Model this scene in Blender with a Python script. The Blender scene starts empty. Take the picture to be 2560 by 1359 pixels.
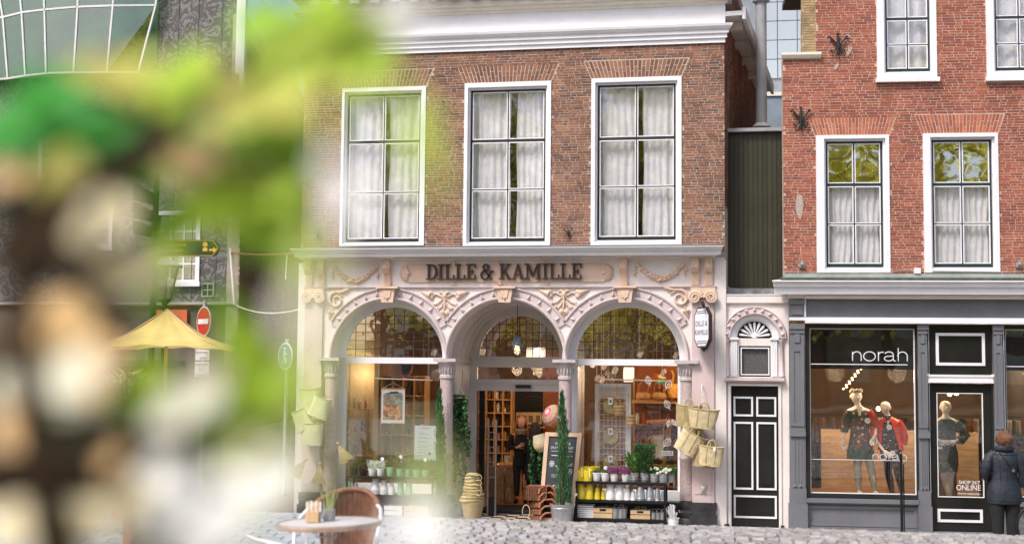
import bpy, math, random
from math import sin, cos, pi, radians, sqrt, atan2
from mathutils import Vector, Matrix, noise
random.seed(7)
SC = bpy.context.scene
COL = SC.collection

# ------------------------------------------------------------------ camera
F_PX, CX0, CY0 = 3300.0, 1280.0, 679.5
CAMLOC = Vector((3.934, -21.6, 2.477))
CROT = Matrix.Rotation(.1819, 3, 'Z') @ Matrix.Rotation(pi/2+.07526, 3, 'X') @ Matrix.Rotation(.0095, 3, 'Z')
cd = bpy.data.cameras.new('camera')
cam = bpy.data.objects.new('camera', cd); COL.objects.link(cam)
cam.matrix_world = Matrix.Translation(CAMLOC) @ CROT.to_4x4()
cd.sensor_width = 36.0; cd.lens = 36.0*F_PX/2560.0
cd.clip_start = .05; cd.clip_end = 600
cd.dof.use_dof = True; cd.dof.focus_distance = 21.5; cd.dof.aperture_fstop = 1.5
SC.camera = cam

# ------------------------------------------------------------------ light
W = bpy.data.worlds.new('World'); SC.world = W; W.use_nodes = True
wn = W.node_tree.nodes; wl = W.node_tree.links
sky = wn.new('ShaderNodeTexSky'); sky.sky_type = 'NISHITA'; sky.sun_disc = False
SUN_EL, SUN_AZ = radians(52), radians(212)   # azimuth clockwise from +y
sky.sun_elevation = SUN_EL; sky.sun_rotation = SUN_AZ
sky.air_density = .9; sky.dust_density = 4.0; sky.ozone_density = 1.0
wn['Background'].inputs['Strength'].default_value = .15
wl.new(sky.outputs[0], wn['Background'].inputs['Color'])
sd = bpy.data.lights.new('sun', 'SUN'); sd.energy = 2.0; sd.angle = radians(12); sd.color = (1, .95, .88)
so = bpy.data.objects.new('sun', sd); COL.objects.link(so)
sdir = Vector((sin(SUN_AZ)*cos(SUN_EL), cos(SUN_AZ)*cos(SUN_EL), sin(SUN_EL)))
so.rotation_euler = sdir.to_track_quat('Z', 'Y').to_euler(); so.location = (0, -30, 30)
SC.view_settings.view_transform = 'Standard'; SC.view_settings.look = 'None'
SC.view_settings.gamma = 1.0; SC.view_settings.exposure = 0.5
SC.view_settings.use_curve_mapping = False

# ------------------------------------------------------------------ frames
# main facade: plane y=0, x to the right, z up.  neighbour: its own slightly turned plane
NA = .065
def ray(px, py): return CROT @ Vector(((px-CX0)/F_PX, -(py-CY0)/F_PX, -1.0))
def U(px, py, y=0.0):
    d = ray(px, py); t = (y-CAMLOC.y)/d.y
    return CAMLOC.x+t*d.x, CAMLOC.z+t*d.z
def AT(px, py, dist):
    """point seen in that direction, dist metres in front of the lens"""
    return CAMLOC + ray(px, py)*dist
XN = U(1960, 680)[0]
FN = Matrix.Translation((XN, 0, 0)) @ Matrix.Rotation(NA, 4, 'Z')
FNI = FN.inverted()
def UN(px, py, y=0.0):
    o = FNI @ CAMLOC; d = FNI.to_3x3() @ ray(px, py); t = (y-o.y)/d.y
    return o.x+t*d.x, o.z+t*d.z
FRAME = {'m': Matrix.Identity(4)}
def use(fr): FRAME['m'] = FN if fr == 'N' else Matrix.Identity(4)

# ------------------------------------------------------------------ materials
def srgb(r, g, b):
    return tuple(((c/255)/12.92 if c/255 <= .04045 else ((c/255+.055)/1.055)**2.4) for c in (r, g, b))
MATS = {}
def mat(name, rgb, rough=.7, var=.12, sc=3.0, bump=0.0, bs=60.0, metal=0.0, isl=0.0, col2=None, isl2=None, emit=0.0,
        transl=0.0, spec=.4, wave=None, dirt=0.0, coat=0.0):
    if name in MATS: return MATS[name]
    m = bpy.data.materials.new(name); m.use_nodes = True; MATS[name] = m
    n = m.node_tree.nodes; l = m.node_tree.links; b = n['Principled BSDF']
    base = srgb(*rgb)
    b.inputs['Roughness'].default_value = rough; b.inputs['Metallic'].default_value = metal
    b.inputs['Specular IOR Level'].default_value = spec
    if coat: b.inputs['Coat Weight'].default_value = coat; b.inputs['Coat Roughness'].default_value = .15
    geo = n.new('ShaderNodeNewGeometry')
    nz = n.new('ShaderNodeTexNoise'); nz.inputs['Scale'].default_value = sc; nz.inputs['Detail'].default_value = 5
    l.new(geo.outputs['Position'], nz.inputs['Vector'])
    mx = n.new('ShaderNodeMix'); mx.data_type = 'RGBA'
    c2 = srgb(*col2) if col2 else tuple(min(1, c*(1+var*1.3)+.0) for c in base)
    c1 = base if col2 else tuple(c*(1-var*1.3) for c in base)
    mx.inputs[6].default_value = (*c1, 1); mx.inputs[7].default_value = (*c2, 1)
    rp = n.new('ShaderNodeMapRange'); rp.inputs[1].default_value = .35; rp.inputs[2].default_value = .65
    l.new(nz.outputs['Fac'], rp.inputs[0]); l.new(rp.outputs[0], mx.inputs[0])
    out = mx.outputs[2]
    if isl or isl2:
        oi = n.new('ShaderNodeObjectInfo')
        ad = n.new('ShaderNodeMath'); ad.operation = 'ADD'; l.new(geo.outputs['Random Per Island'], ad.inputs[0]); l.new(oi.outputs['Random'], ad.inputs[1])
        fr = n.new('ShaderNodeMath'); fr.operation = 'FRACT'; l.new(ad.outputs[0], fr.inputs[0])
        if isl2:
            cr = n.new('ShaderNodeValToRGB'); e = cr.color_ramp.elements; cr.color_ramp.interpolation = 'CONSTANT' if len(isl2) > 3 else 'LINEAR'
            e[0].position = 0; e[0].color = (*srgb(*isl2[0]), 1); e[1].position = 1.0 if len(isl2) == 2 else 1/len(isl2); e[1].color = (*srgb(*isl2[1]), 1)
            for k, c in enumerate(isl2[2:]):
                q = e.new((k+2)/len(isl2)); q.color = (*srgb(*c), 1)
            l.new(fr.outputs[0], cr.inputs[0])
            m2 = n.new('ShaderNodeMix'); m2.data_type = 'RGBA'; m2.blend_type = 'MULTIPLY'; m2.inputs[0].default_value = 1
            g2 = n.new('ShaderNodeMapRange'); g2.inputs[3].default_value = 1-var*1.6; g2.inputs[4].default_value = 1+var*1.6
            l.new(rp.outputs[0], g2.inputs[0]); l.new(cr.outputs[0], m2.inputs[6]); l.new(g2.outputs[0], m2.inputs[7]); out = m2.outputs[2]
        if isl:
            hs = n.new('ShaderNodeMix'); hs.data_type = 'RGBA'; hs.blend_type = 'MULTIPLY'; hs.inputs[0].default_value = 1
            g3 = n.new('ShaderNodeMapRange'); g3.inputs[3].default_value = 1-isl; g3.inputs[4].default_value = 1+isl
            l.new(fr.outputs[0], g3.inputs[0]); l.new(out, hs.inputs[6]); l.new(g3.outputs[0], hs.inputs[7]); out = hs.outputs[2]
    if wave:
        wv = n.new('ShaderNodeTexWave'); wv.inputs['Scale'].default_value = wave[0]; wv.bands_direction = wave[1]; wv.inputs['Distortion'].default_value = wave[2]
        wv.inputs['Detail'].default_value = 3; l.new(geo.outputs['Position'], wv.inputs['Vector'])
        g4 = n.new('ShaderNodeMapRange'); g4.inputs[3].default_value = 1-wave[3]; g4.inputs[4].default_value = 1+wave[3]*.6
        m4 = n.new('ShaderNodeMix'); m4.data_type = 'RGBA'; m4.blend_type = 'MULTIPLY'; m4.inputs[0].default_value = 1
        l.new(wv.outputs['Fac'], g4.inputs[0]); l.new(out, m4.inputs[6]); l.new(g4.outputs[0], m4.inputs[7]); out = m4.outputs[2]
    if dirt:
        dn = n.new('ShaderNodeTexNoise'); dn.inputs['Scale'].default_value = 9; dn.inputs['Detail'].default_value = 8; dn.inputs['Roughness'].default_value = .75
        mp = n.new('ShaderNodeMapping'); mp.inputs['Scale'].default_value = (1, 1, .35)
        l.new(geo.outputs['Position'], mp.inputs[0]); l.new(mp.outputs[0], dn.inputs['Vector'])
        g5 = n.new('ShaderNodeMapRange'); g5.inputs[1].default_value = .52; g5.inputs[2].default_value = .72; g5.inputs[3].default_value = 1; g5.inputs[4].default_value = 1-dirt
        m5 = n.new('ShaderNodeMix'); m5.data_type = 'RGBA'; m5.blend_type = 'MULTIPLY'; m5.inputs[0].default_value = 1
        l.new(dn.outputs['Fac'], g5.inputs[0]); l.new(out, m5.inputs[6]); l.new(g5.outputs[0], m5.inputs[7]); out = m5.outputs[2]
    l.new(out, b.inputs['Base Color'])
    if bump:
        bn = n.new('ShaderNodeTexNoise'); bn.inputs['Scale'].default_value = bs; bn.inputs['Detail'].default_value = 4
        l.new(geo.outputs['Position'], bn.inputs['Vector'])
        bp = n.new('ShaderNodeBump'); bp.inputs['Strength'].default_value = bump; bp.inputs['Distance'].default_value = .02
        l.new(bn.outputs['Fac'], bp.inputs['Height']); l.new(bp.outputs[0], b.inputs['Normal'])
    if emit:
        b.inputs['Emission Color'].default_value = (*base, 1); b.inputs['Emission Strength'].default_value = emit
    if transl:
        tr = n.new('ShaderNodeBsdfTranslucent'); l.new(out, tr.inputs['Color'])
        ms = n.new('ShaderNodeMixShader'); ms.inputs[0].default_value = transl
        o = n['Material Output']; l.new(b.outputs[0], ms.inputs[1]); l.new(tr.outputs[0], ms.inputs[2]); l.new(ms.outputs[0], o.inputs['Surface'])
    return m

def glass(name, refl=.12, tint=(1, 1, 1), wav=.12, ws=3.0, grow=.5):
    """thin pane: lets light straight through, mirrors more at a slant, slightly wavy old glass"""
    if name in MATS: return MATS[name]
    m = bpy.data.materials.new(name); m.use_nodes = True; MATS[name] = m
    n = m.node_tree.nodes; l = m.node_tree.links; n.remove(n['Principled BSDF'])
    tr = n.new('ShaderNodeBsdfTransparent'); tr.inputs[0].default_value = (*tint, 1)
    gl = n.new('ShaderNodeBsdfGlossy'); gl.inputs['Roughness'].default_value = .015; gl.inputs['Color'].default_value = (1, .98, .95, 1)
    lw = n.new('ShaderNodeLayerWeight'); lw.inputs[0].default_value = .35
    mr = n.new('ShaderNodeMapRange'); mr.inputs[3].default_value = refl; mr.inputs[4].default_value = min(1, refl+grow)
    l.new(lw.outputs['Fresnel'], mr.inputs[0])
    ms = n.new('ShaderNodeMixShader'); l.new(mr.outputs[0], ms.inputs[0]); l.new(tr.outputs[0], ms.inputs[1]); l.new(gl.outputs[0], ms.inputs[2])
    l.new(ms.outputs[0], n['Material Output'].inputs['Surface'])
    if wav:
        geo = n.new('ShaderNodeNewGeometry'); nz = n.new('ShaderNodeTexNoise'); nz.inputs['Scale'].default_value = ws; nz.inputs['Detail'].default_value = 1.5
        bp = n.new('ShaderNodeBump'); bp.inputs['Strength'].default_value = wav; bp.inputs['Distance'].default_value = .05
        l.new(geo.outputs['Position'], nz.inputs['Vector']); l.new(nz.outputs['Fac'], bp.inputs['Height']); l.new(bp.outputs[0], gl.inputs['Normal'])
    return m

# ------------------------------------------------------------------ mesh builder
ORG = {}
class MB:
    def __init__(s): s.v = []; s.f = []; s.mi = []
    def add(s, vs, fs, mi=0):
        k = len(s.v); s.v.extend(vs); s.f.extend([tuple(i+k for i in f) for f in fs]); s.mi.extend([mi]*len(fs)); return s
    def box(s, x0, x1, y0, y1, z0, z1, mi=0):
        if x0 > x1: x0, x1 = x1, x0
        if y0 > y1: y0, y1 = y1, y0
        if z0 > z1: z0, z1 = z1, z0
        return s.add([(x0,y0,z0),(x1,y0,z0),(x1,y1,z0),(x0,y1,z0),(x0,y0,z1),(x1,y0,z1),(x1,y1,z1),(x0,y1,z1)],
              [(0,3,2,1),(4,5,6,7),(0,1,5,4),(1,2,6,5),(2,3,7,6),(3,0,4,7)], mi)
    def obox(s, c, h, R, mi=0):
        c = Vector(c); vs = []
        for z in (-1, 1):
            for x, y in ((-1,-1),(1,-1),(1,1),(-1,1)): vs.append(tuple(c+R@Vector((x*h[0], y*h[1], z*h[2]))))
        return s.add(vs, [(0,3,2,1),(4,5,6,7),(0,1,5,4),(1,2,6,5),(2,3,7,6),(3,0,4,7)], mi)
    def beam(s, a, b, w, d, mi=0, up=(0, -1, 0)):
        """square bar from a to b"""
        a = Vector(a); b = Vector(b); t = (b-a); L = t.length; t.normalize()
        u = Vector(up); u = (u - t*u.dot(t)); u = u.normalized() if u.length > 1e-4 else t.orthogonal().normalized(); v = t.cross(u)
        R = Matrix((v, u, t)).transposed()
        return s.obox((a+b)/2, (w/2, d/2, L/2), R, mi)
    def prism(s, poly, y0, y1, mi=0):
        """poly in (x,z), counter-clockwise seen from -y; y0 front"""
        n = len(poly); vs = [(x, y0, z) for x, z in poly]+[(x, y1, z) for x, z in poly]
        fs = [tuple(range(n)), tuple(range(2*n-1, n-1, -1))]+[(i, i+n, (i+1) % n+n, (i+1) % n) for i in range(n)]
        return s.add(vs, fs, mi)
    def tube(s, pts, r, n=8, mi=0, cap=True, flat=1.0):
        pts = [Vector(p) for p in pts]; m = len(pts); rs = r if isinstance(r, (list, tuple)) else [r]*m
        t0 = (pts[1]-pts[0]).normalized(); u = t0.orthogonal().normalized(); vs = []
        for i, p in enumerate(pts):
            t = (pts[min(i+1, m-1)]-pts[max(i-1, 0)]).normalized()
            u = (u-t*u.dot(t)); u = u.normalized() if u.length > 1e-5 else t.orthogonal().normalized(); w = t.cross(u)
            for k in range(n):
                a = 2*pi*k/n; vs.append(tuple(p+(u*cos(a)+w*sin(a)*flat)*rs[i]))
        fs = [(i*n+k, i*n+(k+1) % n, (i+1)*n+(k+1) % n, (i+1)*n+k) for i in range(m-1) for k in range(n)]
        if cap: fs += [tuple(range(n-1, -1, -1)), tuple(range((m-1)*n, m*n))]
        return s.add(vs, fs, mi)
    def lathe(s, prof, c=(0, 0, 0), n=20, mi=0, sx=1, sy=1, a0=0, a1=2*pi, R=None, cap=True):
        c = Vector(c); full = abs(a1-a0-2*pi) < 1e-6; m = n if full else n+1; vs = []
        for r, z in prof:
            for k in range(m):
                a = a0+(a1-a0)*k/n; p = Vector((r*cos(a)*sx, r*sin(a)*sy, z))
                vs.append(tuple(c+(R@p if R else p)))
        fs = [(i*m+k, i*m+(k+1) % m, (i+1)*m+(k+1) % m, (i+1)*m+k) for i in range(len(prof)-1) for k in range(n)]
        if full and cap:
            if prof[0][0] > 1e-4: fs.append(tuple(range(m-1, -1, -1)))
            if prof[-1][0] > 1e-4: fs.append(tuple(range((len(prof)-1)*m, len(prof)*m)))
        return s.add(vs, fs, mi)
    def ball(s, c, r, n=8, mi=0, R=None):
        rx, ry, rz = r if isinstance(r, (list, tuple)) else (r, r, r); c = Vector(c); m = n//2+1; vs = []; fs = []
        for i in range(m+1):
            t = pi*i/m
            for k in range(n):
                a = 2*pi*k/n; p = Vector((rx*sin(t)*cos(a), ry*sin(t)*sin(a), -rz*cos(t))); vs.append(tuple(c+(R@p if R else p)))
        for i in range(m):
            for k in range(n): fs.append((i*n+k, i*n+(k+1) % n, (i+1)*n+(k+1) % n, (i+1)*n+k))
        return s.add(vs, fs, mi)
    def sweep(s, prof, x0, x1, mi=0, ret=0.0):
        """moulding: profile of (y,z) from bottom to top (y negative = outward), closed against y of ends"""
        n = len(prof); yb = max(p[0] for p in prof)
        P = list(prof)+[(yb+.02, prof[-1][1]), (yb+.02, prof[0][1])]; n = len(P)
        vs = [(x0+(ret*(p[0]-yb) if ret else 0), p[0], p[1]) for p in P]+[(x1-(ret*(p[0]-yb) if ret else 0), p[0], p[1]) for p in P]
        fs = [tuple(range(n)), tuple(range(2*n-1, n-1, -1))]+[(i, i+n, (i+1) % n+n, (i+1) % n) for i in range(n)]
        return s.add(vs, [f[::-1] for f in fs], mi)
    def arch(s, prof, cx, cz, a0=0.0, a1=pi, n=40, mi=0):
        """ring moulding: closed profile of (r,y) swept about the arch centre"""
        m = len(prof); vs = []
        for k in range(n+1):
            a = a0+(a1-a0)*k/n
            for r, y in prof: vs.append((cx+r*cos(a), y, cz+r*sin(a)))
        fs = [(k*m+i, k*m+(i+1) % m, (k+1)*m+(i+1) % m, (k+1)*m+i) for k in range(n) for i in range(m)]
        fs += [tuple(range(m)), tuple(range((n+1)*m-1, n*m-1, -1))]
        return s.add(vs, fs, mi)
    def ribbon(s, pts, w, y0, y1, mi=0):
        """flat letter stroke following (x,z) points"""
        m = len(pts); ws = w if isinstance(w, (list, tuple)) else [w]*m; L = []; Rr = []
        for i in range(m):
            a = pts[max(i-1, 0)]; b = pts[min(i+1, m-1)]; dx, dz = b[0]-a[0], b[1]-a[1]; q = math.hypot(dx, dz) or 1
            nx, nz = -dz/q, dx/q; h = ws[i]/2
            L.append((pts[i][0]+nx*h, pts[i][1]+nz*h)); Rr.append((pts[i][0]-nx*h, pts[i][1]-nz*h))
        vs = [(x, y0, z) for x, z in Rr+L]+[(x, y1, z) for x, z in Rr+L]; q = 2*m; fs = []
        for i in range(m-1): fs += [(i, i+1, m+i+1, m+i), (q+i, q+m+i, q+m+i+1, q+i+1), (i, q+i, q+i+1, i+1), (m+i, m+i+1, q+m+i+1, q+m+i)]
        fs += [(0, m, q+m, q), (m-1, q+m-1, q+2*m-1, 2*m-1)]
        return s.add(vs, fs, mi)
    def sheet(s, f, nu, nv, mi=0):
        vs = [tuple(f(i/nu, j/nv)) for j in range(nv+1) for i in range(nu+1)]
        fs = [(j*(nu+1)+i, j*(nu+1)+i+1, (j+1)*(nu+1)+i+1, (j+1)*(nu+1)+i) for j in range(nv) for i in range(nu)]
        return s.add(vs, fs, mi)
    def leaf(s, c, d, nrm, l, w, mi=0, fold=.15):
        c = Vector(c); d = Vector(d).normalized(); nrm = Vector(nrm); t = d.cross(nrm); t = t.normalized() if t.length > 1e-4 else d.orthogonal().normalized()
        n2 = t.cross(d)
        p = [c, c+d*l*.4+t*w/2+n2*w*fold, c+d*l, c+d*l*.4-t*w/2+n2*w*fold, c+d*l*.5]
        return s.add([tuple(q) for q in p], [(0, 4, 1), (1, 4, 2), (0, 3, 4), (3, 2, 4)], mi)
    def mesh(s, name, mats, org=(0, 0, 0), smooth=False):
        me = bpy.data.meshes.new(name); ox, oy, oz = org
        me.from_pydata([(a-ox, b-oy, c-oz) for a, b, c in s.v], [], s.f)
        mats = mats if isinstance(mats, (list, tuple)) else [mats]
        for m in mats: me.materials.append(m)
        if len(mats) > 1: me.polygons.foreach_set('material_index', s.mi)
        if smooth:
            me.polygons.foreach_set('use_smooth', [True]*len(me.polygons))
            me.set_sharp_from_angle(angle=radians(smooth if smooth is not True else 50))
        me.update(); return me
    def part(s, name, mats, parent, smooth=False, label=None, kind=None):
        org = ORG[parent.name]; o = bpy.data.objects.new(name, s.mesh(name, mats, org, smooth)); COL.objects.link(o)
        o.parent = parent; ORG[o.name] = org
        if label: o['label'] = label
        if kind: o['kind'] = kind
        return o
    def one(s, name, mats, label, cat, group=None, smooth=False, kind=None, org=None):
        if org is None:
            xs = [v[0] for v in s.v]; ys = [v[1] for v in s.v]; zs = [v[2] for v in s.v]
            org = ((min(xs)+max(xs))/2, (min(ys)+max(ys))/2, min(zs))
        o = bpy.data.objects.new(name, s.mesh(name, mats, org, smooth)); COL.objects.link(o)
        o.matrix_world = FRAME['m'] @ Matrix.Translation(org); ORG[o.name] = org
        tag(o, label, cat, group, kind); return o
def tag(o, label=None, cat=None, group=None, kind=None):
    if label: o['label'] = label
    if cat: o['category'] = cat
    if group: o['group'] = group
    if kind: o['kind'] = kind
def T(name, label, cat, loc, group=None, kind=None):
    o = bpy.data.objects.new(name, None); COL.objects.link(o); o.empty_display_size = .1
    o.matrix_world = FRAME['m'] @ Matrix.Translation(loc); ORG[o.name] = tuple(loc); tag(o, label, cat, group, kind); return o
def dup(root, off, label=None, rotz=0, scale=1):
    r = root.copy(); COL.objects.link(r); r.matrix_world = Matrix.Translation(off) @ root.matrix_world @ Matrix.Rotation(rotz, 4, 'Z') @ Matrix.Scale(scale, 4)
    if label: r['label'] = label
    for ch in root.children:
        c = ch.copy(); COL.objects.link(c); c.parent = r; c.matrix_parent_inverse = ch.matrix_parent_inverse
        for g in ch.children:
            d = g.copy(); COL.objects.link(d); d.parent = c
    return r
def struct(mb, name, mats, smooth=False):
    o = bpy.data.objects.new(name, mb.mesh(name, mats, (0, 0, 0), smooth)); COL.objects.link(o)
    o.matrix_world = FRAME['m'].copy(); ORG[o.name] = (0, 0, 0); o['kind'] = 'structure'; return o
def text(mb, s, x, z, h, y, width=None, align='L', mi=0, depth=.002, tilt=None, lean=0):
    """flat lettering with the built-in font, facing -y"""
    cu = bpy.data.curves.new('t', 'FONT'); cu.body = s; cu.size = 1; cu.extrude = 0; cu.resolution_u = 3
    ob = bpy.data.objects.new('t', cu); COL.objects.link(ob)
    dg = bpy.context.evaluated_depsgraph_get(); me = bpy.data.meshes.new_from_object(ob.evaluated_get(dg))
    vs = [(v.co.x, v.co.y) for v in me.vertices]; fs = [tuple(p.vertices) for p in me.polygons]
    bpy.data.objects.remove(ob); bpy.data.curves.remove(cu); bpy.data.meshes.remove(me)
    if not vs: return
    x0 = min(v[0] for v in vs); x1 = max(v[0] for v in vs); k = h/.72; kx = k if width is None else width/(x1-x0)
    wd = (x1-x0)*kx; ox = x if align == 'L' else (x-wd/2 if align == 'C' else x-wd)
    out = [(ox+(a-x0)*kx, y, z+b*k) for a, b in vs]
    if tilt: out = [tuple(tilt @ Vector(p)) for p in out]
    mb.add(out, fs, mi)
def arc(cx, cz, rx, rz, a0, a1, n=12): return [(cx+rx*cos(radians(a0+(a1-a0)*i/n)), cz+rz*sin(radians(a0+(a1-a0)*i/n))) for i in range(n+1)]
def rnd(a, b): return random.uniform(a, b)
# ------------------------------------------------------------------ shared materials
WHITE = mat('white_paint', (230, 230, 235), .45, .03, 2, dirt=.07)
WHITE2 = mat('old_white_paint', (222, 222, 224), .55, .05, 3, dirt=.2)
CREAMW = mat('cream_white_paint', (226, 220, 208), .5, .04, 3, dirt=.1)
PALEP = mat('pale_pink_stucco', (226, 218, 216), .75, .05, 2, bump=.1, bs=60, dirt=.18)
PINKW = mat('pink_stucco', (202, 182, 182), .75, .06, 1.5, bump=.12, bs=60, dirt=.2)
MAUVE = mat('mauve_moulding', (204, 190, 190), .6, .05, 3, dirt=.2)
PEACH = mat('peach_ornament', (218, 190, 170), .65, .06, 5, dirt=.2)
GRAN = mat('pink_granite', (150, 128, 130), .45, .0, 70, col2=(205, 188, 186), bump=.05)
BSTONE = mat('black_bluestone', (48, 48, 50), .5, .3, 4, bump=.2, bs=20, dirt=.3)
DARKW = mat('dark_green_black_sash', (46, 46, 42), .35, .15, 4)
BLACKG = mat('gloss_black_paint', (36, 37, 34), .18, .15, 2, bump=.05, bs=14)
MORT = mat('light_mortar', (182, 168, 156), .95, .12, 6, bump=.3, bs=120, dirt=.2)
MORT2 = mat('pale_mortar', (192, 168, 154), .95, .1, 6, bump=.3, bs=120, dirt=.15)
BR1 = mat('brown_brick', (150, 98, 80), .9, .16, 2.2, bump=.35, bs=110, isl2=[(139, 96, 76), (128, 89, 72), (145, 102, 79), (122, 87, 74), (135, 93, 74), (104, 81, 74), (148, 106, 81), (132, 91, 72)], dirt=.12)
BR1A = mat('orange_arch_brick', (172, 104, 78), .9, .12, 2.2, bump=.3, bs=110, isl2=[(141, 96, 76), (128, 85, 68), (150, 106, 83), (122, 85, 72)], dirt=.15)
BR2 = mat('red_brick', (180, 88, 68), .9, .12, 2.2, bump=.3, bs=110, isl2=[(158, 87, 66), (146, 79, 63), (165, 94, 72), (135, 78, 66), (159, 91, 68), (150, 85, 70), (167, 100, 76), (154, 83, 65)], dirt=.1)
BR2A = mat('orange_red_arch_brick', (206, 112, 76), .9, .1, 2.2, bump=.3, bs=110, isl2=[(182, 106, 78), (167, 94, 70), (189, 115, 85), (159, 91, 72)], dirt=.1)
BR3 = mat('yellow_brick', (168, 146, 108), .9, .15, 4, bump=.3, bs=110, isl=.25)
GW = glass('old_window_glass', .05, grow=.3, wav=.05, ws=2.0)
GD = glass('dark_reflecting_glass', .34, wav=.07, ws=1.6)
GS = glass('shop_window_glass', .06, wav=.02, ws=1.2)
GL = glass('leaded_pane_glass', .44, wav=.04, ws=4)
SHEER = mat('sheer_white_curtain', (238, 238, 242), .9, .05, 5, transl=.12)
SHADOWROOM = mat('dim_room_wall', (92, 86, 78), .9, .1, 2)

def wall_holes(mb, x0, x1, z0, z1, holes, y0, y1, mi=0):
    xs = sorted({x0, x1, *[min(max(h[i], x0), x1) for h in holes for i in (0, 1)]}); zs = sorted({z0, z1, *[min(max(h[i], z0), z1) for h in holes for i in (2, 3)]})
    for a, b in zip(xs, xs[1:]):
        run = None
        for c, d in zip(zs, zs[1:]):
            mx, mz = (a+b)/2, (c+d)/2; solid = b-a > 1e-5 and not any(h[0] < mx < h[1] and h[2] < mz < h[3] for h in holes)
            if solid: run = [c, d] if run is None else [run[0], d]
            if (not solid or d == zs[-1]) and run: mb.box(a, b, y0, y1, run[0], run[1], mi); run = None

def brick_list(x0, x1, z0, z1, cut, ch=.0435, L=.19, joint=.0105):
    """every brick as (x0,x1,z0,z1); cut(z) -> list of x intervals without brick"""
    out = []; z = z0; k = 0
    while z+ch*.6 < z1:
        zb = min(z+ch-joint, z1); gaps = sorted(cut(z+ch/2)); ivs = []; a = x0(z) if callable(x0) else x0
        for g0, g1 in gaps:
            if g0 > a: ivs.append((a, min(g0, x1)))
            a = max(a, g1)
        if a < x1: ivs.append((a, x1))
        pos = (x0(z) if callable(x0) else x0)-L*rnd(.1, .9); hd = k % 2
        while pos < x1:
            l = (L if hd else L*.5)*rnd(.93, 1.05); hd = 1-hd if random.random() < .85 else hd
            for a, b in ivs:
                p0 = max(pos, a); p1 = min(pos+l-joint, b-.003)
                if p1-p0 > .03: out.append((p0, p1, z+rnd(-.0015, .0015), zb+rnd(-.0015, .0015)))
            pos += l
        z += ch; k += 1
    return out
def put_bricks(root, bl, mats, y=0.0, ny=1, keep=300, depth=.05, sub='brickwork', prefer=None):
    """the `keep` bricks that show largest as separate parts, the rest joined"""
    bl = sorted(bl, key=prefer or (lambda b: -((b[1]-b[0])*(b[3]-b[2]) + .002*b[0])))
    for b in bl[:keep]:
        j = rnd(0, .0035); m = MB().box(b[0], b[1], y-.002-j, y+depth, b[2], b[3]); m.part('brick', mats, root)
    m = MB()
    for b in bl[keep:]:
        j = rnd(0, .0035); m.box(b[0], b[1], y-.002-j, y+depth, b[2], b[3])
    m.part(sub, mats, root, kind='stuff')
def splay_arch(root, cx, z0, w0, w1, h, n, mats, y=0.0):
    """flat arch of bricks on edge leaning outwards, two bricks high with alternating joints"""
    for i in range(n):
        def xx(t, zf):
            a = -w0/2+w0*t; b = -w1/2+w1*t; return cx+a+(b-a)*zf
        t0 = i/n+.0; t1 = (i+1)/n-.27/n; s = .36 if i % 2 else .64
        for f0, f1 in ((0, s-.028), (s+.028, 1)):
            m = MB(); m.prism([(xx(t0, f0), z0+h*f0), (xx(t1, f0), z0+h*f0), (xx(t1, f1), z0+h*f1), (xx(t0, f1), z0+h*f1)], y-.004-rnd(0, .002), y+.03)
            m.part('brick', mats, root)

def curtain(x0, x1, z0, z1, y, folds, label, gather=None, amp=.014, name='curtain', group='sheer white curtains', mt=None, skew=0.0):
    ph = rnd(0, 6); m = MB()
    def f(u, v):
        w = 1-(.55*(4*v*(1-v)) if gather == 'tie' else 0)*.5
        g = (skew*(1-v)**1.5)
        x = x0+(x1-x0)*(u*w)+g*u+.012*sin(9*v+5*u+ph)
        yy = y+amp*sin(u*folds*2*pi+ph+1.2*sin(v*2+ph))+amp*.5*sin(u*folds*4.7+ph*2+v*3)
        return (x, yy, z0+(z1-z0)*v)
    m.sheet(f, int(folds*8), 10)
    return m.one(name, mt or SHEER, label, 'curtain', group, smooth=80)

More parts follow.
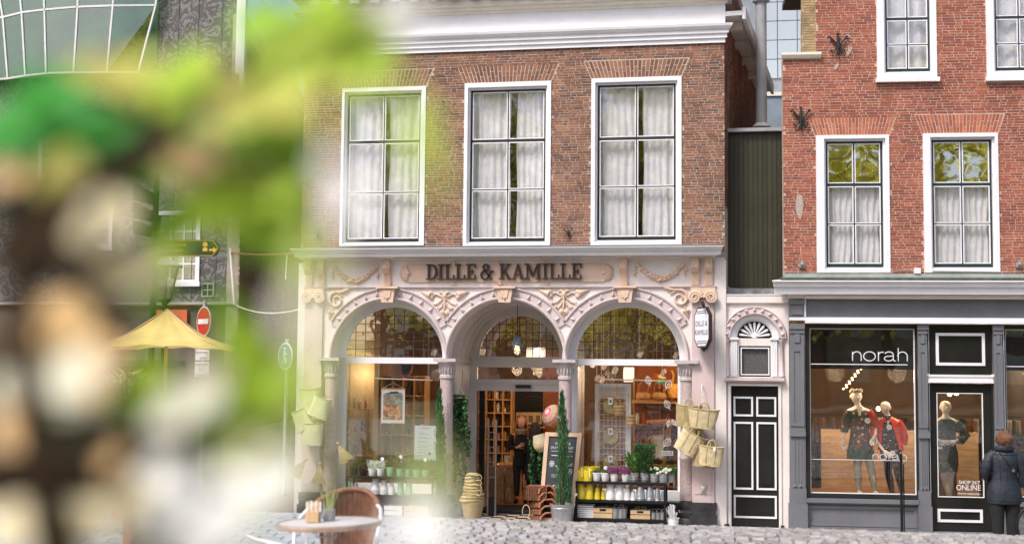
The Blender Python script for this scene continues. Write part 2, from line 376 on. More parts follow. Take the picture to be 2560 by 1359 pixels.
def sash_window(root, Uf, outer, inner, rails, y=0.0, dark=DARKW, gl=GW, mid=True, casing=WHITE, gltop=None, sill=None, rec=.10):
    """outer/inner px rects (x0,y0,x1,y1); rails: [(py_centre, metres_thick, heavy?)]"""
    cxp = (outer[0]+outer[2])/2; cyp = (outer[1]+outer[3])/2
    X0 = Uf(outer[0], cyp)[0]; X1 = Uf(outer[2], cyp)[0]; Z1 = Uf(cxp, outer[1])[1]; Z0 = Uf(cxp, outer[3])[1]
    x0 = Uf(inner[0], cyp, rec)[0]; x1 = Uf(inner[2], cyp, rec)[0]; z1 = Uf(cxp, inner[1], rec)[1]; z0 = Uf(cxp, inner[3], rec)[1]
    win = MB()
    # casing with a stepped inner edge
    wall_holes(win, X0, X1, Z0, Z1, [(x0-.03, x1+.03, z0-.03, z1+.03)], y-.025, y+.09)
    wall_holes(win, x0-.045, x1+.045, z0-.045, z1+.045, [(x0, x1, z0, z1)], y+.035, y+.135)
    w = win.part('window', casing, root)
    if sill: sb = MB(); sb.box(X0-.03, X1+.03, y-.09, y+.05, Z0-sill, Z0-.002); sb.part('sill', casing if sill < .08 else WHITE2, w)
    sw = .035; ys = y+rec
    sh = MB(); wall_holes(sh, x0+.002, x1-.002, z0+.002, z1-.002, [(x0+sw, x1-sw, z0+sw+.03, z1-sw)], ys, ys+.05); 
    gb = MB(); xm = (x0+x1)/2; zr = []
    for py, th, heavy in rails:
        zc = Uf(cxp, py, rec)[1]; (sh if heavy else gb).box(x0+sw-.001, x1-sw+.001, ys-.006, ys+.044, zc-th/2, zc+th/2); zr.append((zc-th/2, zc+th/2))
    sh.part('sash', dark, w)
    edges = sorted([z0+sw+.03]+[e for r in zr for e in r]+[z1-sw]); cells = list(zip(edges[::2], edges[1::2]))
    for a, b in cells: gb.box(xm-.011, xm+.011, ys-.004, ys+.036, a, b)
    gb.part('glazing_bar', dark, w)
    pt = MB(); pw = .016
    for k, (a, b) in enumerate(cells):
        for c, d in ((x0+sw, xm-.011), (xm+.011, x1-sw)):
            wall_holes(pt, c, d, a, b, [(c+pw, d-pw, a+pw, b-pw)], ys-.009, ys+.016)
            g = MB(); g.box(c+pw-.002, d-pw+.002, ys+.010, ys+.014, a+pw-.002, b-pw+.002)
            g.part('pane', (gltop if (gltop and k == len(cells)-1) else gl), w)
    pt.part('putty_line', WHITE, w)
    return dict(x0=x0, x1=x1, z0=z0, z1=z1, X0=X0, X1=X1, Z0=Z0, Z1=Z1, xm=xm, root=w)

# ------------------------------------------------------------------ MAIN BUILDING
use('M')
BM = T('brick_building', 'brown brick building with three tall white windows above an arched pale pink shopfront', 'building', (U(1280, 680)[0], .5, 0))
xL = U(757, 400)[0]; xR = U(1811, 400)[0]
zBT = U(1500, 117)[1]; zLG = U(1280, 624)[1]      # brick from ledge up to the cornice
WO = [(853, 219, 1063, 614), (1160, 206, 1377, 614), (1478, 194, 1704, 612)]
WI = [(868, 236, 1052, 606), (1176, 225, 1365, 605), (1494, 212, 1690, 601)]
RL = [[(355, .05, 1), (482, .02, 0)], [(352, .05, 1), (474, .02, 0)], [(346, .05, 1), (467, .02, 0)]]
wins = [sash_window(BM, U, o, i, r) for o, i, r in zip(WO, WI, RL)]
holes = [(w['X0'], w['X1'], w['Z0'], w['Z1']) for w in wins]
m = MB(); wall_holes(m, xL, xR, zLG-.15, zBT+1.6, holes, .0, .3); m.part('wall', MORT, BM)
ARC = []
for w, (tp, hp) in zip(wins, ((222, .30), (208, .30), (196, .31))):
    ww = w['X1']-w['X0']; ARC.append(((w['X0']+w['X1'])/2, w['Z1']+.012, ww+.0, ww+.24, .28))
def cut_main(z):
    o = []
    for w in wins:
        if w['Z0']-.01 < z < w['Z1']+.01: o.append((w['X0']-.004, w['X1']+.004))
    for cx, zb, w0, w1, h in ARC:
        if zb-.02 < z < zb+h+.01: q = (z-zb)/h; wd = w0+(w1-w0)*q; o.append((cx-wd/2-.01, cx+wd/2+.01))
    return o
for cx, zb, w0, w1, h in ARC: splay_arch(BM, cx, zb, w0, w1, h, 25, BR1A)
bl = brick_list(xL, xR, zLG-.05, zBT+.05, cut_main)
put_bricks(BM, bl, BR1, keep=150)
# curtains behind the panes
def px_x(px, y=.24): return U(px, 400, y)[0]
for w, segs in zip(wins, (((862, 957, 5), (974, 1054, 4)), ((1172, 1276, 6), (1293, 1368, 5)), ((1490, 1594, 6), (1608, 1696, 5)))):
    for k, (a, b, nf) in enumerate(segs):
        nm = ('first', 'second', 'third')[wins.index(w)]
        curtain(px_x(a), px_x(b), w['z0']-.05, w['z1']+.05, .235, nf, f'sheer white curtain hanging in the {("left", "right")[k]} half of the {nm} tall window over the arches')
# rooms behind: closed box so the gaps stay dark
zCE = U(1280, 690)[1]
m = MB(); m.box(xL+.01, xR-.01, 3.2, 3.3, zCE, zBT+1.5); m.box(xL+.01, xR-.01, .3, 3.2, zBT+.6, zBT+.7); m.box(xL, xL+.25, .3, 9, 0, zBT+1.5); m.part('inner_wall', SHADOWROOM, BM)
# upper cornice
def zr(py): return U(1800, py)[1]
xc0, xc1 = xL-.02, xR+.02
m = MB()
m.sweep([(-.04, zr(108)), (-.04, zr(98)), (-.07, zr(97)), (-.07, zr(87)), (-.10, zr(86)), (-.10, zr(79)), (-.13, zr(76)), (-.16, zr(70)), (-.17, zr(64)), (-.10, zr(62))], xc0, xc1, ret=1)
m.part('architrave', WHITE, BM)
m = MB(); m.box(xc0, xc1, -.06, .28, zr(62), zr(13)); m.part('frieze', WHITE, BM)
m = MB(); m.sweep([(-.08, zr(14)), (-.12, zr(12)), (-.13, zr(8)), (-.2, zr(5)), (-.2, zr(2)), (-.24, zr(0))], xc0, xc1, ret=1); m.part('cornice_moulding', CREAMW, BM)
m = MB(); m.box(xc0-.15, xc1+.15, -.42, .3, zr(-34), zr(-60)); m.box(xc0-.02, xc1+.1, -.2, .3, zr(0)+.002, zr(-34)-.002); m.part('cornice', CREAMW, BM)
for i in range(24):
    xx = U(1234, 5, -.3)[0]+(i-11)*.345
    if xc0 < xx < xc1: m = MB(); m.box(xx-.08, xx+.08, -.34, -.205, zr(-16), zr(-34)-.003); m.part('dentil', WHITE2, BM)
m = MB(); m.box(xL, xR, 8.8, 9, 0, zBT+1.6); m.part('sun_block_rear_wall', MORT, BM); m = MB(); m.add([(xL, .3, zBT+1.6), (xR, .3, zBT+1.6), (xR, 9, zBT+1.6), (xL, 9, zBT+1.6), (xL+1.5, 4.5, zBT+4.2), (xR-1.5, 4.5, zBT+4.2)], [(0, 1, 5, 4), (1, 2, 5), (2, 3, 4, 5), (3, 0, 4), (3, 2, 1, 0)]); m.part('roof', mat('sun_block_roof', (80, 70, 66), .8, .2, 3), BM)  # unseen rear wall and roof, added to block sun from behind
# side wall turning back on the right with its eaves
sxa, sxb = xR, U(1892, 330, 6.0)[0]
sd_n = Vector((sxb-sxa, 6.0, 0)).normalized(); sl = 6.3
SF = Matrix.Translation((sxa-.004, .004, 0)) @ Matrix.Rotation(atan2(sd_n.y, sd_n.x), 4, 'Z')
m = MB(); bl2 = brick_list(0, 6.0, U(1820, 330)[1]-1.2, zBT+1.3, lambda z: [], ch=.0435)
for b in bl2:
    q = rnd(0, .004); a = MB().box(b[0], b[1], -.008-q, .03, b[2], b[3]); m.add([tuple(SF @ Vector(v)) for v in a.v], a.f)
m.part('brickwork', BR1, BM, kind='stuff')
a = MB().box(0, 6.0, 0, .25, 0, zBT+1.5); m = MB(); m.add([tuple(SF @ Vector(v)) for v in a.v], a.f); m.part('side_wall', MORT, BM)
# eaves board, rafters and slit openings of the side wall
def sf(x, y, z): return tuple(SF @ Vector((x, y, z)))
for i in range(4):
    m = MB(); x = .35+i*1.25; a = MB().box(x, x+.14, -.26, -.0, zBT+.30, zBT+.42); m.add([sf(*v) for v in a.v], a.f); m.part('rafter', CREAMW, BM)
a = MB().box(-.05, 6.0, -.30, .1, zBT+.425, zBT+.50); a.box(-.05, 6, -.36, -.305, zBT+.36, zBT+.56); m = MB(); m.add([sf(*v) for v in a.v], a.f); m.part('eaves_board', WHITE2, BM)
for i in range(4):
    x = .25+i*.62; z = zBT-.35-i*.28; a = MB().box(x, x+.07, -.02, -.014, z-.42, z); m = MB(); m.add([sf(*v) for v in a.v], a.f); m.part('wall_slit', BSTONE, BM)

# ------------------------------------------------------------------ ARCHED SHOPFRONT
colpx = [829, 1118, 1414, 1718]; colx = [U(p, 1000, .1)[0] for p in colpx]
zSP = U(1280, 897)[1]; zFR0 = U(1280, 716)[1]; zFR1 = U(1280, 645)[1]
AC = [(colx[i]+colx[i+1])/2 for i in range(3)]
Rout = (U(1266, 718)[1]-zSP); Rin = U(1266, 749)[1]-zSP
print('arch', Rout, Rin, [colx[i+1]-colx[i] for i in range(3)], 'zSP', zSP)
sx0 = U(764, 800)[0]; sx1 = U(1811, 800)[0]
def spandrel(mb, cx, R, zt, x0, x1, y0, y1, n=36):
    pts = [(cx+R*cos(pi-pi*i/n), zSP+R*sin(pi-pi*i/n)) for i in range(n+1)]
    for (a, b), (c, d) in zip(pts, pts[1:]):
        mb.add([(a, y0, b), (c, y0, d), (c, y0, zt), (a, y0, zt), (a, y1, b), (c, y1, d), (c, y1, zt), (a, y1, zt)], [(0, 1, 2, 3), (0, 4, 5, 1), (7, 6, 5, 4)])
    if x0 < cx-R: mb.box(x0, cx-R, y0, y1, zSP, zt)
    if x1 > cx+R: mb.box(cx+R, x1, y0, y1, zSP, zt)
m = MB(); mids = [sx0, (AC[0]+AC[1])/2, (AC[1]+AC[2])/2, U(1812, 800)[0]]
for i in range(3): spandrel(m, AC[i], Rin-.005, zFR0, mids[i], mids[i+1], 0, .33)
m.box(sx0, mids[3], 0.001, .32, zFR0+.001, zLG-.02)
m.part('shopfront_wall', PALEP, BM)
for i, cx in enumerate(AC):
    # archivolt: outer fillet, flat band, inner roll; neighbours meet above the capital
    half = .5*(colx[i+1]-colx[i]); a_meet = math.acos(min(1, half/Rout)) if Rout > half else 0
    e0 = a_meet; e1 = pi-a_meet
    m = MB()
    m.arch([(Rout-.03, -.03), (Rout-.03, -.055), (Rout-.01, -.06), (Rout, -.045), (Rout, .0), (Rout-.03, 0)], cx, zSP, e0, e1)
    rb = Rout-.03
    m.arch([(Rin+.06, -.03), (rb-.001, -.03), (rb-.001, .0), (Rin+.06, .0)], cx, zSP, math.acos(min(1, half/rb)) if rb > half else 0, pi-(math.acos(min(1, half/rb)) if rb > half else 0))
    m.arch([(Rin, .0), (Rin, -.035), (Rin+.015, -.055), (Rin+.035, -.06), (Rin+.05, -.045), (Rin+.059, -.028), (Rin+.059, 0)], cx, zSP, 0, pi)
    m.part('archivolt', MAUVE, BM, smooth=35)
    for k in range(17):
        a = pi*(k+.5)/17
        if k == 8: continue
        rm = (Rin+Rout)/2+.012
        if abs(rm*cos(a)) > half-.03: continue
        p = Vector((cx+rm*cos(a), 0, zSP+rm*sin(a))); er = Vector((cos(a), 0, sin(a))); et = Vector((-sin(a), 0, cos(a)))
        q = [p-er*.045-et*.035, p-er*.045+et*.035, p+er*.055+et*.012, p+er*.055-et*.012]; tip = p-er*.015+Vector((0, -.085, 0))
        mm = MB(); mm.add([tuple(v+Vector((0, -.028, 0))) for v in q]+[tuple(tip)], [(0, 1, 4), (1, 2, 4), (2, 3, 4), (3, 0, 4)]); mm.part('pyramid_stud', MAUVE, BM)
    # keystone
    zt = zFR0; zb = zSP+Rin-.05; mm = MB()
    mm.prism([(cx-.10, zb), (cx+.10, zb), (cx+.14, zt), (cx-.14, zt)], -.13, 0)
    mm.box(cx-.19, cx+.19, -.17, -.002, zt-.035, zt-.001)
    kb = mm.part('keystone', PEACH, BM)
    mm = MB(); mm.prism([(cx-.05, zb+.08), (cx+.05, zb+.08), (cx+.07, zt-.07), (cx-.07, zt-.07)], -.145, -.131); mm.ball((cx, -.145, zb+.07), .02, 6); mm.part('keystone_panel', PEACH, kb, smooth=40)
# deep soffits of the side arches are the wall itself; the porch barrel behind the middle arch
PD = 1.8
m = MB(); cx = AC[1]
for k in range(30):
    a0 = pi*k/30; a1 = pi*(k+1)/30; R = Rin-.01
    m.add([(cx+R*cos(a), y, zSP+R*sin(a)) for a in (a0, a1) for y in (.33, PD)], [(0, 1, 3, 2)])
m.part('porch_vault', mat('porch_paint', (196, 190, 188), .6, .05, 2, dirt=.1), BM, smooth=60)
PPT = MATS['porch_paint']
for rr in (.55, 1.0, 1.4):
    m = MB(); m.arch([(Rin-.01, rr), (Rin-.05, rr+.02), (Rin-.05, rr+.08), (Rin-.01, rr+.1)], cx, zSP, 0, pi, 30); m.part('vault_rib', PPT, BM, smooth=40)
m = MB()
for s in (-1, 1):
    xa = cx+s*(Rin-.012); m.box(xa, xa+s*.06, .33, PD, 0, zSP)
    for ya, yb in ((.42, .98), (1.08, 1.66)): m.box(xa-s*.02, xa, ya, yb, .35, zSP-.2)
    m.box(xa-s*.03, xa+s*.02, .34, PD-.01, zSP-.06, zSP+.01); m.part('porch_side', PPT, BM); m = MB()
# columns
for i, x in enumerate(colx):
    y = .06; zz = lambda py: U(1280, py, y)[1]
    rs = .112; c = MB()
    col = c.lathe([(rs+.008, zz(1238)), (rs+.004, zz(1200)), (rs, zz(1140)), (rs+.012, zz(1138)), (rs+.012, zz(1133)), (rs, zz(1130)), (rs-.006, zz(948))], (x, y, 0), 24).part('column', GRAN, BM, smooth=50)
    c = MB(); c.lathe([(rs-.006, zz(948)+.001), (rs+.014, zz(946)), (rs+.014, zz(940)), (rs, zz(938)), (rs+.005, zz(925)), (rs+.03, zz(914)), (rs+.05, zz(909)), (rs+.05, zz(906))], (x, y, 0), 24)
    for k in range(16):
        a = 2*pi*k/16; c.ball((x+(rs+.022)*cos(a), y+(rs+.022)*sin(a), zz(926)), (.014, .014, .06), 6)
    c.box(x-.19, x+.19, y-.2, y+.19, zz(905), zz(897)); c.part('capital', mat('capital_stone', (190, 180, 180), .6, .06, 30, dirt=.2), col, smooth=40)
    c = MB(); c.lathe([(rs+.10, 0.0), (rs+.10, .14), (rs+.07, .17), (rs+.09, .22), (rs+.09, .26), (rs+.03, .30), (rs+.05, .36), (rs+.02, zz(1240))], (x, y, 0), 24); c.part('column_base', BSTONE, col, smooth=50)
# end pilasters with volutes
for (pa, pb) in ((762, 806), (1730, 1786)):
    xa, xb = U(pa, 900)[0], U(pb, 900)[0]; zt = zFR0-.03
    m = MB(); m.box(xa, xb, -.05, .3, .42, zt-.18)
    m.box(xa+.05, xb-.05, -.06, -.049, .55, 1.25)
    m.part('pilaster', PINKW, BM)
    m = MB(); m.box(xa-.04, xb+.04, -.14, .3, .0, .22); m.box(xa-.02, xb+.02, -.11, .3, .221, .30); m.box(xa-.035, xb+.035, -.09, .3, .301, .42); m.part('plinth', BSTONE, BM)
    m = MB(); m.box(xa-.02, xb+.02, -.08, .0, zt-.10, zt-.001)
    m.box(xa+.02, xb-.02, -.07, 0, zt-.17, zt-.101)
    for s, xc in ((-1, xa+.05), (1, xb-.05)):
        pts = []
        for k in range(30):
            t = k/29; a = t*2.2*2*pi; r = .105*(1-t*.82); pts.append((xc+s*r*cos(a)*-1, -.10-.02*t, zt-.16+r*sin(a)))
        m.tube(pts, [.026-.012*k/29 for k in range(30)], 7); m.lathe([(.0, -.0), (.085, 0), (.085, .05), (0, .05)], (xc, -.05, zt-.16), 16, R=Matrix.Rotation(pi/2, 3, 'X'))
    for k in range(4): m.ball(((xa+xb)/2-.09+.06*k, -.08, zt-.13), .025, 6)
    m.part('volute_capital', PEACH, BM, smooth=50)
m = MB(); m.box(U(1787, 900)[0], xR+.02, -.02, .3, .0, zLG-.2); m.part('corner_strip', PALEP, BM)
m = MB(); m.box(U(746, 900)[0]-.02, U(761, 900)[0], -.02, .3, .0, zLG-.2); m.part('corner_strip', mat('whitewashed_brick', (212, 208, 208), .8, .06, 4, bump=.5, bs=40), BM)
# low wall parts under arches 1 and 3 and frieze mouldings
m = MB(); m.sweep([(-.0, zFR0-.03), (-.03, zFR0-.028), (-.05, zFR0-.012), (-.05, zFR0)], sx0-.02, U(1792, 800)[0]); m.part('string_course', MAUVE, BM)
m = MB(); zc0 = zFR1; m.sweep([(-.01, zc0-.035), (-.03, zc0-.03), (-.04, zc0-.01), (-.07, zc0), (-.07, zc0+.01)], sx0+.01, U(1786, 700)[0]); m.part('bed_moulding', PALEP, BM)
zt = U(1280, 621)[1]
m = MB(); m.sweep([(-.10, zc0+.011), (-.30, zc0+.013), (-.31, zc0+.06), (-.33, zc0+.065), (-.33, zc0+.08), (-.36, zc0+.085), (-.39, zc0+.12), (-.42, zc0+.13), (-.42, zt-.01)], U(756, 640, -.1)[0], U(1792, 640, -.1)[0], ret=.35)
m.part('cornice', WHITE, BM)
m = MB(); xa, xb = U(740, 620, -.35)[0], U(1806, 620, -.35)[0]
m.add([(xa, -.43, zt-.008), (xb, -.43, zt-.008), (xb, .0, zt+.03), (xa, 0, zt+.03), (xa, -.43, zt+.004), (xb, -.43, zt+.004), (xb, .0, zt+.042), (xa, 0, zt+.042)], [(0,3,2,1),(4,5,6,7),(0,1,5,4),(1,2,6,5),(2,3,7,6),(3,0,4,7)])
m.part('lead_flashing', mat('lead_sheet', (120, 124, 134), .5, .15, 5), BM)
# brackets
for pc, pair in ((774, 0), (805, 0), (969, 1), (1559, 1), (1738, 0), (1772, 0)):
    x = U(pc, 680)[0]; w = .065
    m = MB(); zz1 = zc0-.005; zz0 = zFR0+.005
    m.prism([(x-w, zz0), (x+w, zz0), (x+w, zz1), (x-w, zz1)], -.05, 0)
    zm = zz0+(zz1-zz0)*.52
    m.box(x-w+.004, x+w-.004, -.11, -.051, zm, zz1)
    m.add([(x-w+.004, -.11, zm), (x+w-.004, -.11, zm), (x+w-.004, -.051, zm-.04), (x-w+.004, -.051, zm-.04), (x-w+.004, -.14, zm+.045), (x+w-.004, -.14, zm+.045)], [(0, 1, 5, 4), (0, 3, 2, 1)])
    m.prism([(x-w+.008, zm+.05), (x+w-.008, zm+.05), (x, zm+.12)], -.135, -.109)
    for k in (-1, 0, 1): m.box(x+k*.036-.009, x+k*.036+.009, -.062, -.051, zz0+.01, zm-.07); m.ball((x+k*.036, -.055, zm-.05), .013, 6)
    bb = m.part('bracket', PEACH, BM, smooth=30)
    if pair or pc in (774, 1738):
        xx = x if pair else (x+.115)
        ww = .13 if pair else .24
        m = MB(); m.sweep([(-.08, zz1), (-.15, zz1+.002), (-.16, zz1+.03), (-.22, zz1+.05), (-.24, zz1+.075), (-.08, zz1+.076)], xx-ww+.02, xx+ww-.02, ret=.4); m.part('bracket_cap', WHITE, bb)
# garlands
def garland(pxa, pxb, pya, pyb):
    xa, z1 = U(pxa, pya); xb, z0 = U(pxb, pyb); m = MB(); xa += .1; xb -= .1
    n = 26
    for k in range(n):
        t = k/(n-1); x = xa+(xb-xa)*t; sag = (4*t*(1-t)); z = z1-.03-(z1-z0-.06)*sag; th = .025+.035*sag
        for q in range(3):
            ox, oz, oy = rnd(-.015, .015), rnd(-th*.7, th*.7), rnd(0, .015)
            r = rnd(.014, .026); m.ball((x+ox, -.03-oy, z+oz), (r*1.2, r, r), 6)
        m.ball((x, -.01, z), (.035, .035, th), 6)
    for x in (xa-.015, xb+.015):
        m.lathe([(0, 0), (.028, 0), (.035, .02), (.02, .03), (0, .03)], (x, -.02, z1-.02), 10, R=Matrix.Rotation(pi/2, 3, 'X'))
        d = -.05 if x < (xa+xb)/2 else .05
        m.tube([(x, -.02, z1-.03), (x+d*.5, -.02, z1-.09)], .008, 5)
        for q in range(7): m.ball((x+d*.7+rnd(-.025, .025), -.03, z1-.13+rnd(-.04, .04)), .02, 6)
        m.ball((x+d*.7, -.02, z1-.20), (.012, .012, .03), 6)
    m.part('garland', PEACH, BM, smooth=60)
garland(825, 952, 666, 706); garland(1580, 1722, 658, 700)
# name board with its scrolled ends
xa = U(1020, 683)[0]; xb = U(1514, 676)[0]; za = U(1266, 705)[1]; zb = U(1266, 659)[1]
m = MB(); m.prism([(xa, za+.02), (xa+.03, za), (xb-.03, za), (xb, za+.03), (xb, zb-.03), (xb-.03, zb), (xa+.03, zb), (xa, zb-.02)], -.03, 0); m.box(xa+.05, xb-.05, -.033, -.029, za+.012, za+.022)
m.box(xa+.05, xb-.05, -.036, -.029, zb-.02, zb-.014)
for k in range(3):
    x = xa+(xb-xa)*(.22+.235*k)+.05; m.box(x-.035, x+.035, -.025, 0, zb, zb+.045); m.box(x-.02, x+.045, -.025, 0, za-.045, za)
m.part('name_board', PEACH, BM)
for s, x in ((-1, xa), (1, xb)):
    m = MB()
    for k in range(9):
        a = pi/2+s*-1*pi*(k+.5)/9*1.0 if s > 0 else pi/2+pi*(k+.5)/9
        zc = (za+zb)/2
        m.tube([(x, -.03, zc), (x+.09*cos(a), -.035, zc+.10*sin(a)), (x+.14*cos(a+.25), -.02, zc+.15*sin(a+.25))], [.035, .03, .006], 6)
    m.ball((x-s*.02, -.05, (za+zb)/2), .035, 8); m.part('board_rosette', PEACH, BM, smooth=60)
# spandrel ornaments
def lilies(x, zt):
    m = MB(); y = -.02
    m.ball((x, y, zt-.07), (.045, .03, .055), 8); m.tube([(x, y, zt-.07), (x, y, zt-.30)], .022, 6)
    m.ball((x-.04, y, zt-.36), (.045, .025, .05), 8); m.ball((x+.04, y, zt-.36), (.045, .025, .05), 8); m.tube([(x, y, zt-.36), (x, y, zt-.47)], [.065, .004], 8, flat=.5)
    for s in (-1, 1):
        m.tube([(x, y, zt-.12), (x+s*.14, y, zt-.05), (x+s*.20, y, zt-.07)], .013, 6)
        m.ball((x+s*.24, y, zt-.035), (.05, .025, .045), 8); m.ball((x+s*.23, y, zt-.10), (.045, .025, .045), 8)
        m.tube([(x+s*.25, y, zt-.06), (x+s*.42, y, zt+.0)], [.06, .004], 8)
        m.tube([(x, y, zt-.10), (x+s*.11, y, zt-.20), (x+s*.19, y, zt-.23)], .012, 6); m.ball((x+s*.20, y, zt-.22), .025, 6); m.ball((x+s*.21, y, zt-.25), .022, 6)
        m.tube([(x, y, zt-.14), (x+s*.05, y, zt-.26), (x+s*.12, y, zt-.29)], .012, 6); m.ball((x+s*.13, y, zt-.285), .028, 6); m.ball((x+s*.09, y, zt-.30), .022, 6)
        m.tube([(x, y, zt-.05), (x+s*.05, y, zt-.01), (x+s*.10, y, zt-.02)], [.015, .022, .004], 6)
    m.part('spandrel_ornament', PEACH, BM, smooth=60)
lilies(U(1112, 740)[0], U(1112, 728)[1]); lilies(U(1410, 740)[0], U(1410, 724)[1])
def scroll(x, z, s):
    m = MB(); pts = []
    for k in range(34):
        t = k/33; a = radians(100)+s*-t*radians(500); r = .14*(1-t*.78); pts.append((x+r*cos(a), -.025, z+r*sin(a)))
    m.tube(pts, [.026-.014*k/33 for k in range(34)], 7)
    p = pts[0]; m.tube([p, (p[0]-s*.12, -.025, p[2]-.0), (p[0]-s*.18, -.025, p[2]+.03), (p[0]-s*.32, -.02, p[2]+.07)], [.02, .028, .035, .003], 7)
    m.tube([(p[0]-s*.03, -.025, p[2]), (p[0]-s*.14, -.02, p[2]-.08)], [.022, .006], 7)
    m.tube([(x+s*.07, -.025, z-.14), (x+s*.10, -.025, z-.18)], .014, 6); m.ball((x+s*.07, -.02, z-.21), (.035, .02, .03), 7); m.ball((x+s*.13, -.02, z-.20), (.035, .02, .03), 7); m.tube([(x+s*.10, -.02, z-.21), (x+s*.13, -.02, z-.33)], [.05, .003], 8)
    m.part('spandrel_scroll', PEACH, BM, smooth=60)
scroll(U(1700, 745)[0], U(1700, 745)[1], 1); scroll(U(842, 750)[0], U(842, 750)[1], -1)

# ------------------------------------------------------------------ sign letters
def slab(mb, ch, x, z, h, y):
    """one slab-serif capital, returns advance"""
    T_, t_ = .15*h, .085*h; yy = [y]
    def st(pts, w): mb.ribbon([(x+a*h, z+b*h) for a, b in pts], w, yy[0], y+.03); yy[0] -= .0012
    def sf_(a, b, zz): st([(a, zz), (b, zz)], t_)
    if ch == 'I': st([(.2, .03), (.2, .97)], T_); sf_(.02, .38, .04); sf_(.02, .38, .96); return .42*h
    if ch == 'L': st([(.2, .03), (.2, .97)], T_); sf_(.02, .38, .96); sf_(.02, .6, .04); st([(.61, .0), (.61, .30)], t_); return .68*h
    if ch == 'D': st([(.2, .03), (.2, .97)], T_); sf_(.02, .35, .04); sf_(.02, .35, .96); st([(.3, .96)]+arc(.34, .5, .34, .46, 90, -90, 14)+[(.3, .04)], [t_]+[t_+T_*.5*sin(pi*k/14) for k in range(15)]+[t_]); return .76*h
    if ch == 'E': st([(.2, .03), (.2, .97)], T_); sf_(.02, .6, .96); sf_(.02, .6, .04); st([(.22, .5), (.44, .5)], t_); st([(.45, .36), (.45, .64)], t_); st([(.61, 1.0), (.61, .72)], t_); st([(.61, 0), (.61, .28)], t_); return .7*h
    if ch == 'K': st([(.2, .03), (.2, .97)], T_); sf_(.02, .38, .96); sf_(.02, .38, .04); st([(.62, .95), (.26, .40)], t_); st([(.36, .56), (.66, .04)], T_); sf_(.48, .76, .96); sf_(.5, .8, .04); return .82*h
    if ch == 'A': st([(.12, .04), (.38, .97)], t_); st([(.36, .99), (.64, .04)], T_); sf_(.0, .26, .04); sf_(.5, .8, .04); st([(.2, .32), (.54, .32)], t_*.8); return .8*h
    if ch == 'M': st([(.16, .04), (.16, .97)], t_*1.1); st([(.86, .04), (.86, .97)], T_); sf_(.0, .32, .04); sf_(.7, 1.02, .04); sf_(0, .22, .96); sf_(.8, 1.02, .96); st([(.2, .96), (.5, .2)], T_); st([(.8, .96), (.5, .2)], t_); return 1.08*h
    if ch == '&': st([(.74, .0), (.62, .12)]+[(.34, .52)]+arc(.36, .79, .17, .17, 215, -60, 10)+[(.36, .56)]+arc(.30, .29, .24, .27, 95, 350, 12)+[(.66, .46), (.72, .52)], t_*1.35); sf_(.6, .86, .53); return .95*h
    return .35*h
xa = U(1067, 680)[0]; xb = U(1457, 676)[0]; zb = U(1262, 699)[1]; hh = U(1262, 660)[1]-zb
s = 'DILLE & KAMILLE'; tot = 0
dummy = MB()
for ch in s: tot += slab(dummy, ch, 0, 0, hh, 0) if ch != ' ' else .22*hh
k = (xb-xa)/tot; x = xa
SG = T('shop_name_letters', 'dark brown raised letters DILLE & KAMILLE on the peach board above the arches', 'shop sign', (xa, -.06, zb))
LETM = mat('dark_brown_metal', (58, 44, 40), .5, .1, 5)
for ch in s:
    if ch == ' ': x += .22*hh*k; continue
    l = MB(); adv = slab(l, ch, 0, 0, hh, -.085); l.v = [(x+a*k, b, zb+c) for a, b, c in l.v]; l.part('letter', LETM, SG); x += adv*k

# ------------------------------------------------------------------ glazing of the arches
def arch_grid(parent, cx, zc, R, y, nx, nz, g, bar=.006):
    """leaded light: separate panes and the lead cames between them"""
    ww = 2*R/nx; hh = R/nz; lead = MB()
    for i in range(nx):
        for j in range(nz):
            xa, xb = cx-R+i*ww+bar, cx-R+(i+1)*ww-bar; za, zb2 = j*hh+bar, (j+1)*hh-bar; top = []
            for q in range(5):
                x = xa+(xb-xa)*q/4; t = sqrt(max(0, (R-.002)**2-(x-cx)**2)); top.append((x, min(zb2, t)))
            if max(t for _, t in top) <= za+.01: continue
            poly = [(xa, za), (xb, za)]+[(x, max(t, za+.0005)) for x, t in reversed(top)]
            p = MB(); tl = rnd(-.003, .003)
            vs = [(x, y+tl*(x-cx), zc+z) for x, z in poly]; p.add(vs, [tuple(range(len(vs)))]); p.part('pane', g, parent)
    for i in range(1, nx):
        x = cx-R+i*ww; t = sqrt(max(0, R*R-(x-cx)**2)); lead.box(x-bar, x+bar, y-.006, y+.006, zc, zc+t)
    for j in range(1, nz):
        z = j*hh; t = sqrt(R*R-z*z); lead.box(cx-t, cx+t, y-.005, y+.005, zc+z-bar, zc+z+bar)
    lead.part('lead_came', mat('lead_came', (60, 58, 52), .5, .1, 9), parent)
zTB = U(985, 893, .35)[1]; zTBb = U(985, 908, .35)[1]
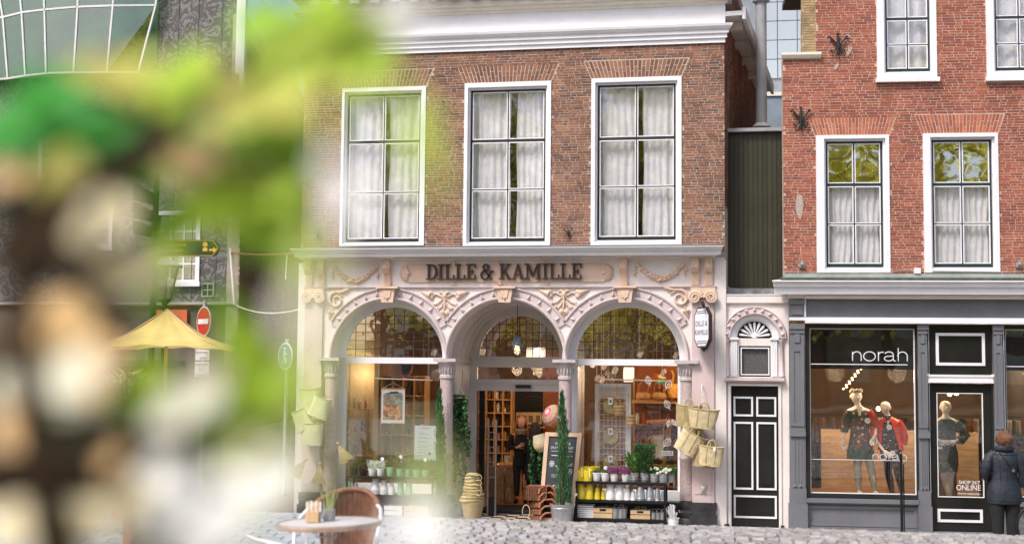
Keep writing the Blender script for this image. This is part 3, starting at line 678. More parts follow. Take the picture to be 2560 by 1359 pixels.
for i in (0, 2):
    c = AC[i]; Rw = Rin-.125; m = MB(); y = .33
    m.arch([(Rin+.02, y), (Rw+.05, y), (Rw+.05, y+.02), (Rw, y+.025), (Rw, y+.08), (Rin+.02, y+.08)], c, zTB, 0, pi, 40)
    m.box(c-Rin-.02, c+Rin+.02, y, y+.075, zTBb, zTB+.001)
    for s in (-1, 1): m.box(c+s*Rw, c+s*(Rin+.02), y+.001, y+.08, .55, zTBb); m.box(c+s*Rw, c+s*(Rw-.03), y+.02, y+.06, .55, zTBb)
    m.box(c-Rin-.02, c+Rin+.02, y-.04, y+.1, .40, .56)
    w = m.part('shop_window', WHITE, BM, label='arched shop window with leaded top, '+('left' if i == 0 else 'right')+' of the doorway')
    arch_grid(w, c, zTB, Rw, y+.05, 12 if i else 10, 6, GL)
    g = MB(); g.box(c-Rw+.031, c+Rw-.031, y+.04, y+.046, .56, zTBb-.001); g.part('pane', GS, w)
    m = MB(); m.box(c-Rin-.04, c+Rin+.04, .05, .4, 0, .399); m.part('stall_riser', BSTONE, BM)
# door wall at the back of the porch
y = PD; zz = lambda py: U(1298, py, y)[1]; xx = lambda px: U(px, 950, y)[0]
cD = (xx(1197)+xx(1397))/2; RD = (xx(1397)-xx(1197))/2
m = MB(); zcD = zz(891)
m.arch([(Rin+.03, y), (RD+.06, y), (RD+.05, y+.03), (RD, y+.03), (RD, y+.1), (Rin+.2, y+.1), (Rin+.2, y)], cD, zcD, 0, pi, 40)
for k in range(20):   # fill between ring and porch
    pass
m.box(cx-Rin-.1, xx(1192), y, y+.1, 0, zcD); m.box(xx(1402), cx+Rin+.1, y, y+.1, 0, zcD)
m.box(xx(1192)+.001, xx(1402)-.001, y-.001, y+.09, zz(918), zcD+.001); m.box(xx(1192)+.001, xx(1402)-.001, y-.03, y+.06, zz(908), zz(900))
m.box(xx(1192)+.001, xx(1402)-.001, y-.002, y+.09, zz(977), zz(948))
m.box(xx(1180), xx(1402), y-.03, y-.002, zz(960), zz(956))
DW = m.part('door_front', mat('door_grey_white', (206, 204, 208), .45, .04, 2, dirt=.08), BM)
arch_grid(DW, cD, zcD, RD, y+.05, 12, 5, GL)
g = MB(); g.box(xx(1193), xx(1401), y+.04, y+.046, zz(947), zz(919)); g.part('pane', glass('transom_glass', .2, wav=.08), DW)
g = MB(); g.box(xx(1291), xx(1328), y-.08, y-.003, zz(969), zz(962)); g.part('door_sensor', mat('black_plastic', (24, 24, 25), .35, .05), DW)
m = MB(); m.box(xx(1186), xx(1193), y+.02, y+.12, .02, zz(977)-.002); m.part('door_jamb', mat('alu', (140, 142, 146), .35, .05, metal=.6), DW)
m = MB(); m.box(xx(1196), xx(1208), y+.13, y+.17, .02, zz(978)); m.part('sliding_door_edge', mat('black_plastic', (24, 24, 25)), DW)
# shop room
ROOMW = mat('shop_back_wall', (128, 100, 74), .85, .12, 1.5, bump=.05)
WOODF = mat('oak_floor', (150, 100, 64), .5, .12, 3, wave=(6, 'X', 3, .12))
WOOD = mat('pine_shelf_wood', (196, 148, 98), .6, .1, 3, wave=(9, 'Z', 4, .12))
yB = 7.0
m = MB(); m.box(xL, xR, yB, yB+.1, 0, zCE); m.box(xL+.26, xL+.32, .45, yB, 0, zCE); m.box(xR-.06, xR, .45, yB, 0, zCE); m.part('shop_wall', ROOMW, BM)
m = MB(); m.box(xL+.02, xR-.02, .45, 3.2, zCE-.1, zCE); m.box(xL+.02, xR-.02, 3.2, yB, zCE-.1, zCE); m.part('shop_ceiling', mat('shop_ceiling_paint', (170, 150, 130), .9), BM)
m = MB(); m.box(xL, xR, PD+.1, yB, -.05, .045); m.box(xL, cx-Rin-.08, .4, PD+.1, -.05, .044); m.box(cx+Rin+.08, xR, .4, PD+.1, -.05, .044); m.part('shop_floor', WOODF, BM)
# chequered porch floor, each tile a piece
TB = mat('black_floor_tile', (34, 32, 34), .4, .2, 8); TW = mat('cream_floor_tile', (196, 180, 166), .5, .1, 8)
pf = MB(); pf.box(cx-Rin-.02, cx+Rin+.02, -.35, PD+.1, -.1, .0); pfo = pf.part('porch_floor', MORT, BM)
tw = .21
for i in range(9):
    for j in range(8):
        xa = cx-Rin+.02+i*tw; ya = -.33+j*tw
        if xa+tw > cx+Rin: continue
        t = MB(); t.box(xa+.003, xa+tw-.003, ya+.003, ya+tw-.003, 0, .012+rnd(0, .001)); t.part('tile', TB if (i+j) % 2 else TW, pfo)
dm = MB(); dm.box(cx-.7, cx+.75, 1.25, PD+.6, .046 if False else .014, .055); dm.part('door_mat', mat('black_mat', (30, 30, 32), 1, .2, 40), BM)
# ------------------------------------------------------------------ NEIGHBOUR (red brick, grey shopfront)
use('N')
GREYP = mat('slate_grey_paint', (112, 114, 120), .45, .05, 2, dirt=.15, bump=.04, bs=30)
GREYD = mat('slate_grey_fascia', (108, 110, 114), .6, .06, 3, dirt=.12)
BLUEG = mat('blue_green_sash', (42, 56, 58), .35, .1, 4)
LEADG = mat('pale_green_lead', (160, 172, 170), .6, .1, 3, dirt=.3)
BN = T('red_brick_building', 'red brick building with white framed windows above a slate grey shopfront', 'building', (UN(2260, 680)[0], .5, 0))
def nx(px, py=680, y=0.0): return UN(px, py, y)[0]
def nz(py, px=2260, y=0.0): return UN(px, py, y)[1]
nxa = nx(1959, 400); nxb = nx(2700, 400)
NO = [(2041, 338, 2224, 681), (2309, 333, 2497, 681), (2191, -140, 2340, 196), (2464, -140, 2628, 193)]
NI = [(2064, 354, 2207, 669), (2329, 350, 2480, 669), (2211, -120, 2323, 182), (2484, -120, 2606, 179)]
NR = [[(462, .05, 1), (560, .018, 0)], [(461, .05, 1), (559, .018, 0)], [(48, .045, 1), (113, .018, 0)], [(44, .045, 1), (110, .018, 0)]]
nw = []
for k in range(4): nw.append(sash_window(BN, UN, NO[k], NI[k], NR[k], dark=BLUEG, gltop=GD if k < 2 else None, sill=.07 if k > 1 else None))
for k in (2, 3):
    w = nw[k]; m = MB(); m.box(w['X0']-.02, w['X1']+.02, -.07, -.002, w['Z0']-.06, w['Z0']-.001); m.part('lead_sill', mat('grey_blue_sill', (168, 178, 184), .6, .06, 3, dirt=.25), w['root'])
nh = [(w['X0'], w['X1'], w['Z0'], w['Z1']) for w in nw]
zN0, zN1 = nz(700), nz(-120); zLd = nz(141, 2000); xLd = nx(2040, 70)
m = MB(); wall_holes(m, nxa, nxb, zN0, zLd, nh, 0, .3); wall_holes(m, xLd, nxb, zLd, zN1, nh, 0, .3); m.part('wall', MORT2, BN)
NARC = []
for w in nw[:2]: ww = w['X1']-w['X0']; NARC.append(((w['X0']+w['X1'])/2, w['Z1']+.01, ww+.02, ww+.22, .29))
def cut_n(z):
    o = []
    for w in nw:
        if w['Z0']-.07 < z < w['Z1']+.01: o.append((w['X0']-.004, w['X1']+.004))
    for cx_, zb_, w0, w1, h in NARC:
        if zb_-.02 < z < zb_+h+.01: q = (z-zb_)/h; wd = w0+(w1-w0)*q; o.append((cx_-wd/2-.01, cx_+wd/2+.01))
    if z > zLd-.03: o.append((nxa-1, xLd))
    return o
for cx_, zb_, w0, w1, h in NARC: splay_arch(BN, cx_, zb_, w0, w1, h, 24, BR2A)
put_bricks(BN, brick_list(nxa, nxb, zN0+.02, zN1, cut_n, L=.20, joint=.0115), BR2, keep=200)
# yellow brick return, ledge, plaster scars and rough patch
bl = brick_list(nx(2005, 70, .12), xLd+.02, zLd, zN1, lambda z: [], L=.18)
m = MB()
for b in bl: m.box(b[0], b[1], .10, .3, b[2], b[3])
m.part('yellow_brickwork', BR3, BN, kind='stuff')
m = MB(); m.box(nx(2005, 70, .12), xLd+.02, .108, .3, zLd, zN1); m.part('pier', MORT2, BN)
m = MB(); m.sweep([(-.03, nz(149, 2000)), (-.06, nz(147, 2000)), (-.09, nz(140, 2000)), (-.09, nz(134, 2000))], nx(1953, 140), nx(2052, 140)); m.part('stone_ledge', CREAMW, BN)
def scar(pts, mt, r):
    m = MB()
    for (px, py) in pts:
        x, z = UN(px, py)
        k = 9; m.add([(x, -.009, z)]+[(x+r*rnd(.5, 1.3)*cos(2*pi*i/k), -.008, z+r*rnd(.6, 1.4)*sin(2*pi*i/k)) for i in range(k)], [(0, i+1, (i+1) % k+1) for i in range(k)])
    return m
PL = mat('old_plaster_patch', (176, 160, 150), .9, .1, 20, bump=.3)
def patch(px, py, w, h, mt, name='plaster_patch', tilt=0):
    x, z = UN(px, py); k = 14; m = MB()
    o = [(w*rnd(.85, 1.1)*cos(2*pi*i/k), h*rnd(.85, 1.1)*sin(2*pi*i/k)) for i in range(k)]
    m.add([(x, -.014, z)]+[(x+a*cos(tilt)-b*sin(tilt), -.012, z+a*sin(tilt)+b*cos(tilt)) for a, b in o], [(0, i+1, (i+1) % k+1) for i in range(k)])
    m.part(name, mt, BN)
patch(1999, 515, .06, .20, PL); patch(2122, 130, .03, .11, PL, tilt=-.5); patch(2090, 168, .03, .06, PL, tilt=-.6); patch(2118, 92, .05, .03, PL)
IRON = mat('black_iron', (36, 36, 40), .5, .2, 6)
def anchor(root, Uf, px, py, s, mt=IRON):
    x, z = Uf(px, py); m = MB()
    m.tube([(x, -.05, z-.17*s), (x, -.055, z), (x, -.05, z+.17*s)], [.016*s, .026*s, .02*s], 6)
    for q in (-1, 1):
        m.tube([(x, -.05, z-.02*s)]+[(x+q*s*(.02+.11*sin(t*1.35)), -.05, z+s*(.02+.13*t)) for t in (.2, .5, .8, 1.0)]+[(x+q*s*.16, -.05, z+s*.12)], [.02*s, .02*s, .02*s, .018*s, .014*s, .02*s], 6)
        m.tube([(x, -.05, z)]+[(x+q*s*(.02+.06*t), -.05, z-s*(.02+.12*t)) for t in (.3, .6, .9)]+[(x+q*s*.11, -.05, z-s*.10), (x+q*s*.10, -.05, z-s*.07)], .014*s, 6)
    m.box(x-.03*s, x+.03*s, -.075, .0, z-.035*s, z+.035*s); m.ball((x, -.05, z+.18*s), .025*s, 6)
    m.part('wall_anchor', mt, root, smooth=50)
anchor(BN, UN, 2094, 115, 1.0); anchor(BN, UN, 2001, 299, 1.0)
for px in (2004, 2546):
    x, z = UN(px, 661); m = MB(); m.box(x-.045, x+.045, -.04, 0, z-.05, z+.03); m.box(x-.02, x+.02, -.06, -.041, z-.02, z+.07); m.ball((x, -.08, z+.0), .03, 6); m.part('cable_hook', mat('galvanised', (170, 172, 176), .4, .1, 20, metal=.5), BN)
x, z = UN(2292, 677); m = MB(); m.box(x-.05, x+.05, -.07, 0, z-.045, z+.045); m.part('junction_box', WHITE, BN)
m = MB(); m.tube([(nx(1960), -.03, nz(681, 1960)), (nx(2040), -.03, nz(683)), (nx(2225), -.03, nz(684)), (nx(2240), -.03, nz(676)), (nx(2290), -.03, nz(675))], .008, 5); m.tube([(nx(2330), -.03, nz(678)), (nx(2500), -.03, nz(680)), (nx(2600), -.03, nz(679))], .008, 5); m.part('surface_cable', mat('grey_cable', (150, 140, 136)), BN)
m = MB(); m.box(nx(1959), nxb, -.05, -.001, nz(700), nz(685))
for px in range(2040, 2600, 72): m.box(nx(px), nx(px)+.012, -.056, -.05, nz(700), nz(685))
m.part('lead_flashing', LEADG, BN)
m = MB(); m.sweep([(-.28, nz(738)), (-.30, nz(722)), (-.34, nz(720)), (-.35, nz(712)), (-.40, nz(708)), (-.40, nz(705)), (-.1, nz(700))], nx(1949, 720, -.35), nxb+.5, ret=.4); m.part('cornice', WHITE, BN)
m = MB(); m.box(nx(1952, 702, -.3), nxb, -.38, -.05, nz(704)+.012, nz(702)+.03); m.part('gutter_edge', mat('mossy_lead', (92, 96, 84), .8, .2, 8), BN)
m = MB(); m.box(nx(2010), nxb, -.18, -.03, nz(748), nz(739)); m.sweep([(-.05, nz(749)), (-.12, nz(748)), (-.14, nz(742)), (-.18, nz(738))], nx(1968), nx(2012)); m.part('bed_moulding', CREAMW, BN)
m = MB(); m.box(nx(2014), nxb, -.05, .1, nz(793), nz(749)); m.part('fascia', GREYD, BN)
m = MB(); m.box(nx(1972), nx(2008), -.10, .1, nz(792), nz(750)); m.box(nx(1976), nx(2004), -.115, -.101, nz(788), nz(766)); m.box(nx(1973)-.005, nx(2008)+.005, -.13, -.101, nz(762), nz(751)); m.part('cap_block', GREYP, BN)
m = MB(); m.box(nx(2008)+.002, nx(2013), -.09, .1, nz(793), nz(749)); m.box(nx(1972), nxb, -.09, .1, nz(802), nz(794)); m.box(nx(2010), nxb, -.15, .1, nz(809), nz(802)+.001); m.part('fascia_moulding', WHITE, BN)
def pil(pa, pb):
    xa, xb = nx(pa, 1000), nx(pb, 1000); w = xb-xa; m = MB()
    m.box(xa, xb, -.06, .12, nz(1225), nz(810)); m.box(xa-.012, xb+.012, -.10, -.059, nz(824), nz(811)); m.box(xa-.006, xb+.006, -.08, -.059, nz(834), nz(826))
    wall_holes(m, xa+w*.0, xb-w*.0, nz(1068), nz(862), [(xa+w*.28, xb-w*.28, nz(1060), nz(880))], -.075, -.06)
    m.box(xa+w*.3, xb-w*.3, -.085, -.06, nz(858), nz(836))
    m.box(xa-.015, xb+.015, -.10, -.0605, nz(1093), nz(1080)); m.box(xa-.008, xb+.008, -.085, -.0604, nz(1080)+.001, nz(1074))
    for k in range(3): m.box(xa+w*(.22+.24*k), xa+w*(.31+.24*k), -.072, -.06, nz(1208), nz(1104))
    for k in (-1, 1): xm = (xa+xb)/2+k*w*.2; m.add([(xm-w*.18, -.06, nz(1222)), (xm+w*.18, -.06, nz(1222)), (xm, -.06, nz(1211)), (xm, -.095, nz(1218))], [(0, 1, 3), (1, 2, 3), (2, 0, 3)])
    m.box(xa-.035, xb+.035, -.12, .12, 0, nz(1262)); m.box(xa-.02, xb+.02, -.10, .12, nz(1262)+.001, nz(1225)-.001)
    m.part('pilaster', GREYP, BN)
pil(1975, 2010); pil(2295, 2318); pil(2484, 2506)
BLK = mat('satin_black_paint', (42, 42, 39), .3, .12, 3)
def rectline(mb, x0, x1, z0, z1, t, y0, y1): wall_holes(mb, x0, x1, z0, z1, [(x0+t, x1-t, z0+t, z1-t)], y0, y1)
# window 1
x0, x1, z0, z1 = nx(2012, 1000), nx(2294, 1000), nz(1247), nz(811)
def shopwin(x0, x1, lx0, lx1, lbl):
    m = MB(); wall_holes(m, x0, x1, z0, z1, [(lx0, lx1, nz(1236), nz(821))], .0, .12); w = m.part('shop_window', BLK, BN)
    m = MB(); rectline(m, lx0-.001, lx1+.001, nz(1236)-.001, nz(821)+.001, .015, .03, .06); m.part('white_bead', WHITE, w)
    m = MB(); m.box(lx0+.014, lx1-.014, .05, .056, nz(1236)+.013, nz(821)-.013); m.part('pane', glass('shop_window_glass2', .08, wav=.04, ws=1.2), w)
    m = MB(); m.box(lx0+.014, lx1-.014, .062, .066, nz(923), nz(821)-.013); m.part('black_film', mat('black_window_film', (30, 29, 27), .25, .2, 1.5), w)
    return w
m = MB(); m.box(nx(2010)+.0, x0-.0005, -.055, .1, z0, z1); m.part('window_post', mat('grey_white_post', (196, 198, 204), .5, .05), BN)
W1 = shopwin(x0, x1, nx(2025, 1000), nx(2289, 1000), 'norah')
def thin(mb, pts, w, y): mb.ribbon(pts, w, y-.002, y)
def norah(x0, z0, wtot, hx, y, sw):
    """light sans lowercase lettering"""
    m = MB(); yy = [y]
    def st(p): m.ribbon([(x0+a*wtot, z0+b*hx) for a, b in p], sw, yy[0]-.001, yy[0]); yy[0] -= .0003
    k = hx/wtot
    def n_(x, w): st([(x, 0), (x, 1.0)]); st([(x, .55)]+arc(x+w/2, .55, w/2, .45, 180, 0, 12)+[(x+w, 0)])
    n_(.01, .155)
    st(arc(.315, .5, .105, .5, 90, 450, 24))
    st([(.475, 0), (.475, 1.0)]); st([(.475, .55)]+arc(.545, .55, .07, .42, 180, 70, 8))
    st(arc(.665, .72, .075, .28, 165, 0, 8)+[(.74, .15), (.755, .02), (.785, 0)]); st([(.74, .56), (.66, .52)]+arc(.655, .27, .075, .26, 100, 280, 8)+[(.70, .05), (.74, .22)])
    st([(.83, 0), (.83, 1.42)]); st([(.83, .55)]+arc(.905, .55, .085, .45, 180, 0, 12)+[(.99, 0)])
    return m
xa, xb = nx(2131, 900), nx(2271, 900); zb_ = nz(902); hx = nz(879)-zb_
norah(xa, zb_, xb-xa, hx, .048, .014).part('lettering', WHITE, W1)
m = MB(); m.box(nx(2025, 911)+.014, nx(2270, 911), .045, .049, nz(912), nz(910)); m.box(nx(2025, 1150)+.014, nx(2268, 1150), .046, .049, nz(1151.7), nz(1150.5)); m.part('window_line', WHITE, W1)
xa, xb = nx(2183, 1150), nx(2268, 1150); zb_ = nz(1149); norah(xa, zb_, xb-xa, nz(1136)-zb_, .048, .008).part('lettering', WHITE, W1)
m = MB(); m.box(x0, x1, -.10, .1, nz(1258), nz(1248)); m.box(x0, x1, -.06, .1, nz(1262), nz(1258)-.001); m.box(x0, x1, .0, .1, 0, nz(1262)); rectline(m, x0+.03, x1-.03, .1, nz(1266), .05, -.02, -.001); m.box(x0, x1, -.05, .1, 0, .09); m.part('stall_riser', GREYP, BN)
# door unit
x0d, x1d = nx(2320, 1000), nx(2483, 1000)
m = MB(); m.box(x0d, x1d, .03, .12, nz(933), nz(811)); wd = m.part('door_fanlight_panel', BLACKG, BN)
m = MB(); rectline(m, nx(2340, 870), nx(2463, 870), nz(912), nz(831), .045, .012, .029); m.part('white_moulding', WHITE, wd)
m = MB(); m.box(x0d-.03, x1d+.01, -.05, .12, nz(940), nz(935)); m.box(x0d-.02, x1d, -.03, .12, nz(948), nz(940)+.001); m.box(x0d-.02, x1d, -.06, .12, nz(955), nz(948)+.001); m.part('transom', WHITE, BN)
m = MB(); wall_holes(m, x0d, x1d, .06, nz(957), [(nx(2345, 1100), nx(2459, 1100), nz(1239), nz(981))], .04, .1); DN = m.part('door', BLACKG, BN, label='black shop door with a tall glass pane')
m = MB(); rectline(m, nx(2344, 1100), nx(2460, 1100), nz(1240), nz(980), .012, .03, .06); m.part('white_bead', WHITE, DN)
m = MB(); rectline(m, nx(2345, 1285), nx(2458, 1285), nz(1302), nz(1269), .04, .02, .039); m.part('white_moulding', WHITE, DN)
m = MB(); m.box(nx(2345, 1100)+.011, nx(2459, 1100)-.011, .065, .07, nz(1239)+.011, nz(981)-.011); m.part('pane', MATS['shop_window_glass2'], DN)
m = MB(); yt = .058; text(m, 'SHOP 24/7', nx(2399, 1200), nz(1207), .058, yt, width=.32, depth=0); text(m, 'ONLINE', nx(2393, 1220), nz(1222), .085, yt, width=.37); text(m, 'WWW.NORAH.EU', nx(2397, 1230), nz(1233), .028, yt, width=.34); m.part('lettering', WHITE, DN)
m = MB(); m.box(x0d, x1d, -.12, .1, 0, .05); m.part('doorstep', mat('blue_grey_step', (110, 122, 134), .7, .1), BN)
m = MB(); m.box(x1d-.03, x1d-.005, .0, .03, nz(1320), nz(957)); m.part('door_edge', BLK, DN)
W3 = shopwin(nx(2507, 1000), nxb, nx(2516, 1000), nxb-.05, 'x')
m = MB(); m.box(nx(2517, 911), nxb-.1, .045, .049, nz(914), nz(912)); m.part('window_line', WHITE, W3)
m = MB(); m.box(nx(2507), nxb, -.10, .1, nz(1258), nz(1248)); m.box(nx(2507), nxb, .0, .1, 0, nz(1258)-.001); m.part('stall_riser', GREYP, BN)
m = MB(); m.box(nx(2318.5), nx(2320)-.002, -.01, .1, 0, z1); m.box(nx(2504.5), nx(2507)-.002, -.01, .1, 0.02, z1); m.part('door_post', WHITE, BN)
m = MB(); sdd_ = FNI.to_3x3() @ ray(1961, 680); m.box(nxa+.4+sdd_.x/sdd_.y*9, nxb+2, 8.8, 9, 0, zN1+1.2); m.part('sun_block_rear_wall', MORT2, BN); m = MB(); m.prism([(xLd+2, zN1+.01), (nxb+2, zN1+.01), (nxb+1, zN1+2.5), (xLd+2.6, zN1+2.5)], .0, 9); m.part('roof', MATS['sun_block_roof'], BN)  # neighbour's unseen back wall and roof, added as sun blockers too
# curtains upstairs
for k, lb in ((0, 'left first floor'), (1, 'right first floor')):
    w = nw[k]; zt_ = nz(466, 2100, .2)
    curtain(w['x0']+.0, w['xm']+.02, w['z0']-.02, zt_, .21, 5, f'net curtain drawn aside, left half of the {lb} window, red brick house', skew=-.05 if k == 0 else .03, gather=None)
    curtain(w['xm']-.02, w['x1']+.0, w['z0']-.02, zt_, .21, 5, f'net curtain in soft folds, right half of the {lb} window, red brick house', skew=.0)
for k, lb in ((2, 'upper left'), (3, 'upper right')):
    w = nw[k]; curtain(w['x0'], w['x1'], w['z0']-.02, w['z1'], .22, 3, f'plain net curtain filling the {lb} window of the red brick house', amp=.015)
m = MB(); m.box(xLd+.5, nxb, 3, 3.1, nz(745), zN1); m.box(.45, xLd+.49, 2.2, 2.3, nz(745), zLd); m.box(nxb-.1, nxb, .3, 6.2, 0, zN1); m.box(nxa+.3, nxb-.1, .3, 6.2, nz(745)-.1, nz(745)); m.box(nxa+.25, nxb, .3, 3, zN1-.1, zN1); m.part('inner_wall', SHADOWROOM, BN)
NW_ = mat('boutique_wall', (112, 92, 76), .8, .1, 1.5)
m = MB(); m.box(nxa+.25, nxb-.1, 5.6, 5.7, 0, nz(745)-.1); m.part('shop_wall', NW_, BN)
m = MB(); m.box(nxa+.25, nxb-.1, .12, 5.6, -.05, .1); m.part('shop_floor', WOODF, BN)
m = MB(); m.box(nx(2014), nx(2294), .13, 1.7, .101, nz(1243)); m.part('display_platform', WOODF, BN)

sd_ = (FNI.to_3x3() @ ray(1961, 680)); ang_ = atan2(sd_.y, sd_.x); L_ = MB().box(0, 4.5, -.2, -.0, 0, zLd); Q_ = Matrix.Translation((nxa+.01, .3, 0)) @ Matrix.Rotation(ang_, 4, 'Z'); L_.v = [tuple(Q_ @ Vector(v)) for v in L_.v]; L_.part('side_wall', MORT2, BN)
sd_ = (FNI.to_3x3() @ ray(2007, 70)); ang_ = atan2(sd_.y, sd_.x); L_ = MB().box(0, 4.0, -.2, -.0, zLd, zN1); Q_ = Matrix.Translation((nx(2006, 70, .3)+.02, .3, 0)) @ Matrix.Rotation(ang_, 4, 'Z'); L_.v = [tuple(Q_ @ Vector(v)) for v in L_.v]; L_.part('side_wall', MORT2, BN)
# ------------------------------------------------------------------ GAP between the houses
use('M')
GB = T('green_boarded_wall', 'dark green boarded wall closing the gap between the two brick houses', 'wall', (U(1885, 500, .5)[0], .5, 2.9))
GBM = mat('dark_olive_boards', (50, 50, 36), .45, .12, 1.6, isl=.16, dirt=.2)
xa, xb = U(1812, 500, .5)[0], U(1966, 500, .5)[0]; za, zb_ = U(1885, 722, .5)[1], U(1885, 331, .5)[1]
for k in range(13):
    a = xa+(xb-xa)*k/13; m = MB(); m.box(a+.003, a+(xb-xa)/13-.003, .5-rnd(0, .004), .54, za, zb_); m.part('board', GBM, GB)
m = MB(); m.box(xa, xb, .53, .6, za, zb_); m.part('backing', BSTONE, GB)
m = MB(); m.box(xa-.03, xb+.03, .40, .62, zb_+.002, zb_+.06); m.part('zinc_cap', mat('zinc', (150, 152, 158), .45, .1, 5), GB)
m = MB(); m.box(xa, xb, .3, .62, za-.13, za-.002); m.part('lead_apron', mat('weathered_lead', (120, 122, 126), .7, .3, 5, dirt=.4), GB)
m = MB(); m.tube([(xa+.03, .46, zb_), (xa+.03, .46, za+.06), (xa+.07, .44, za), (xb-.03, .44, za-.02)], .012, 6); m.part('white_cable', WHITE, GB)
# flue pipe
x0p, x1p = U(1889, 150, 1.3)[0], U(1917, 150, 1.3)[0]; xc = (x0p+x1p)/2; rp = (x1p-x0p)/2; zp = lambda py: U(1900, py, 1.3)[1]
FL = T('flue_pipe', 'tall grey metal flue pipe rising in the gap between the houses', 'chimney pipe', (xc, 1.3, zp(318)))
ZN = mat('zinc_pipe', (168, 172, 178), .4, .1, 3, dirt=.2)
m = MB(); m.lathe([(rp, zp(312)), (rp, zp(5)), (rp, zp(-60))], (xc, 1.3, 0), 24); m.part('pipe', ZN, FL, smooth=50)
m = MB(); m.lathe([(rp*1.6, zp(318)), (rp*1.5, zp(314)), (rp*1.02, zp(308))], (xc, 1.3, 0), 24); m.part('flange', WHITE2, FL, smooth=50)
m = MB(); m.lathe([(rp*1.02, zp(8)), (rp*1.5, zp(6)), (rp*1.55, zp(3)), (rp*1.02, zp(0))], (xc, 1.3, 0), 24); m.part('collar', ZN, FL, smooth=50)
# flat roof behind the boards
m = MB(); m.box(xa, xb, .62, 6.5, zb_-.2, zb_-.05); m.part('flat_roof', mat('roof_felt', (120, 122, 126), .9, .1, 3), GB)
# pale grey panelled building far behind
y = 16; xa, xb = U(1700, 100, y)[0], U(2150, 100, y)[0]; za, zb_ = U(1950, 340, y)[1], U(1950, -80, y)[1]
GT = T('grey_clad_building', 'pale blue grey building with square cladding panels showing between the houses', 'building', ((xa+xb)/2, y, 0))
m = MB(); m.box(xa, xb, y+.05, y+6, 0, zb_); m.part('wall', mat('grey_clad_back', (140, 148, 156), .7), GT)
CP = mat('grey_cladding', (172, 182, 192), .5, .03, .6, isl=.03)
pw = .55; nzp = int((zb_-za)/pw)+2
for i in range(int((xb-xa)/pw)):
    for j in range(nzp):
        if (j-1)*pw+za < U(1950, 232, y)[1]: continue
        a = xa+i*pw; b = za+(j-1)*pw
        if not (U(1850, 100, y)[0] < a < U(2020, 100, y)[0]): continue
        m = MB(); m.box(a+.012, a+pw-.012, y, y+.05, b+.012, b+pw-.012); m.part('panel', CP, GT)
m = MB(); m.box(xa, xb, y-2, y, 0, U(1950, 240, y-2)[1]); m.part('lower_wing', mat('blue_grey_wing', (128, 140, 152), .6, .1, 1.5, dirt=.2), GT)
m = MB(); m.box(xa, xb, y-2.05, y-.0, U(1950, 240, y-2)[1], U(1950, 231, y-2)[1]); m.part('coping', CREAMW, GT)

# ------------------------------------------------------------------ PINK DOORWAY BAY
DB = T('pink_doorway', 'narrow pale pink doorway bay with black panelled door and small fan arch', 'doorway', (U(1887, 1000)[0], .1, 0))
v = lambda px, py=1000, y=.05: U(px, py, y)[0]; zq = lambda py, px=1887, y=.05: U(px, py, y)[1]
xa, xb = v(1809), v(1973)
cxq = (v(1843, 845)+v(1930, 845))/2; Rf = (v(1930, 845)-v(1843, 845))/2; zsq = zq(845)
hl = [(v(1828), v(1946), 0, zq(963)), (v(1848), v(1927), zq(941), zq(864))]
m = MB(); wall_holes(m, xa, xb, 0, zsq, hl, .05, .3)
R1 = Rf+.10
pts = [(cxq+R1*cos(pi-pi*i/24), zsq+R1*sin(pi-pi*i/24)) for i in range(25)]
ztop = zq(737)
for (a, b), (c, d) in zip(pts, pts[1:]): m.add([(a, .05, b), (c, .05, d), (c, .05, ztop), (a, .05, ztop)], [(0, 1, 2, 3)])
m.box(xa, cxq-R1, .05, .3, zsq, ztop); m.box(cxq+R1, xb, .05, .3, zsq, ztop); m.box(xa, xb, .0, .049, zq(757), ztop-.01); m.box(xa, xb, -.01, .4, ztop-.009, ztop+.01)
m.part('wall', PALEP, DB)
m = MB(); Ro = Rf+.23; m.arch([(R1, .05), (R1, .0), (R1+.02, -.02), (R1+.03, .0), (Ro-.02, .0), (Ro-.01, -.02), (Ro, .0), (Ro, .05)], cxq, zsq, 0, pi, 28); m.part('archivolt', MAUVE, DB, smooth=35)
for k in range(11):
    a = pi*(k+.5)/11; rm = (R1+Ro)/2+.01; p = Vector((cxq+rm*cos(a), 0, zsq+rm*sin(a))); er = Vector((cos(a), 0, sin(a))); et = Vector((-sin(a), 0, cos(a)))
    q = [p-er*.035-et*.03, p-er*.035+et*.03, p+er*.035+et*.03, p+er*.035-et*.03]; mm = MB(); mm.add([tuple(z_) for z_ in q]+[tuple(p+Vector((0, -.05, 0)))], [(0, 1, 4), (1, 2, 4), (2, 3, 4), (3, 0, 4)]); mm.part('pyramid_stud', MAUVE, DB)
m = MB(); m.arch([(Rf, .08), (Rf, .11), (Rf+.05, .06), (R1, .04), (R1, .3), (Rf, .3)], cxq, zsq, 0, pi, 28); m.box(v(1843), v(1930), .08, .3, zq(864), zsq); F = m.part('fanlight', WHITE, DB, smooth=30)
m = MB(); m.add([(cxq, .16, zsq)]+[(cxq+Rf*cos(pi*i/20), .16, zsq+Rf*sin(pi*i/20)) for i in range(21)], [(0, i+2, i+1) for i in range(20)]); m.part('fan_backing', BLK, F)
for k in range(9):
    a = radians(12+19.5*k); m = MB(); m.tube([(cxq+.05*cos(a), .13, zsq+.02+.05*sin(a)), (cxq+(Rf-.05)*cos(a), .12, zsq+.01+(Rf-.05)*sin(a)), (cxq+(Rf-.02)*cos(a), .12, zsq+.01+(Rf-.02)*sin(a))], [.009, .024, .008], 7); m.part('fan_ray', WHITE, F, smooth=60)
m = MB(); m.ball((cxq, .12, zsq+.03), (.05, .03, .06), 8); m.part('fan_hub', WHITE, F, smooth=60)
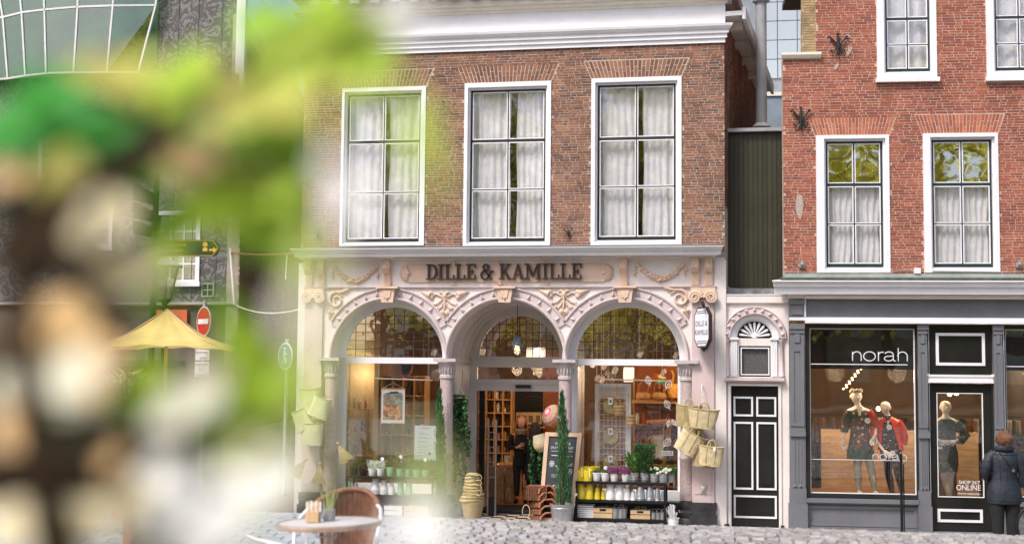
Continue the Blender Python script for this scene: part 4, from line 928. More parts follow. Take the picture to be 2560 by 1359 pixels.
m = MB(); wall_holes(m, v(1848), v(1927), zq(941), zq(864), [(v(1854), v(1922), zq(935), zq(870))], .06, .12); rectline(m, v(1854)-.001, v(1922)+.001, zq(935)-.001, zq(870)+.001, .012, .07, .1)
sq = m.part('small_window', BLK, DB)
m = MB(); rectline(m, v(1852), v(1924), zq(937), zq(868), .018, .045, .0599); m.part('white_bead', WHITE, sq)
m = MB(); m.box(v(1855), v(1921), .105, .11, zq(934), zq(871)); m.part('pane', mat('wire_mesh_glass', (88, 88, 88), .3, .2, 60, bump=.3, bs=90), sq)
m = MB(); zs0, zs1 = zq(941), zq(843)
for s, a in ((1, 1818), (-1, 1954)):
    x = v(a, 900); m.lathe([(.045, zs0), (.045, zs0+.04), (.035, zs0+.05), (.034, zs1-.08), (.045, zs1-.07), (.05, zs1-.03)], (x, .03, 0), 12)
m.part('colonnette', MAUVE, DB, smooth=50)
m = MB()
for a, b in ((1828, 1844), (1929, 1944)):
    m.box(v(a), v(b), .02, .05, zs0, zs1-.04); m.box(v(a)-.02, v(b)+.02, -.01, .05, zs1-.04, zs1)
    for k in range(4): x = v(a)+(v(b)-v(a))*(k+.5)/4; m.tube([(x, .02, zs0+.02), (x, .02, zs1-.05)], .011, 6)
m.part('fluted_pilaster', WHITE, DB, smooth=40)
m = MB(); m.box(v(1811), v(1961), -.06, .05, zq(951), zq(943)); m.box(v(1811), v(1961), -.03, .05, zq(955), zq(951)-.001); m.part('window_ledge', MAUVE, DB)
m = MB(); rectline(m, v(1820), v(1953), 0, zq(957), .045, .02, .05); m.part('door_surround', PALEP, DB)
m = MB(); m.box(v(1828)+.001, v(1946)-.001, .14, .2, .03, zq(963)-.001); D = m.part('door', BLACKG, DB, label='tall black panelled door with white line mouldings')
for a, b, c, d in ((1834, 1883, 991, 1040), (1891, 1941, 991, 1040), (1834, 1883, 1054, 1223), (1891, 1941, 1054, 1223), (1834, 1941, 1237, 1294)):
    X0, X1, Z0, Z1 = v(a, 1100, .14), v(b, 1100, .14), zq(d, 1887, .14), zq(c, 1887, .14)
    m = MB(); rectline(m, X0, X1, Z0, Z1, .03, .122, .139); pm = m.part('white_moulding', WHITE, D)
    m = MB(); m.box(X0+.075, X1-.075, .125, .1395, Z0+.075, Z1-.075); m.part('door_panel', BLACKG, D)
m = MB(); m.box(v(1828)+.001, v(1946)-.001, -.02, .2, 0, .029); m.box(v(1810), v(1822), -.02, .049, 0, .09); m.box(v(1950), v(1958), -.02, .049, 0, .09); m.part('doorstep', BSTONE, DB)
anchor(BM, U, 797, 590, .45); anchor(BM, U, 1421, 583, .45)
# ------------------------------------------------------------------ GROUND
use('M')
def hump(y):
    P = [(40, 0), (-2.5, 0), (-5, .12), (-7.0, .52), (-8.6, .97), (-9.3, 1.095), (-9.8, 1.125), (-10.4, 1.10), (-11.2, .97), (-12.5, .80), (-14, .76), (-17, .80), (-24, .88), (-60, .9)]
    for (a, za), (b, zb) in zip(P, P[1:]):
        if y <= a and y >= b:
            t = (a-y)/(a-b); return za+(zb-za)*t
    return P[-1][1]
def gz(y): return .25*hump(y-.35)+.5*hump(y)+.25*hump(y+.35)
ys = [60, 30, 12, 2.0, -2, -3.5]+[-4-.25*i for i in range(40)]+[-14.5, -16, -20, -26, -40, -70, -120]
xs_ = [-90, -40, -20, -12, -6, 0, 6, 12, 20, 40, 90]
SOIL = mat('joint_sand', (104, 94, 80), .95, .2, 6, bump=.3, dirt=.3)
m = MB(); vs = [(x, y, gz(y)-.035) for y in ys for x in xs_]; n = len(xs_)
m.add(vs, [(j*n+i, (j+1)*n+i, (j+1)*n+i+1, j*n+i+1) for j in range(len(ys)-1) for i in range(n-1)])
GR = struct(m, 'street', SOIL)
SETT = mat('granite_sett', (176, 174, 176), .55, .10, 9, bump=.35, bs=45, isl2=[(160, 157, 158), (140, 137, 138), (170, 165, 162), (148, 143, 138)], dirt=.25)
TILE = mat('grey_paving_brick', (172, 176, 182), .55, .08, 5, bump=.2, bs=60, isl2=[(164, 168, 174), (146, 150, 156), (158, 162, 166)], dirt=.15)
def cob(mb, cx_, cy_, wx, wy, top=.008):
    """one worn sett with a rounded, slightly tilted head"""
    def P(x, y, h): return (x, y, gz(y)+h)
    tl = rnd(-.008, .008); t2 = rnd(-.006, .006)
    o = [(cx_-wx/2+rnd(0, .016), cy_-wy/2+rnd(0, .014)), (cx_+wx/2-rnd(0, .016), cy_-wy/2+rnd(0, .014)), (cx_+wx/2-rnd(0, .016), cy_+wy/2-rnd(0, .014)), (cx_-wx/2+rnd(0, .016), cy_+wy/2-rnd(0, .014))]
    i_ = [(cx_+(a-cx_)*.84, cy_+(b-cy_)*.82) for a, b in o]; h = rnd(-.004, .006)
    vs = [P(a, b, -.035) for a, b in o]+[P(a, b, -.003+h) for a, b in o]+[P(a, b, top+h+tl*(a-cx_)/.05+t2*(b-cy_)/.05) for a, b in i_]
    fs = [(8, 9, 10, 11)]+[(k, (k+1) % 4, 4+(k+1) % 4, 4+k) for k in range(4)]+[(4+k, 4+(k+1) % 4, 8+(k+1) % 4, 8+k) for k in range(4)]
    mb.add(vs, fs)
def brk(mb, x0, x1, y0, y1):
    def P(x, y, h): return (x, y, gz(y)+h)
    h = rnd(-.002, .003); o = [(x0, y0), (x1, y0), (x1, y1), (x0, y1)]; c = ((x0+x1)/2, (y0+y1)/2)
    vs = [P(a, b, -.03) for a, b in o]+[P(a, b, .006+h) for a, b in o]+[P(c[0]+(a-c[0])*.94, c[1]+(b-c[1])*.9, .012+h) for a, b in o]
    mb.add(vs, [(8, 9, 10, 11)]+[(k, (k+1) % 4, 4+(k+1) % 4, 4+k) for k in range(4)]+[(4+k, 4+(k+1) % 4, 8+(k+1) % 4, 8+k) for k in range(4)])
xsplit = AT(1095, 1340, 11.8).x
rest = MB(); cnt = 0; yrow = -6.2; row = 0
near = []
while yrow > -21.0:
    wy = rnd(.085, .105); x = xsplit+rnd(0, .08)+.02*sin(row); xe = 12.5
    while x < xe:
        wx = rnd(.085, .14); cyy = yrow-wy/2+.022*sin(x*1.7+row*.35)+rnd(-.012, .012)
        near.append((x+wx/2, cyy, wx, wy)); x += wx
    yrow -= wy; row += 1
def vis(c):
    p = CROT.transposed() @ (Vector((c[0], c[1], gz(c[1])))-CAMLOC)
    px = CX0+F_PX*p.x/-p.z; py = CY0-F_PX*p.y/-p.z
    return 1100 < px < 2560 and c[1] < -9.72 and py < 1364
seen = sorted([c for c in near if vis(c)], key=lambda c: c[1])[:300]; ss = set(seen); print('setts', len(near), len(seen))
for c in seen: m = MB(); cob(m, *c); m.part('cobble', SETT, GR)
for c in near:
    if c not in ss: cob(rest, *c)
rest.part('cobbles', SETT, GR, kind='stuff')
rest = MB(); nb = []; y = -6.2; row = 0
while y > -21.0:
    x = xsplit-.01-(.105 if row % 2 else 0)
    while x > -9:
        nb.append((x-.205, x-.005, y-.105, y-.006)); x -= .21
    y -= .11; row += 1
def vis2(b):
    p = CROT.transposed() @ (Vector((b[0], b[2], gz(b[2])))-CAMLOC); px = CX0+F_PX*p.x/-p.z; py = CY0-F_PX*p.y/-p.z
    return 560 < px < 1120 and b[2] < -9.7 and py < 1366
sb = [b for b in nb if vis2(b)]; print('bricks', len(nb), len(sb)); s2 = set(sb[:300])
for b in sb[:300]: m = MB(); brk(m, *b); m.part('paving_brick', TILE, GR)
for b in nb:
    if b not in s2: brk(rest, *b)
rest.part('paving_bricks', TILE, GR, kind='stuff')
m = MB(); m.box(-12, 14, -2.2, 0.0, -.04, -.004); m.box(-30, 14.0, -6.1, -2.21, -.04, -.02) if False else None
o = struct(m, 'pavement', mat('pavement_slabs', (140, 136, 134), .8, .1, 4, bump=.1))
# tiny moss tufts in the joints by the table
m = MB()
for i in range(500):
    b = random.choice(sb) if sb else (0, 0, 0, 0); x = b[0]+rnd(-.01, .01); y = rnd(b[2], b[3])
    m.leaf((x, y, gz(y)), (rnd(-1, 1), rnd(-1, 1), 1), (0, 0, 1), rnd(.01, .03), .008)
o = m.one('moss_tufts', mat('moss', (96, 120, 50), .9, .2, 9), 'green moss growing in the joints of the grey paving bricks', 'moss', kind='stuff')
# ------------------------------------------------------------------ THINGS IN AND AROUND THE SHOP
use('M')
def V3(px, py, y): x, z = U(px, py, y); return Vector((x, y, z))
def WX(px, y, py=1150): return U(px, py, y)[0]
def WZ(py, y, px=1500): return U(px, py, y)[1]
MLEAF = mat('cypress_green', (60, 106, 60), .8, .2, 12, isl=.35)
IVY = mat('ivy_green', (38, 82, 40), .5, .2, 12, isl=.45, transl=.1)
STRAW = mat('woven_straw', (222, 204, 164), .85, .1, 12, wave=(55, 'Z', 1.5, .22), bump=.5, bs=120, transl=.08)
STRAW2 = mat('pale_palm_straw', (180, 162, 120), .85, .1, 12, wave=(28, 'Z', 3, .18), bump=.4, bs=90)
WICK = mat('brown_willow', (134, 88, 64), .75, .2, 30, wave=(60, 'Z', 5, .35), bump=.6, bs=140)
WICKL = mat('honey_wicker', (196, 142, 84), .75, .15, 20, wave=(60, 'Z', 3, .25), bump=.4, bs=140)
BLKM = mat('black_steel', (30, 29, 30), .45, .1, 5, metal=.3)
ZINC = mat('zinc_bucket', (190, 192, 196), .3, .08, 12, metal=.7)
YEL = mat('yellow_enamel', (226, 204, 60), .35, .05, 3)
WPL = mat('white_plastic', (232, 232, 232), .4, .03, 3)
MINT = mat('mint_plastic', (132, 184, 148), .45, .04, 3)
BPL = MATS['black_plastic']
HEATH = mat('purple_heather', (150, 92, 128), .9, .2, 30, isl=.35)
HEATHW = mat('white_heather', (206, 214, 200), .9, .15, 30, isl=.25)
DGREEN = mat('dark_leaf', (48, 86, 44), .5, .2, 12, isl=.4, transl=.15)
FRESH = mat('fresh_leaf', (84, 124, 56), .5, .2, 12, isl=.35, transl=.2)
SOILM = mat('potting_soil', (44, 34, 28), .95, .2, 20)
CRATE = mat('light_crate_wood', (208, 176, 136), .7, .1, 5, wave=(10, 'X', 4, .1))

def leafcloud(mb, f, n, l, w, out=None, mi=0):
    for _ in range(n):
        p, d = f(); d = Vector(d)+Vector((rnd(-.5, .5), rnd(-.5, .5), rnd(-.4, .5))); k = rnd(.7, 1.3)
        mb.leaf(p, d, (rnd(-1, 1), rnd(-1, 1), rnd(-.3, 1)), l*k, w*k, mi)
# --- narrow cypress trees
def cypress(px, pyt, pyb, wpx, y, pot, label):
    b = V3(px, pyb, y); t = V3(px, pyt, y); r = wpx/150/2; root = T('cypress_tree', label, 'potted tree', (b.x, y, 0), 'narrow cypresses beside the doorway')
    H = t.z-b.z
    def f():
        u = random.random(); a = rnd(0, 2*pi); rr = r*(1.02-.42*u)*(1-u**6)*rnd(.35, 1.1)*(1+.26*sin(a*3+u*19)); return (b.x+rr*cos(a)+.02*sin(u*5), y+rr*sin(a), b.z+u*H), (cos(a)*.35, sin(a)*.35, 1.4)
    m = MB(); leafcloud(m, f, 1900, .085, .013); m.part('foliage', MLEAF, root, kind='stuff')
    m = MB(); m.tube([(b.x, y, b.z-.1), (b.x, y, b.z+H*.5), (b.x+.01, y, b.z+H*.9)], [r*.35, r*.3, .01], 7); m.part('trunk', mat('bark', (70, 56, 42), .9, .2, 20), root)
    if pot == 'zinc':
        m = MB(); m.lathe([(.15, 0), (.16, .05), (.163, .055), (.163, .065), (.16, .07), (.185, .33), (.19, .335), (.19, .35), (.187, .355), (.20, b.z-.02), (.205, b.z+.0), (.19, b.z), (.185, b.z-.04)], (b.x, y, 0), 24); m.part('pot', ZINC, root, smooth=50)
        m = MB(); m.lathe([(0, b.z-.035), (.185, b.z-.04)], (b.x, y, 0), 16); m.part('soil', SOILM, root)
    else:
        m = MB(); m.lathe([(.13, 0), (.17, .32), (.18, .33), (.165, .33), (.16, .3)], (b.x, y, 0), 20); m.part('pot', BPL, root, smooth=50)
cypress(1098, 978, 1245, 26, -.25, 'plastic', 'slim dark cypress standing left of the second pink column, behind the ivy')
cypress(1406, 985, 1258, 33, -.75, 'zinc', 'slim dark cypress in a zinc bucket in front of the chalkboard')
# --- hanging ivy
def ivy(px, pyt, pyb, wpx, y, label, hook=True):
    t = V3(px, pyt, y); b = V3(px, pyb, y); H = t.z-b.z; r = wpx/150/2; root = T('hanging_ivy', label, 'ivy plant', (t.x, y, t.z), 'ivy hanging either side of the shop door')
    strands = [(rnd(-1, 1), rnd(-.8, .8), rnd(.45, 1.0)) for _ in range(26)]
    def f():
        sx, sy, sl_ = random.choice(strands); u = random.random()*sl_; ex = 1+.25*sin(u*9+sx*4); u = u if random.random() > .06 else -.04; return (t.x+sx*r*ex*(.75+.3*max(u, 0))*(1.1-.5*u**4)+rnd(-.02, .02), y+sy*.13+rnd(-.03, .03), t.z-u*H), (sx*.5, -.6, -.8)
    m = MB(); leafcloud(m, f, 1700, .052, .048)
    m.part('foliage', IVY, root, kind='stuff')
    m = MB()
    for sx, sy, sl_ in strands[:14]: m.tube([(t.x+sx*r*.3, y+sy*.05, t.z), (t.x+sx*r*.8, y+sy*.12, t.z-H*.3), (t.x+sx*r*.9, y+sy*.12, t.z-H*sl_)], .004, 4)
    m.part('vine', mat('vine_stem', (80, 74, 44), .8), root)
    if hook:
        m = MB(); m.lathe([(.06, t.z-.16), (.10, t.z-.02), (.105, t.z), (.09, t.z)], (t.x, y, 0), 14); m.part('pot', BPL, root, smooth=50)
        m = MB()
        for a in (0, 2.1, 4.2): m.tube([(t.x+.1*cos(a), y+.1*sin(a), t.z), (t.x-.03, y, t.z+.26)], .004, 4)
        m.part('hanger', WPL, root)
ivy(1150, 995, 1215, 48, .25, 'long green ivy hanging left of the door, between the pink column and the door front')
ivy(1350, 1105, 1225, 44, .9, 'green ivy behind the chalkboard, below the pale hanging basket', False)

# --- tall stack of palm baskets
y = -.35; b = V3(1181, 1303, y); c = b.x
S = T('palm_basket_stack', 'tall urn shaped stack of pale palm baskets nested at the left of the doorway', 'basket stack', (c, y, 0))
z0_ = .0; m = MB(); prof = []
zt = WZ(1182, y, 1181)
R_ = lambda t: (.12+.115*sin(pi*min(1, t*1.05)**.85*.95)) if t < .62 else max(.085, .225-(t-.62)*.36)
m.lathe([(.10, 0.0)]+[(.105+.085*(k/14)**.8+.004*(k % 2), .02+.34*k/14) for k in range(15)], (c, y, 0), 26); m.part('basket', STRAW2, S, smooth=80)
zz0 = .36
for k in range(9):
    z = zz0+k*(zt-zz0)/9; r = .195-.012*k; sh = rnd(-.012, .012); tl = Matrix.Rotation(rnd(-.12, .12), 3, 'Y')
    m = MB(); m.lathe([(r-.03, z-.02), (r, z), (r+.008, z+.02), (r, z+.04), (r-.02, z+.055), (r-.05, z+.06)], (c+sh, y, 0), 26)
    m.tube([(c+sh+(r+.006)*cos(a*pi/12), y+(r+.006)*sin(a*pi/12), z+.028+.012*sin(a*.7+k)) for a in range(25)], .009, 5)
    m.part('basket', STRAW2, S, smooth=80)
m = MB()
for k in range(4):
    a = -.6+k*.45; m.tube([(c+.12*cos(a-pi/2)+.05, y-.12, zt-.02-k*.08)]+[(c+.13+.05*cos(t), y-.13-.01*k, zt-.06-k*.08+.05*sin(t)) for t in (2.4, 1.2, 0, -1.2, -2.4)], .009, 6)
m.part('handle', STRAW2, S, smooth=60)
# --- security gate
y = .9; xa, xb = WX(1219, y), WX(1241, y); zt = WZ(1048, y, 1230)
G = T('security_gate', 'narrow aluminium security gate post standing inside the doorway on the left', 'security gate', ((xa+xb)/2, y, 0))
AL = MATS['alu']
for x in (xa, xb-.02): m = MB(); m.box(x, x+.026, y-.03, y+.03, .01, zt); m.part('rail', AL, G)
for k in range(4): m = MB(); z = zt*(.40+.155*k); m.box(xa+.026, xb-.02, y-.012, y+.012, z, z+.012); m.part('rung', AL, G)
m = MB(); m.box(xa+.027, xb-.021, y-.025, y+.025, .012, zt*.20); m.part('base_box', BPL, G)
# --- stack of brown willow baskets (tipped on their side)
y = -.55
for k in range(6):
    px = 1352+k*.5; py = 1297-k*17+(0 if k < 5 else -4); p = V3(px, py, y+.02*k); m = MB()
    if k < 5:
        root = T('willow_basket', ['lowest brown willow basket of the nested pile, lying on the ground by the zinc bucket', 'brown willow basket second from the bottom of the nested pile', 'brown willow basket with a small green tag in the middle of the nested pile', 'brown willow basket fourth from the bottom of the nested pile', 'brown willow basket under the topmost one of the nested pile'][k], 'basket', (p.x, p.y, p.z-.1), 'brown willow baskets stacked beside the doorway')
        p = V3(1374-k*1.5, 1303-k*17.5, y-.12); sc_ = 1-.03*k; dv = Vector((-.20, .13, -.02)); prf = [(-.17, 0), (-.155, .075), (-.075, .135), (.06, .14), (.14, .085), (.165, 0)]
        fr_ = [p+Vector((u*sc_*.85, u*.25, w*sc_)) for u, w in prf]; bk_ = [q_+dv+Vector((0, 0, .01))-(q_-p)*.12 for q_ in fr_]; nn = len(prf)
        m.add([tuple(q_) for q_ in fr_+bk_], [(i_, i_+1, nn+i_+1, nn+i_) for i_ in range(nn-1)]+[tuple(range(2*nn-1, nn-1, -1)), (0, nn, 2*nn-1, nn-1)])
        for q in range(5): t_ = q/5; m.tube([f_.lerp(b_, t_)+Vector((0, 0, .004)) for f_, b_ in zip(fr_, bk_)], .010, 5)
        m.part('bowl', WICK, root, smooth=60)
        m = MB(); m.tube(fr_, .017, 7); m.part('rim', mat('reddish_willow', (166, 104, 76), .7, .2, 30, bump=.5), root, smooth=60)
    else:
        root = T('willow_basket', 'square brown willow basket standing upright on top of the nested pile', 'basket', (p.x, p.y, p.z-.1), 'brown willow baskets stacked beside the doorway')
        p = V3(1345, 1235, y); a_, b_ = .155, .165
        for q, (za, zb) in enumerate([(i*.032, i*.032+.03) for i in range(7)]):
            s = 1+.012*q; o = .006 if q % 2 else 0
            m.box(p.x-a_*s-o, p.x+a_*s+o, y-.13*s-o, y+.13*s+o, p.z-.08+za, p.z-.08+zb)
        m.part('bowl', WICK, root); m = MB()
        for q in range(9): x = p.x-a_+2*a_*q/8; m.tube([(x, y-.145, p.z-.08), (x*1.0+(x-p.x)*.08, y-.155, p.z+.15)], .007, 5)
        m.part('stake', WICK, root)
m = MB(); p = V3(1318, 1275, y); m.tube([(p.x+.06*cos(t)*1.0, y-.1, p.z+.10*sin(t)) for t in [i*pi/8 for i in range(-6, 10)]], .007, 6)
m.one('cane_hoop', CRATE, 'thin pale cane hoop handle sticking out left of the willow baskets', 'hoop')
# --- chalkboard
y = -.45; BO = Matrix.Identity(3)
pts = [V3(1346, 1305, y-.15), V3(1420, 1305, y-.15), V3(1455, 1083, y+.12), V3(1364, 1080, y+.12)]
bl_, br_, tr_, tl_ = pts; br_ = V3(1432, 1305, y-.15)
CB = T('chalkboard', 'tall leaning chalkboard in a wooden frame beside the door, behind the cypress', 'chalkboard', ((bl_+br_)/2)[:])
def qp(u, v, d=0):  # point on the leaning board
    a = bl_.lerp(br_, u); b = tl_.lerp(tr_, u); n = Vector((0, -1, .2)).normalized(); return tuple(a.lerp(b, v)+n*d)
def qbox(mb, u0, u1, v0, v1, d0, d1, mi=0):
    c = [qp(u, v, d) for d in (d0, d1) for u, v in ((u0, v0), (u1, v0), (u1, v1), (u0, v1))]; mb.add(c, [(4, 5, 6, 7), (3, 2, 1, 0), (0, 1, 5, 4), (1, 2, 6, 5), (2, 3, 7, 6), (3, 0, 4, 7)], mi)
m = MB()
qbox(m, 0, .11, 0, 1, 0, .04); qbox(m, .89, 1, 0, 1, 0, .04); qbox(m, .11, .89, .955, 1, 0, .04); qbox(m, .11, .89, 0, .05, 0, .04); m.part('frame', mat('beech_frame', (206, 174, 146), .6, .08, 4, wave=(8, 'Z', 4, .08)), CB)
m = MB(); qbox(m, .11, .89, .05, .955, .005, .02); m.part('slate', mat('chalkboard_slate', (54, 58, 64), .7, .12, 6), CB)
CH = mat('chalk', (214, 216, 216), .9, .1, 30)
def qtext(s, u, v, h, w, al='C'):
    m = MB(); text(m, s, 0, 0, h, 0, width=w, align=al, depth=0)
    if m.v: m.v = [qp(u+a, v+c, .0225) for a, b, c in m.v]; m.part('chalk_writing', CH, CB)
for s, v, h, w in (('WELKOM BIJ', .865, .026, .42), ('DILLE & KAMILLE!', .82, .026, .62), ('WELCOME TO DILLE & KAMILLE!', .785, .014, .60)): qtext(s, .5, v, h, w)
m = MB()
def qline(pts_, t=.008):
    for (a, b), (c, d) in zip(pts_, pts_[1:]):
        dx, dy = c-a, d-b; L = math.hypot(dx, dy*2.2) or 1; nx_, ny_ = -dy*2.2/L*t, dx/L*t/2.2; m.add([qp(a-nx_, b-ny_, .0222), qp(c-nx_, d-ny_, .0222), qp(c+nx_, d+ny_, .0222), qp(a+nx_, b+ny_, .0222)], [(0, 1, 2, 3)])
qline([(.22, .745), (.80, .735)])
for cu, cv, r in ((.25, .655, .06), (.78, .57, .055), (.26, .33, .07), (.72, .22, .05)): qline([(cu+r*cos(t*.5), cv+r*.5*sin(t*.5)*(1.2 if sin(t*.5) < 0 else .8)) for t in range(14)]); qline([(cu-r*.6, cv), (cu+r*.6, cv)], .012); qline([(cu-r*.4, cv-.015), (cu+r*.4, cv-.015)], .012)
qline([(.36, .63), (.42, .61), (.44, .58)]); qline([(.66, .55), (.60, .53)]); qline([(.32, .40), (.40, .42)]); qline([(.18, .10), (.36, .10)], .01)
m.part('chalk_drawing', CH, CB)
for s, u, v, w in (('WANDEN', .36, .52, .2), ('TAFELEN', .36, .50, .2), ('BADEN & DRAGEN', .74, .645, .2), ('BAKKEN', .74, .625, .18), ('STOVEN', .42, .40, .18), ('EN TUINEN', .42, .38, .16), ('LEVEN & BADEN', .70, .34, .22), ('GEVEN', .78, .21, .14)): qtext(s, u, v, .013, w)
m = MB()
for u in (.25, .75): a = qp(u, .9, -.02); m.beam(a, (a[0], a[1]+.45, .01), .03, .02)
m.part('rear_leg', MATS['beech_frame'], CB)
# --- coloured round basket and pale belly basket hanging right of the door
y = .5; p = V3(1381, 1038, y); rp = .19
CBk = T('striped_round_basket', 'round woven basket in pink, orange and green stripes hanging by the door', 'basket', (p.x, y, p.z-rp))
RR = Matrix.Rotation(radians(62), 3, 'X') @ Matrix.Rotation(radians(0), 3, 'Y'); RR = Matrix.Rotation(-.75, 3, 'Z') @ RR
cols = [(214, 206, 172), (206, 196, 160), (198, 84, 128), (212, 104, 146), (206, 148, 108), (120, 158, 138), (226, 146, 84), (132, 170, 152), (222, 120, 92), (200, 90, 120), (158, 178, 190), (216, 168, 92)]
pr = [(.01, .14)]+[(.19*sin(t), .14*cos(t)) for t in [i*pi/2.0/12 for i in range(1, 13)]]+[(.185, -.05), (.175, -.09)]
for k in range(12):
    m = MB(); seg = [pr[k], ((pr[k][0]+pr[k+1][0])/2+.006, (pr[k][1]+pr[k+1][1])/2), pr[k+1]]
    m.lathe(seg, p, 24, R=RR); m.part('stripe', mat('raffia_%d' % k, cols[k], .8, .1, 40, wave=(70, 'X', 2, .2)), CBk, smooth=80)
m = MB(); m.lathe([(.19, 0), (.185, -.06), (.17, -.10)], p, 24, R=RR); m.part('rim', MATS['raffia_6'], CBk, smooth=80)
m = MB(); m.tube([tuple(p+RR@Vector((.17, 0, -.09))), tuple(p+Vector((.1, .1, .25))), (p.x+.12, y+.1, p.z+.45)], .006, 4); m.part('cord', BPL, CBk)
y = .35; p = V3(1352, 1106, y)
PB = T('pale_belly_basket', 'small pale belly basket with patterned rim hanging beside the chalkboard', 'basket', (p.x, y, p.z-.17), None)
Rt = Matrix.Rotation(-.25, 3, 'Y')
m = MB(); m.lathe([(.03, -.15), (.10, -.12), (.135, -.05), (.13, .02)], p, 20, R=Rt); m.part('belly', STRAW, PB, smooth=70)
m = MB(); m.lathe([(.131, .02), (.115, .08), (.105, .14), (.095, .14)], p, 20, R=Rt); m.part('rim', mat('patterned_weave', (190, 176, 150), .85, .1, 30, wave=(45, 'X', 3, .4)), PB, smooth=70)
m = MB(); m.tube([tuple(p+Rt@Vector((-.10, 0, .13))), (p.x+.02, y, p.z+.24), (p.x+.06, y+.02, p.z+.62)], .006, 4); m.part('cord', BPL, PB)

# --- plant racks
def rack(x0, x1, y0, y1, zs, label, name='plant_rack'):
    r = T(name, label, 'rack', ((x0+x1)/2, (y0+y1)/2, 0))
    for x in (x0, x1):
        for y in (y0, y1): m = MB(); m.box(x-.016, x+.016, y-.016, y+.016, .05, zs[-1]+.012); m.part('post', BLKM, r); m = MB(); m.lathe([(.03, 0), (.035, .02), (.03, .05)], (x, y, 0), 10); m.part('castor', ZINC, r)
    for z in zs:
        m = MB(); m.box(x0, x1, y0-.018, y0+.008, z-.03, z+.006); m.box(x0, x1, y1-.008, y1+.018, z-.03, z+.006); m.box(x0+.001, x1-.001, y0+.008, y1-.008, z-.012, z-.001)
        for x in (x0, x1): m.box(x-.014, x+.014, y0+.018, y1-.018, z-.028, z+.004)
        m.part('shelf', BLKM, r)
    return r
y = -.5; ry0, ry1 = y-.02, y+.38
zs = [WZ(1296, ry0), WZ(1250, ry0), WZ(1204, ry0)]
rack(WX(1441, ry0, 1300), WX(1662, ry0, 1300), ry0, ry1, zs, 'black three shelf plant rack under the right arched window')
zb, zm_, zt = zs
def pot(px, ztop_w, h, z, y, mt, name='flower_pot', ribs=0, label=None, grp=None, r0=.72):
    x = WX(px, y, 1200); r = ztop_w/150/2; m = MB(); R = T(name, label, 'pot', (x, y, z), grp)
    m.lathe([(r*r0, 0+z+.001), (r*r0+.002, z+.004), (r*.96, z+h*.86), (r*1.03, z+h*.87), (r*1.04, z+h), (r*.96, z+h), (r*.93, z+h*.8)], (x, y, 0), 20); m.part('body', mt, R, smooth=45)
    m = MB(); m.lathe([(0, z+h*.86), (r*.94, z+h*.86)], (x, y, 0), 14); m.part('soil', SOILM, R)
    if ribs:
        m = MB()
        for q in (.3, .55): rr = r*(r0+(1-r0)*q*1.1)+.002; m.tube([(x+rr*cos(a*pi/10), y+rr*sin(a*pi/10), z+h*q) for a in range(21)], .003, 4)
        m.part('ridge', mt, R)
    return R, x, r
gp = 'potted plants on the top shelf of the right rack'
def bush(R, x, y, z, n, rx, h, l, w, mt, up=1.0, name='foliage'):
    m = MB()
    def f(): a = rnd(0, 6.28); t = sqrt(random.random()); u = random.random(); return (x+rx*t*cos(a)*(.6+.5*u), y+rx*t*sin(a)*.8, z+h*u), (cos(a)*.5, sin(a)*.5, up)
    leafcloud(m, f, n, l, w); m.part(name, mt, R, kind='stuff')
yt_ = ry0+.12; T0 = zt+.006
def wcan(px, label):
    x = WX(px, yt_, 1190); m = MB(); r = .085; R = T('watering_can', label, 'watering can', (x, yt_, T0), 'yellow watering cans')
    m.lathe([(r, T0+.001), (r, T0+.16), (r*.9, T0+.165), (r*.88, T0+.16)], (x, yt_, 0), 20); m.part('body', YEL, R, smooth=45)
    m = MB(); m.tube([(x+.02, yt_-.02, T0+.14), (x+.03, yt_-.05, T0+.20), (x+.045, yt_-.07, T0+.19), (x+.055, yt_-.09, T0+.06)], .012, 6); m.part('handle', mat('pale_yellow_handle', (232, 214, 120), .4), R, smooth=60)
    m = MB(); m.tube([(x-.02, yt_-.04, T0+.14), (x+.0, yt_-.06, T0+.195), (x+.02, yt_-.04, T0+.14)], .010, 6); m.part('grip', YEL, R, smooth=60)
wcan(1449, 'yellow watering can at the left end of the top rack shelf'); wcan(1468, 'yellow watering can second from the left on the top rack shelf')
for i, (px, lb) in enumerate(((1459, 'wide yellow tub behind the two yellow watering cans'), (1482, 'wide yellow tub behind the first white pot on the top shelf'))):
    x = WX(px, ry0+.3, 1190); m = MB(); m.lathe([(.09, T0), (.11, T0+.20), (.118, T0+.205), (.118, T0+.215), (.105, T0+.215), (.10, T0+.02)], (x, ry0+.28, 0), 20); m.one('yellow_tub', YEL, lb, 'tub', 'yellow tubs', smooth=45)
for px, mt, lb in ((1492, FRESH, 'white pot of low green plants next to the yellow watering cans'), (1513, FRESH, 'white pot with a small white flower, left of the purple heather')):
    R, x, r = pot(px, 21, .135, T0, yt_, WPL, label=lb, grp=gp); bush(R, x, yt_, T0+.11, 150, r, .05, .035, .010, mt)
    if px > 1500:
        m = MB()
        for k in range(6): a = k*pi/3; m.ball((x+.01+.018*cos(a), yt_-.03, T0+.21+.018*sin(a)), (.016, .008, .016), 6)
        m.part('flower', mat('white_blue_petal', (216, 220, 240), .6), R)
for px, lb in ((1536, 'white pot of purple heather, the left one of two'), (1564, 'white pot of purple heather, right one, beside the zinc pot')):
    R, x, r = pot(px, 21, .12, T0, yt_, WPL, label=lb, grp=gp)
    def f():
        a = rnd(0, 6.28); t = sqrt(random.random()); return (x+.12*t*cos(a), yt_+.08*t*sin(a), T0+.10+rnd(0, .10)), (cos(a)*.5, sin(a)*.3, 1.1)
    m = MB(); leafcloud(m, f, 1100, .05, .009); m.part('bloom', HEATH, R, kind='stuff')
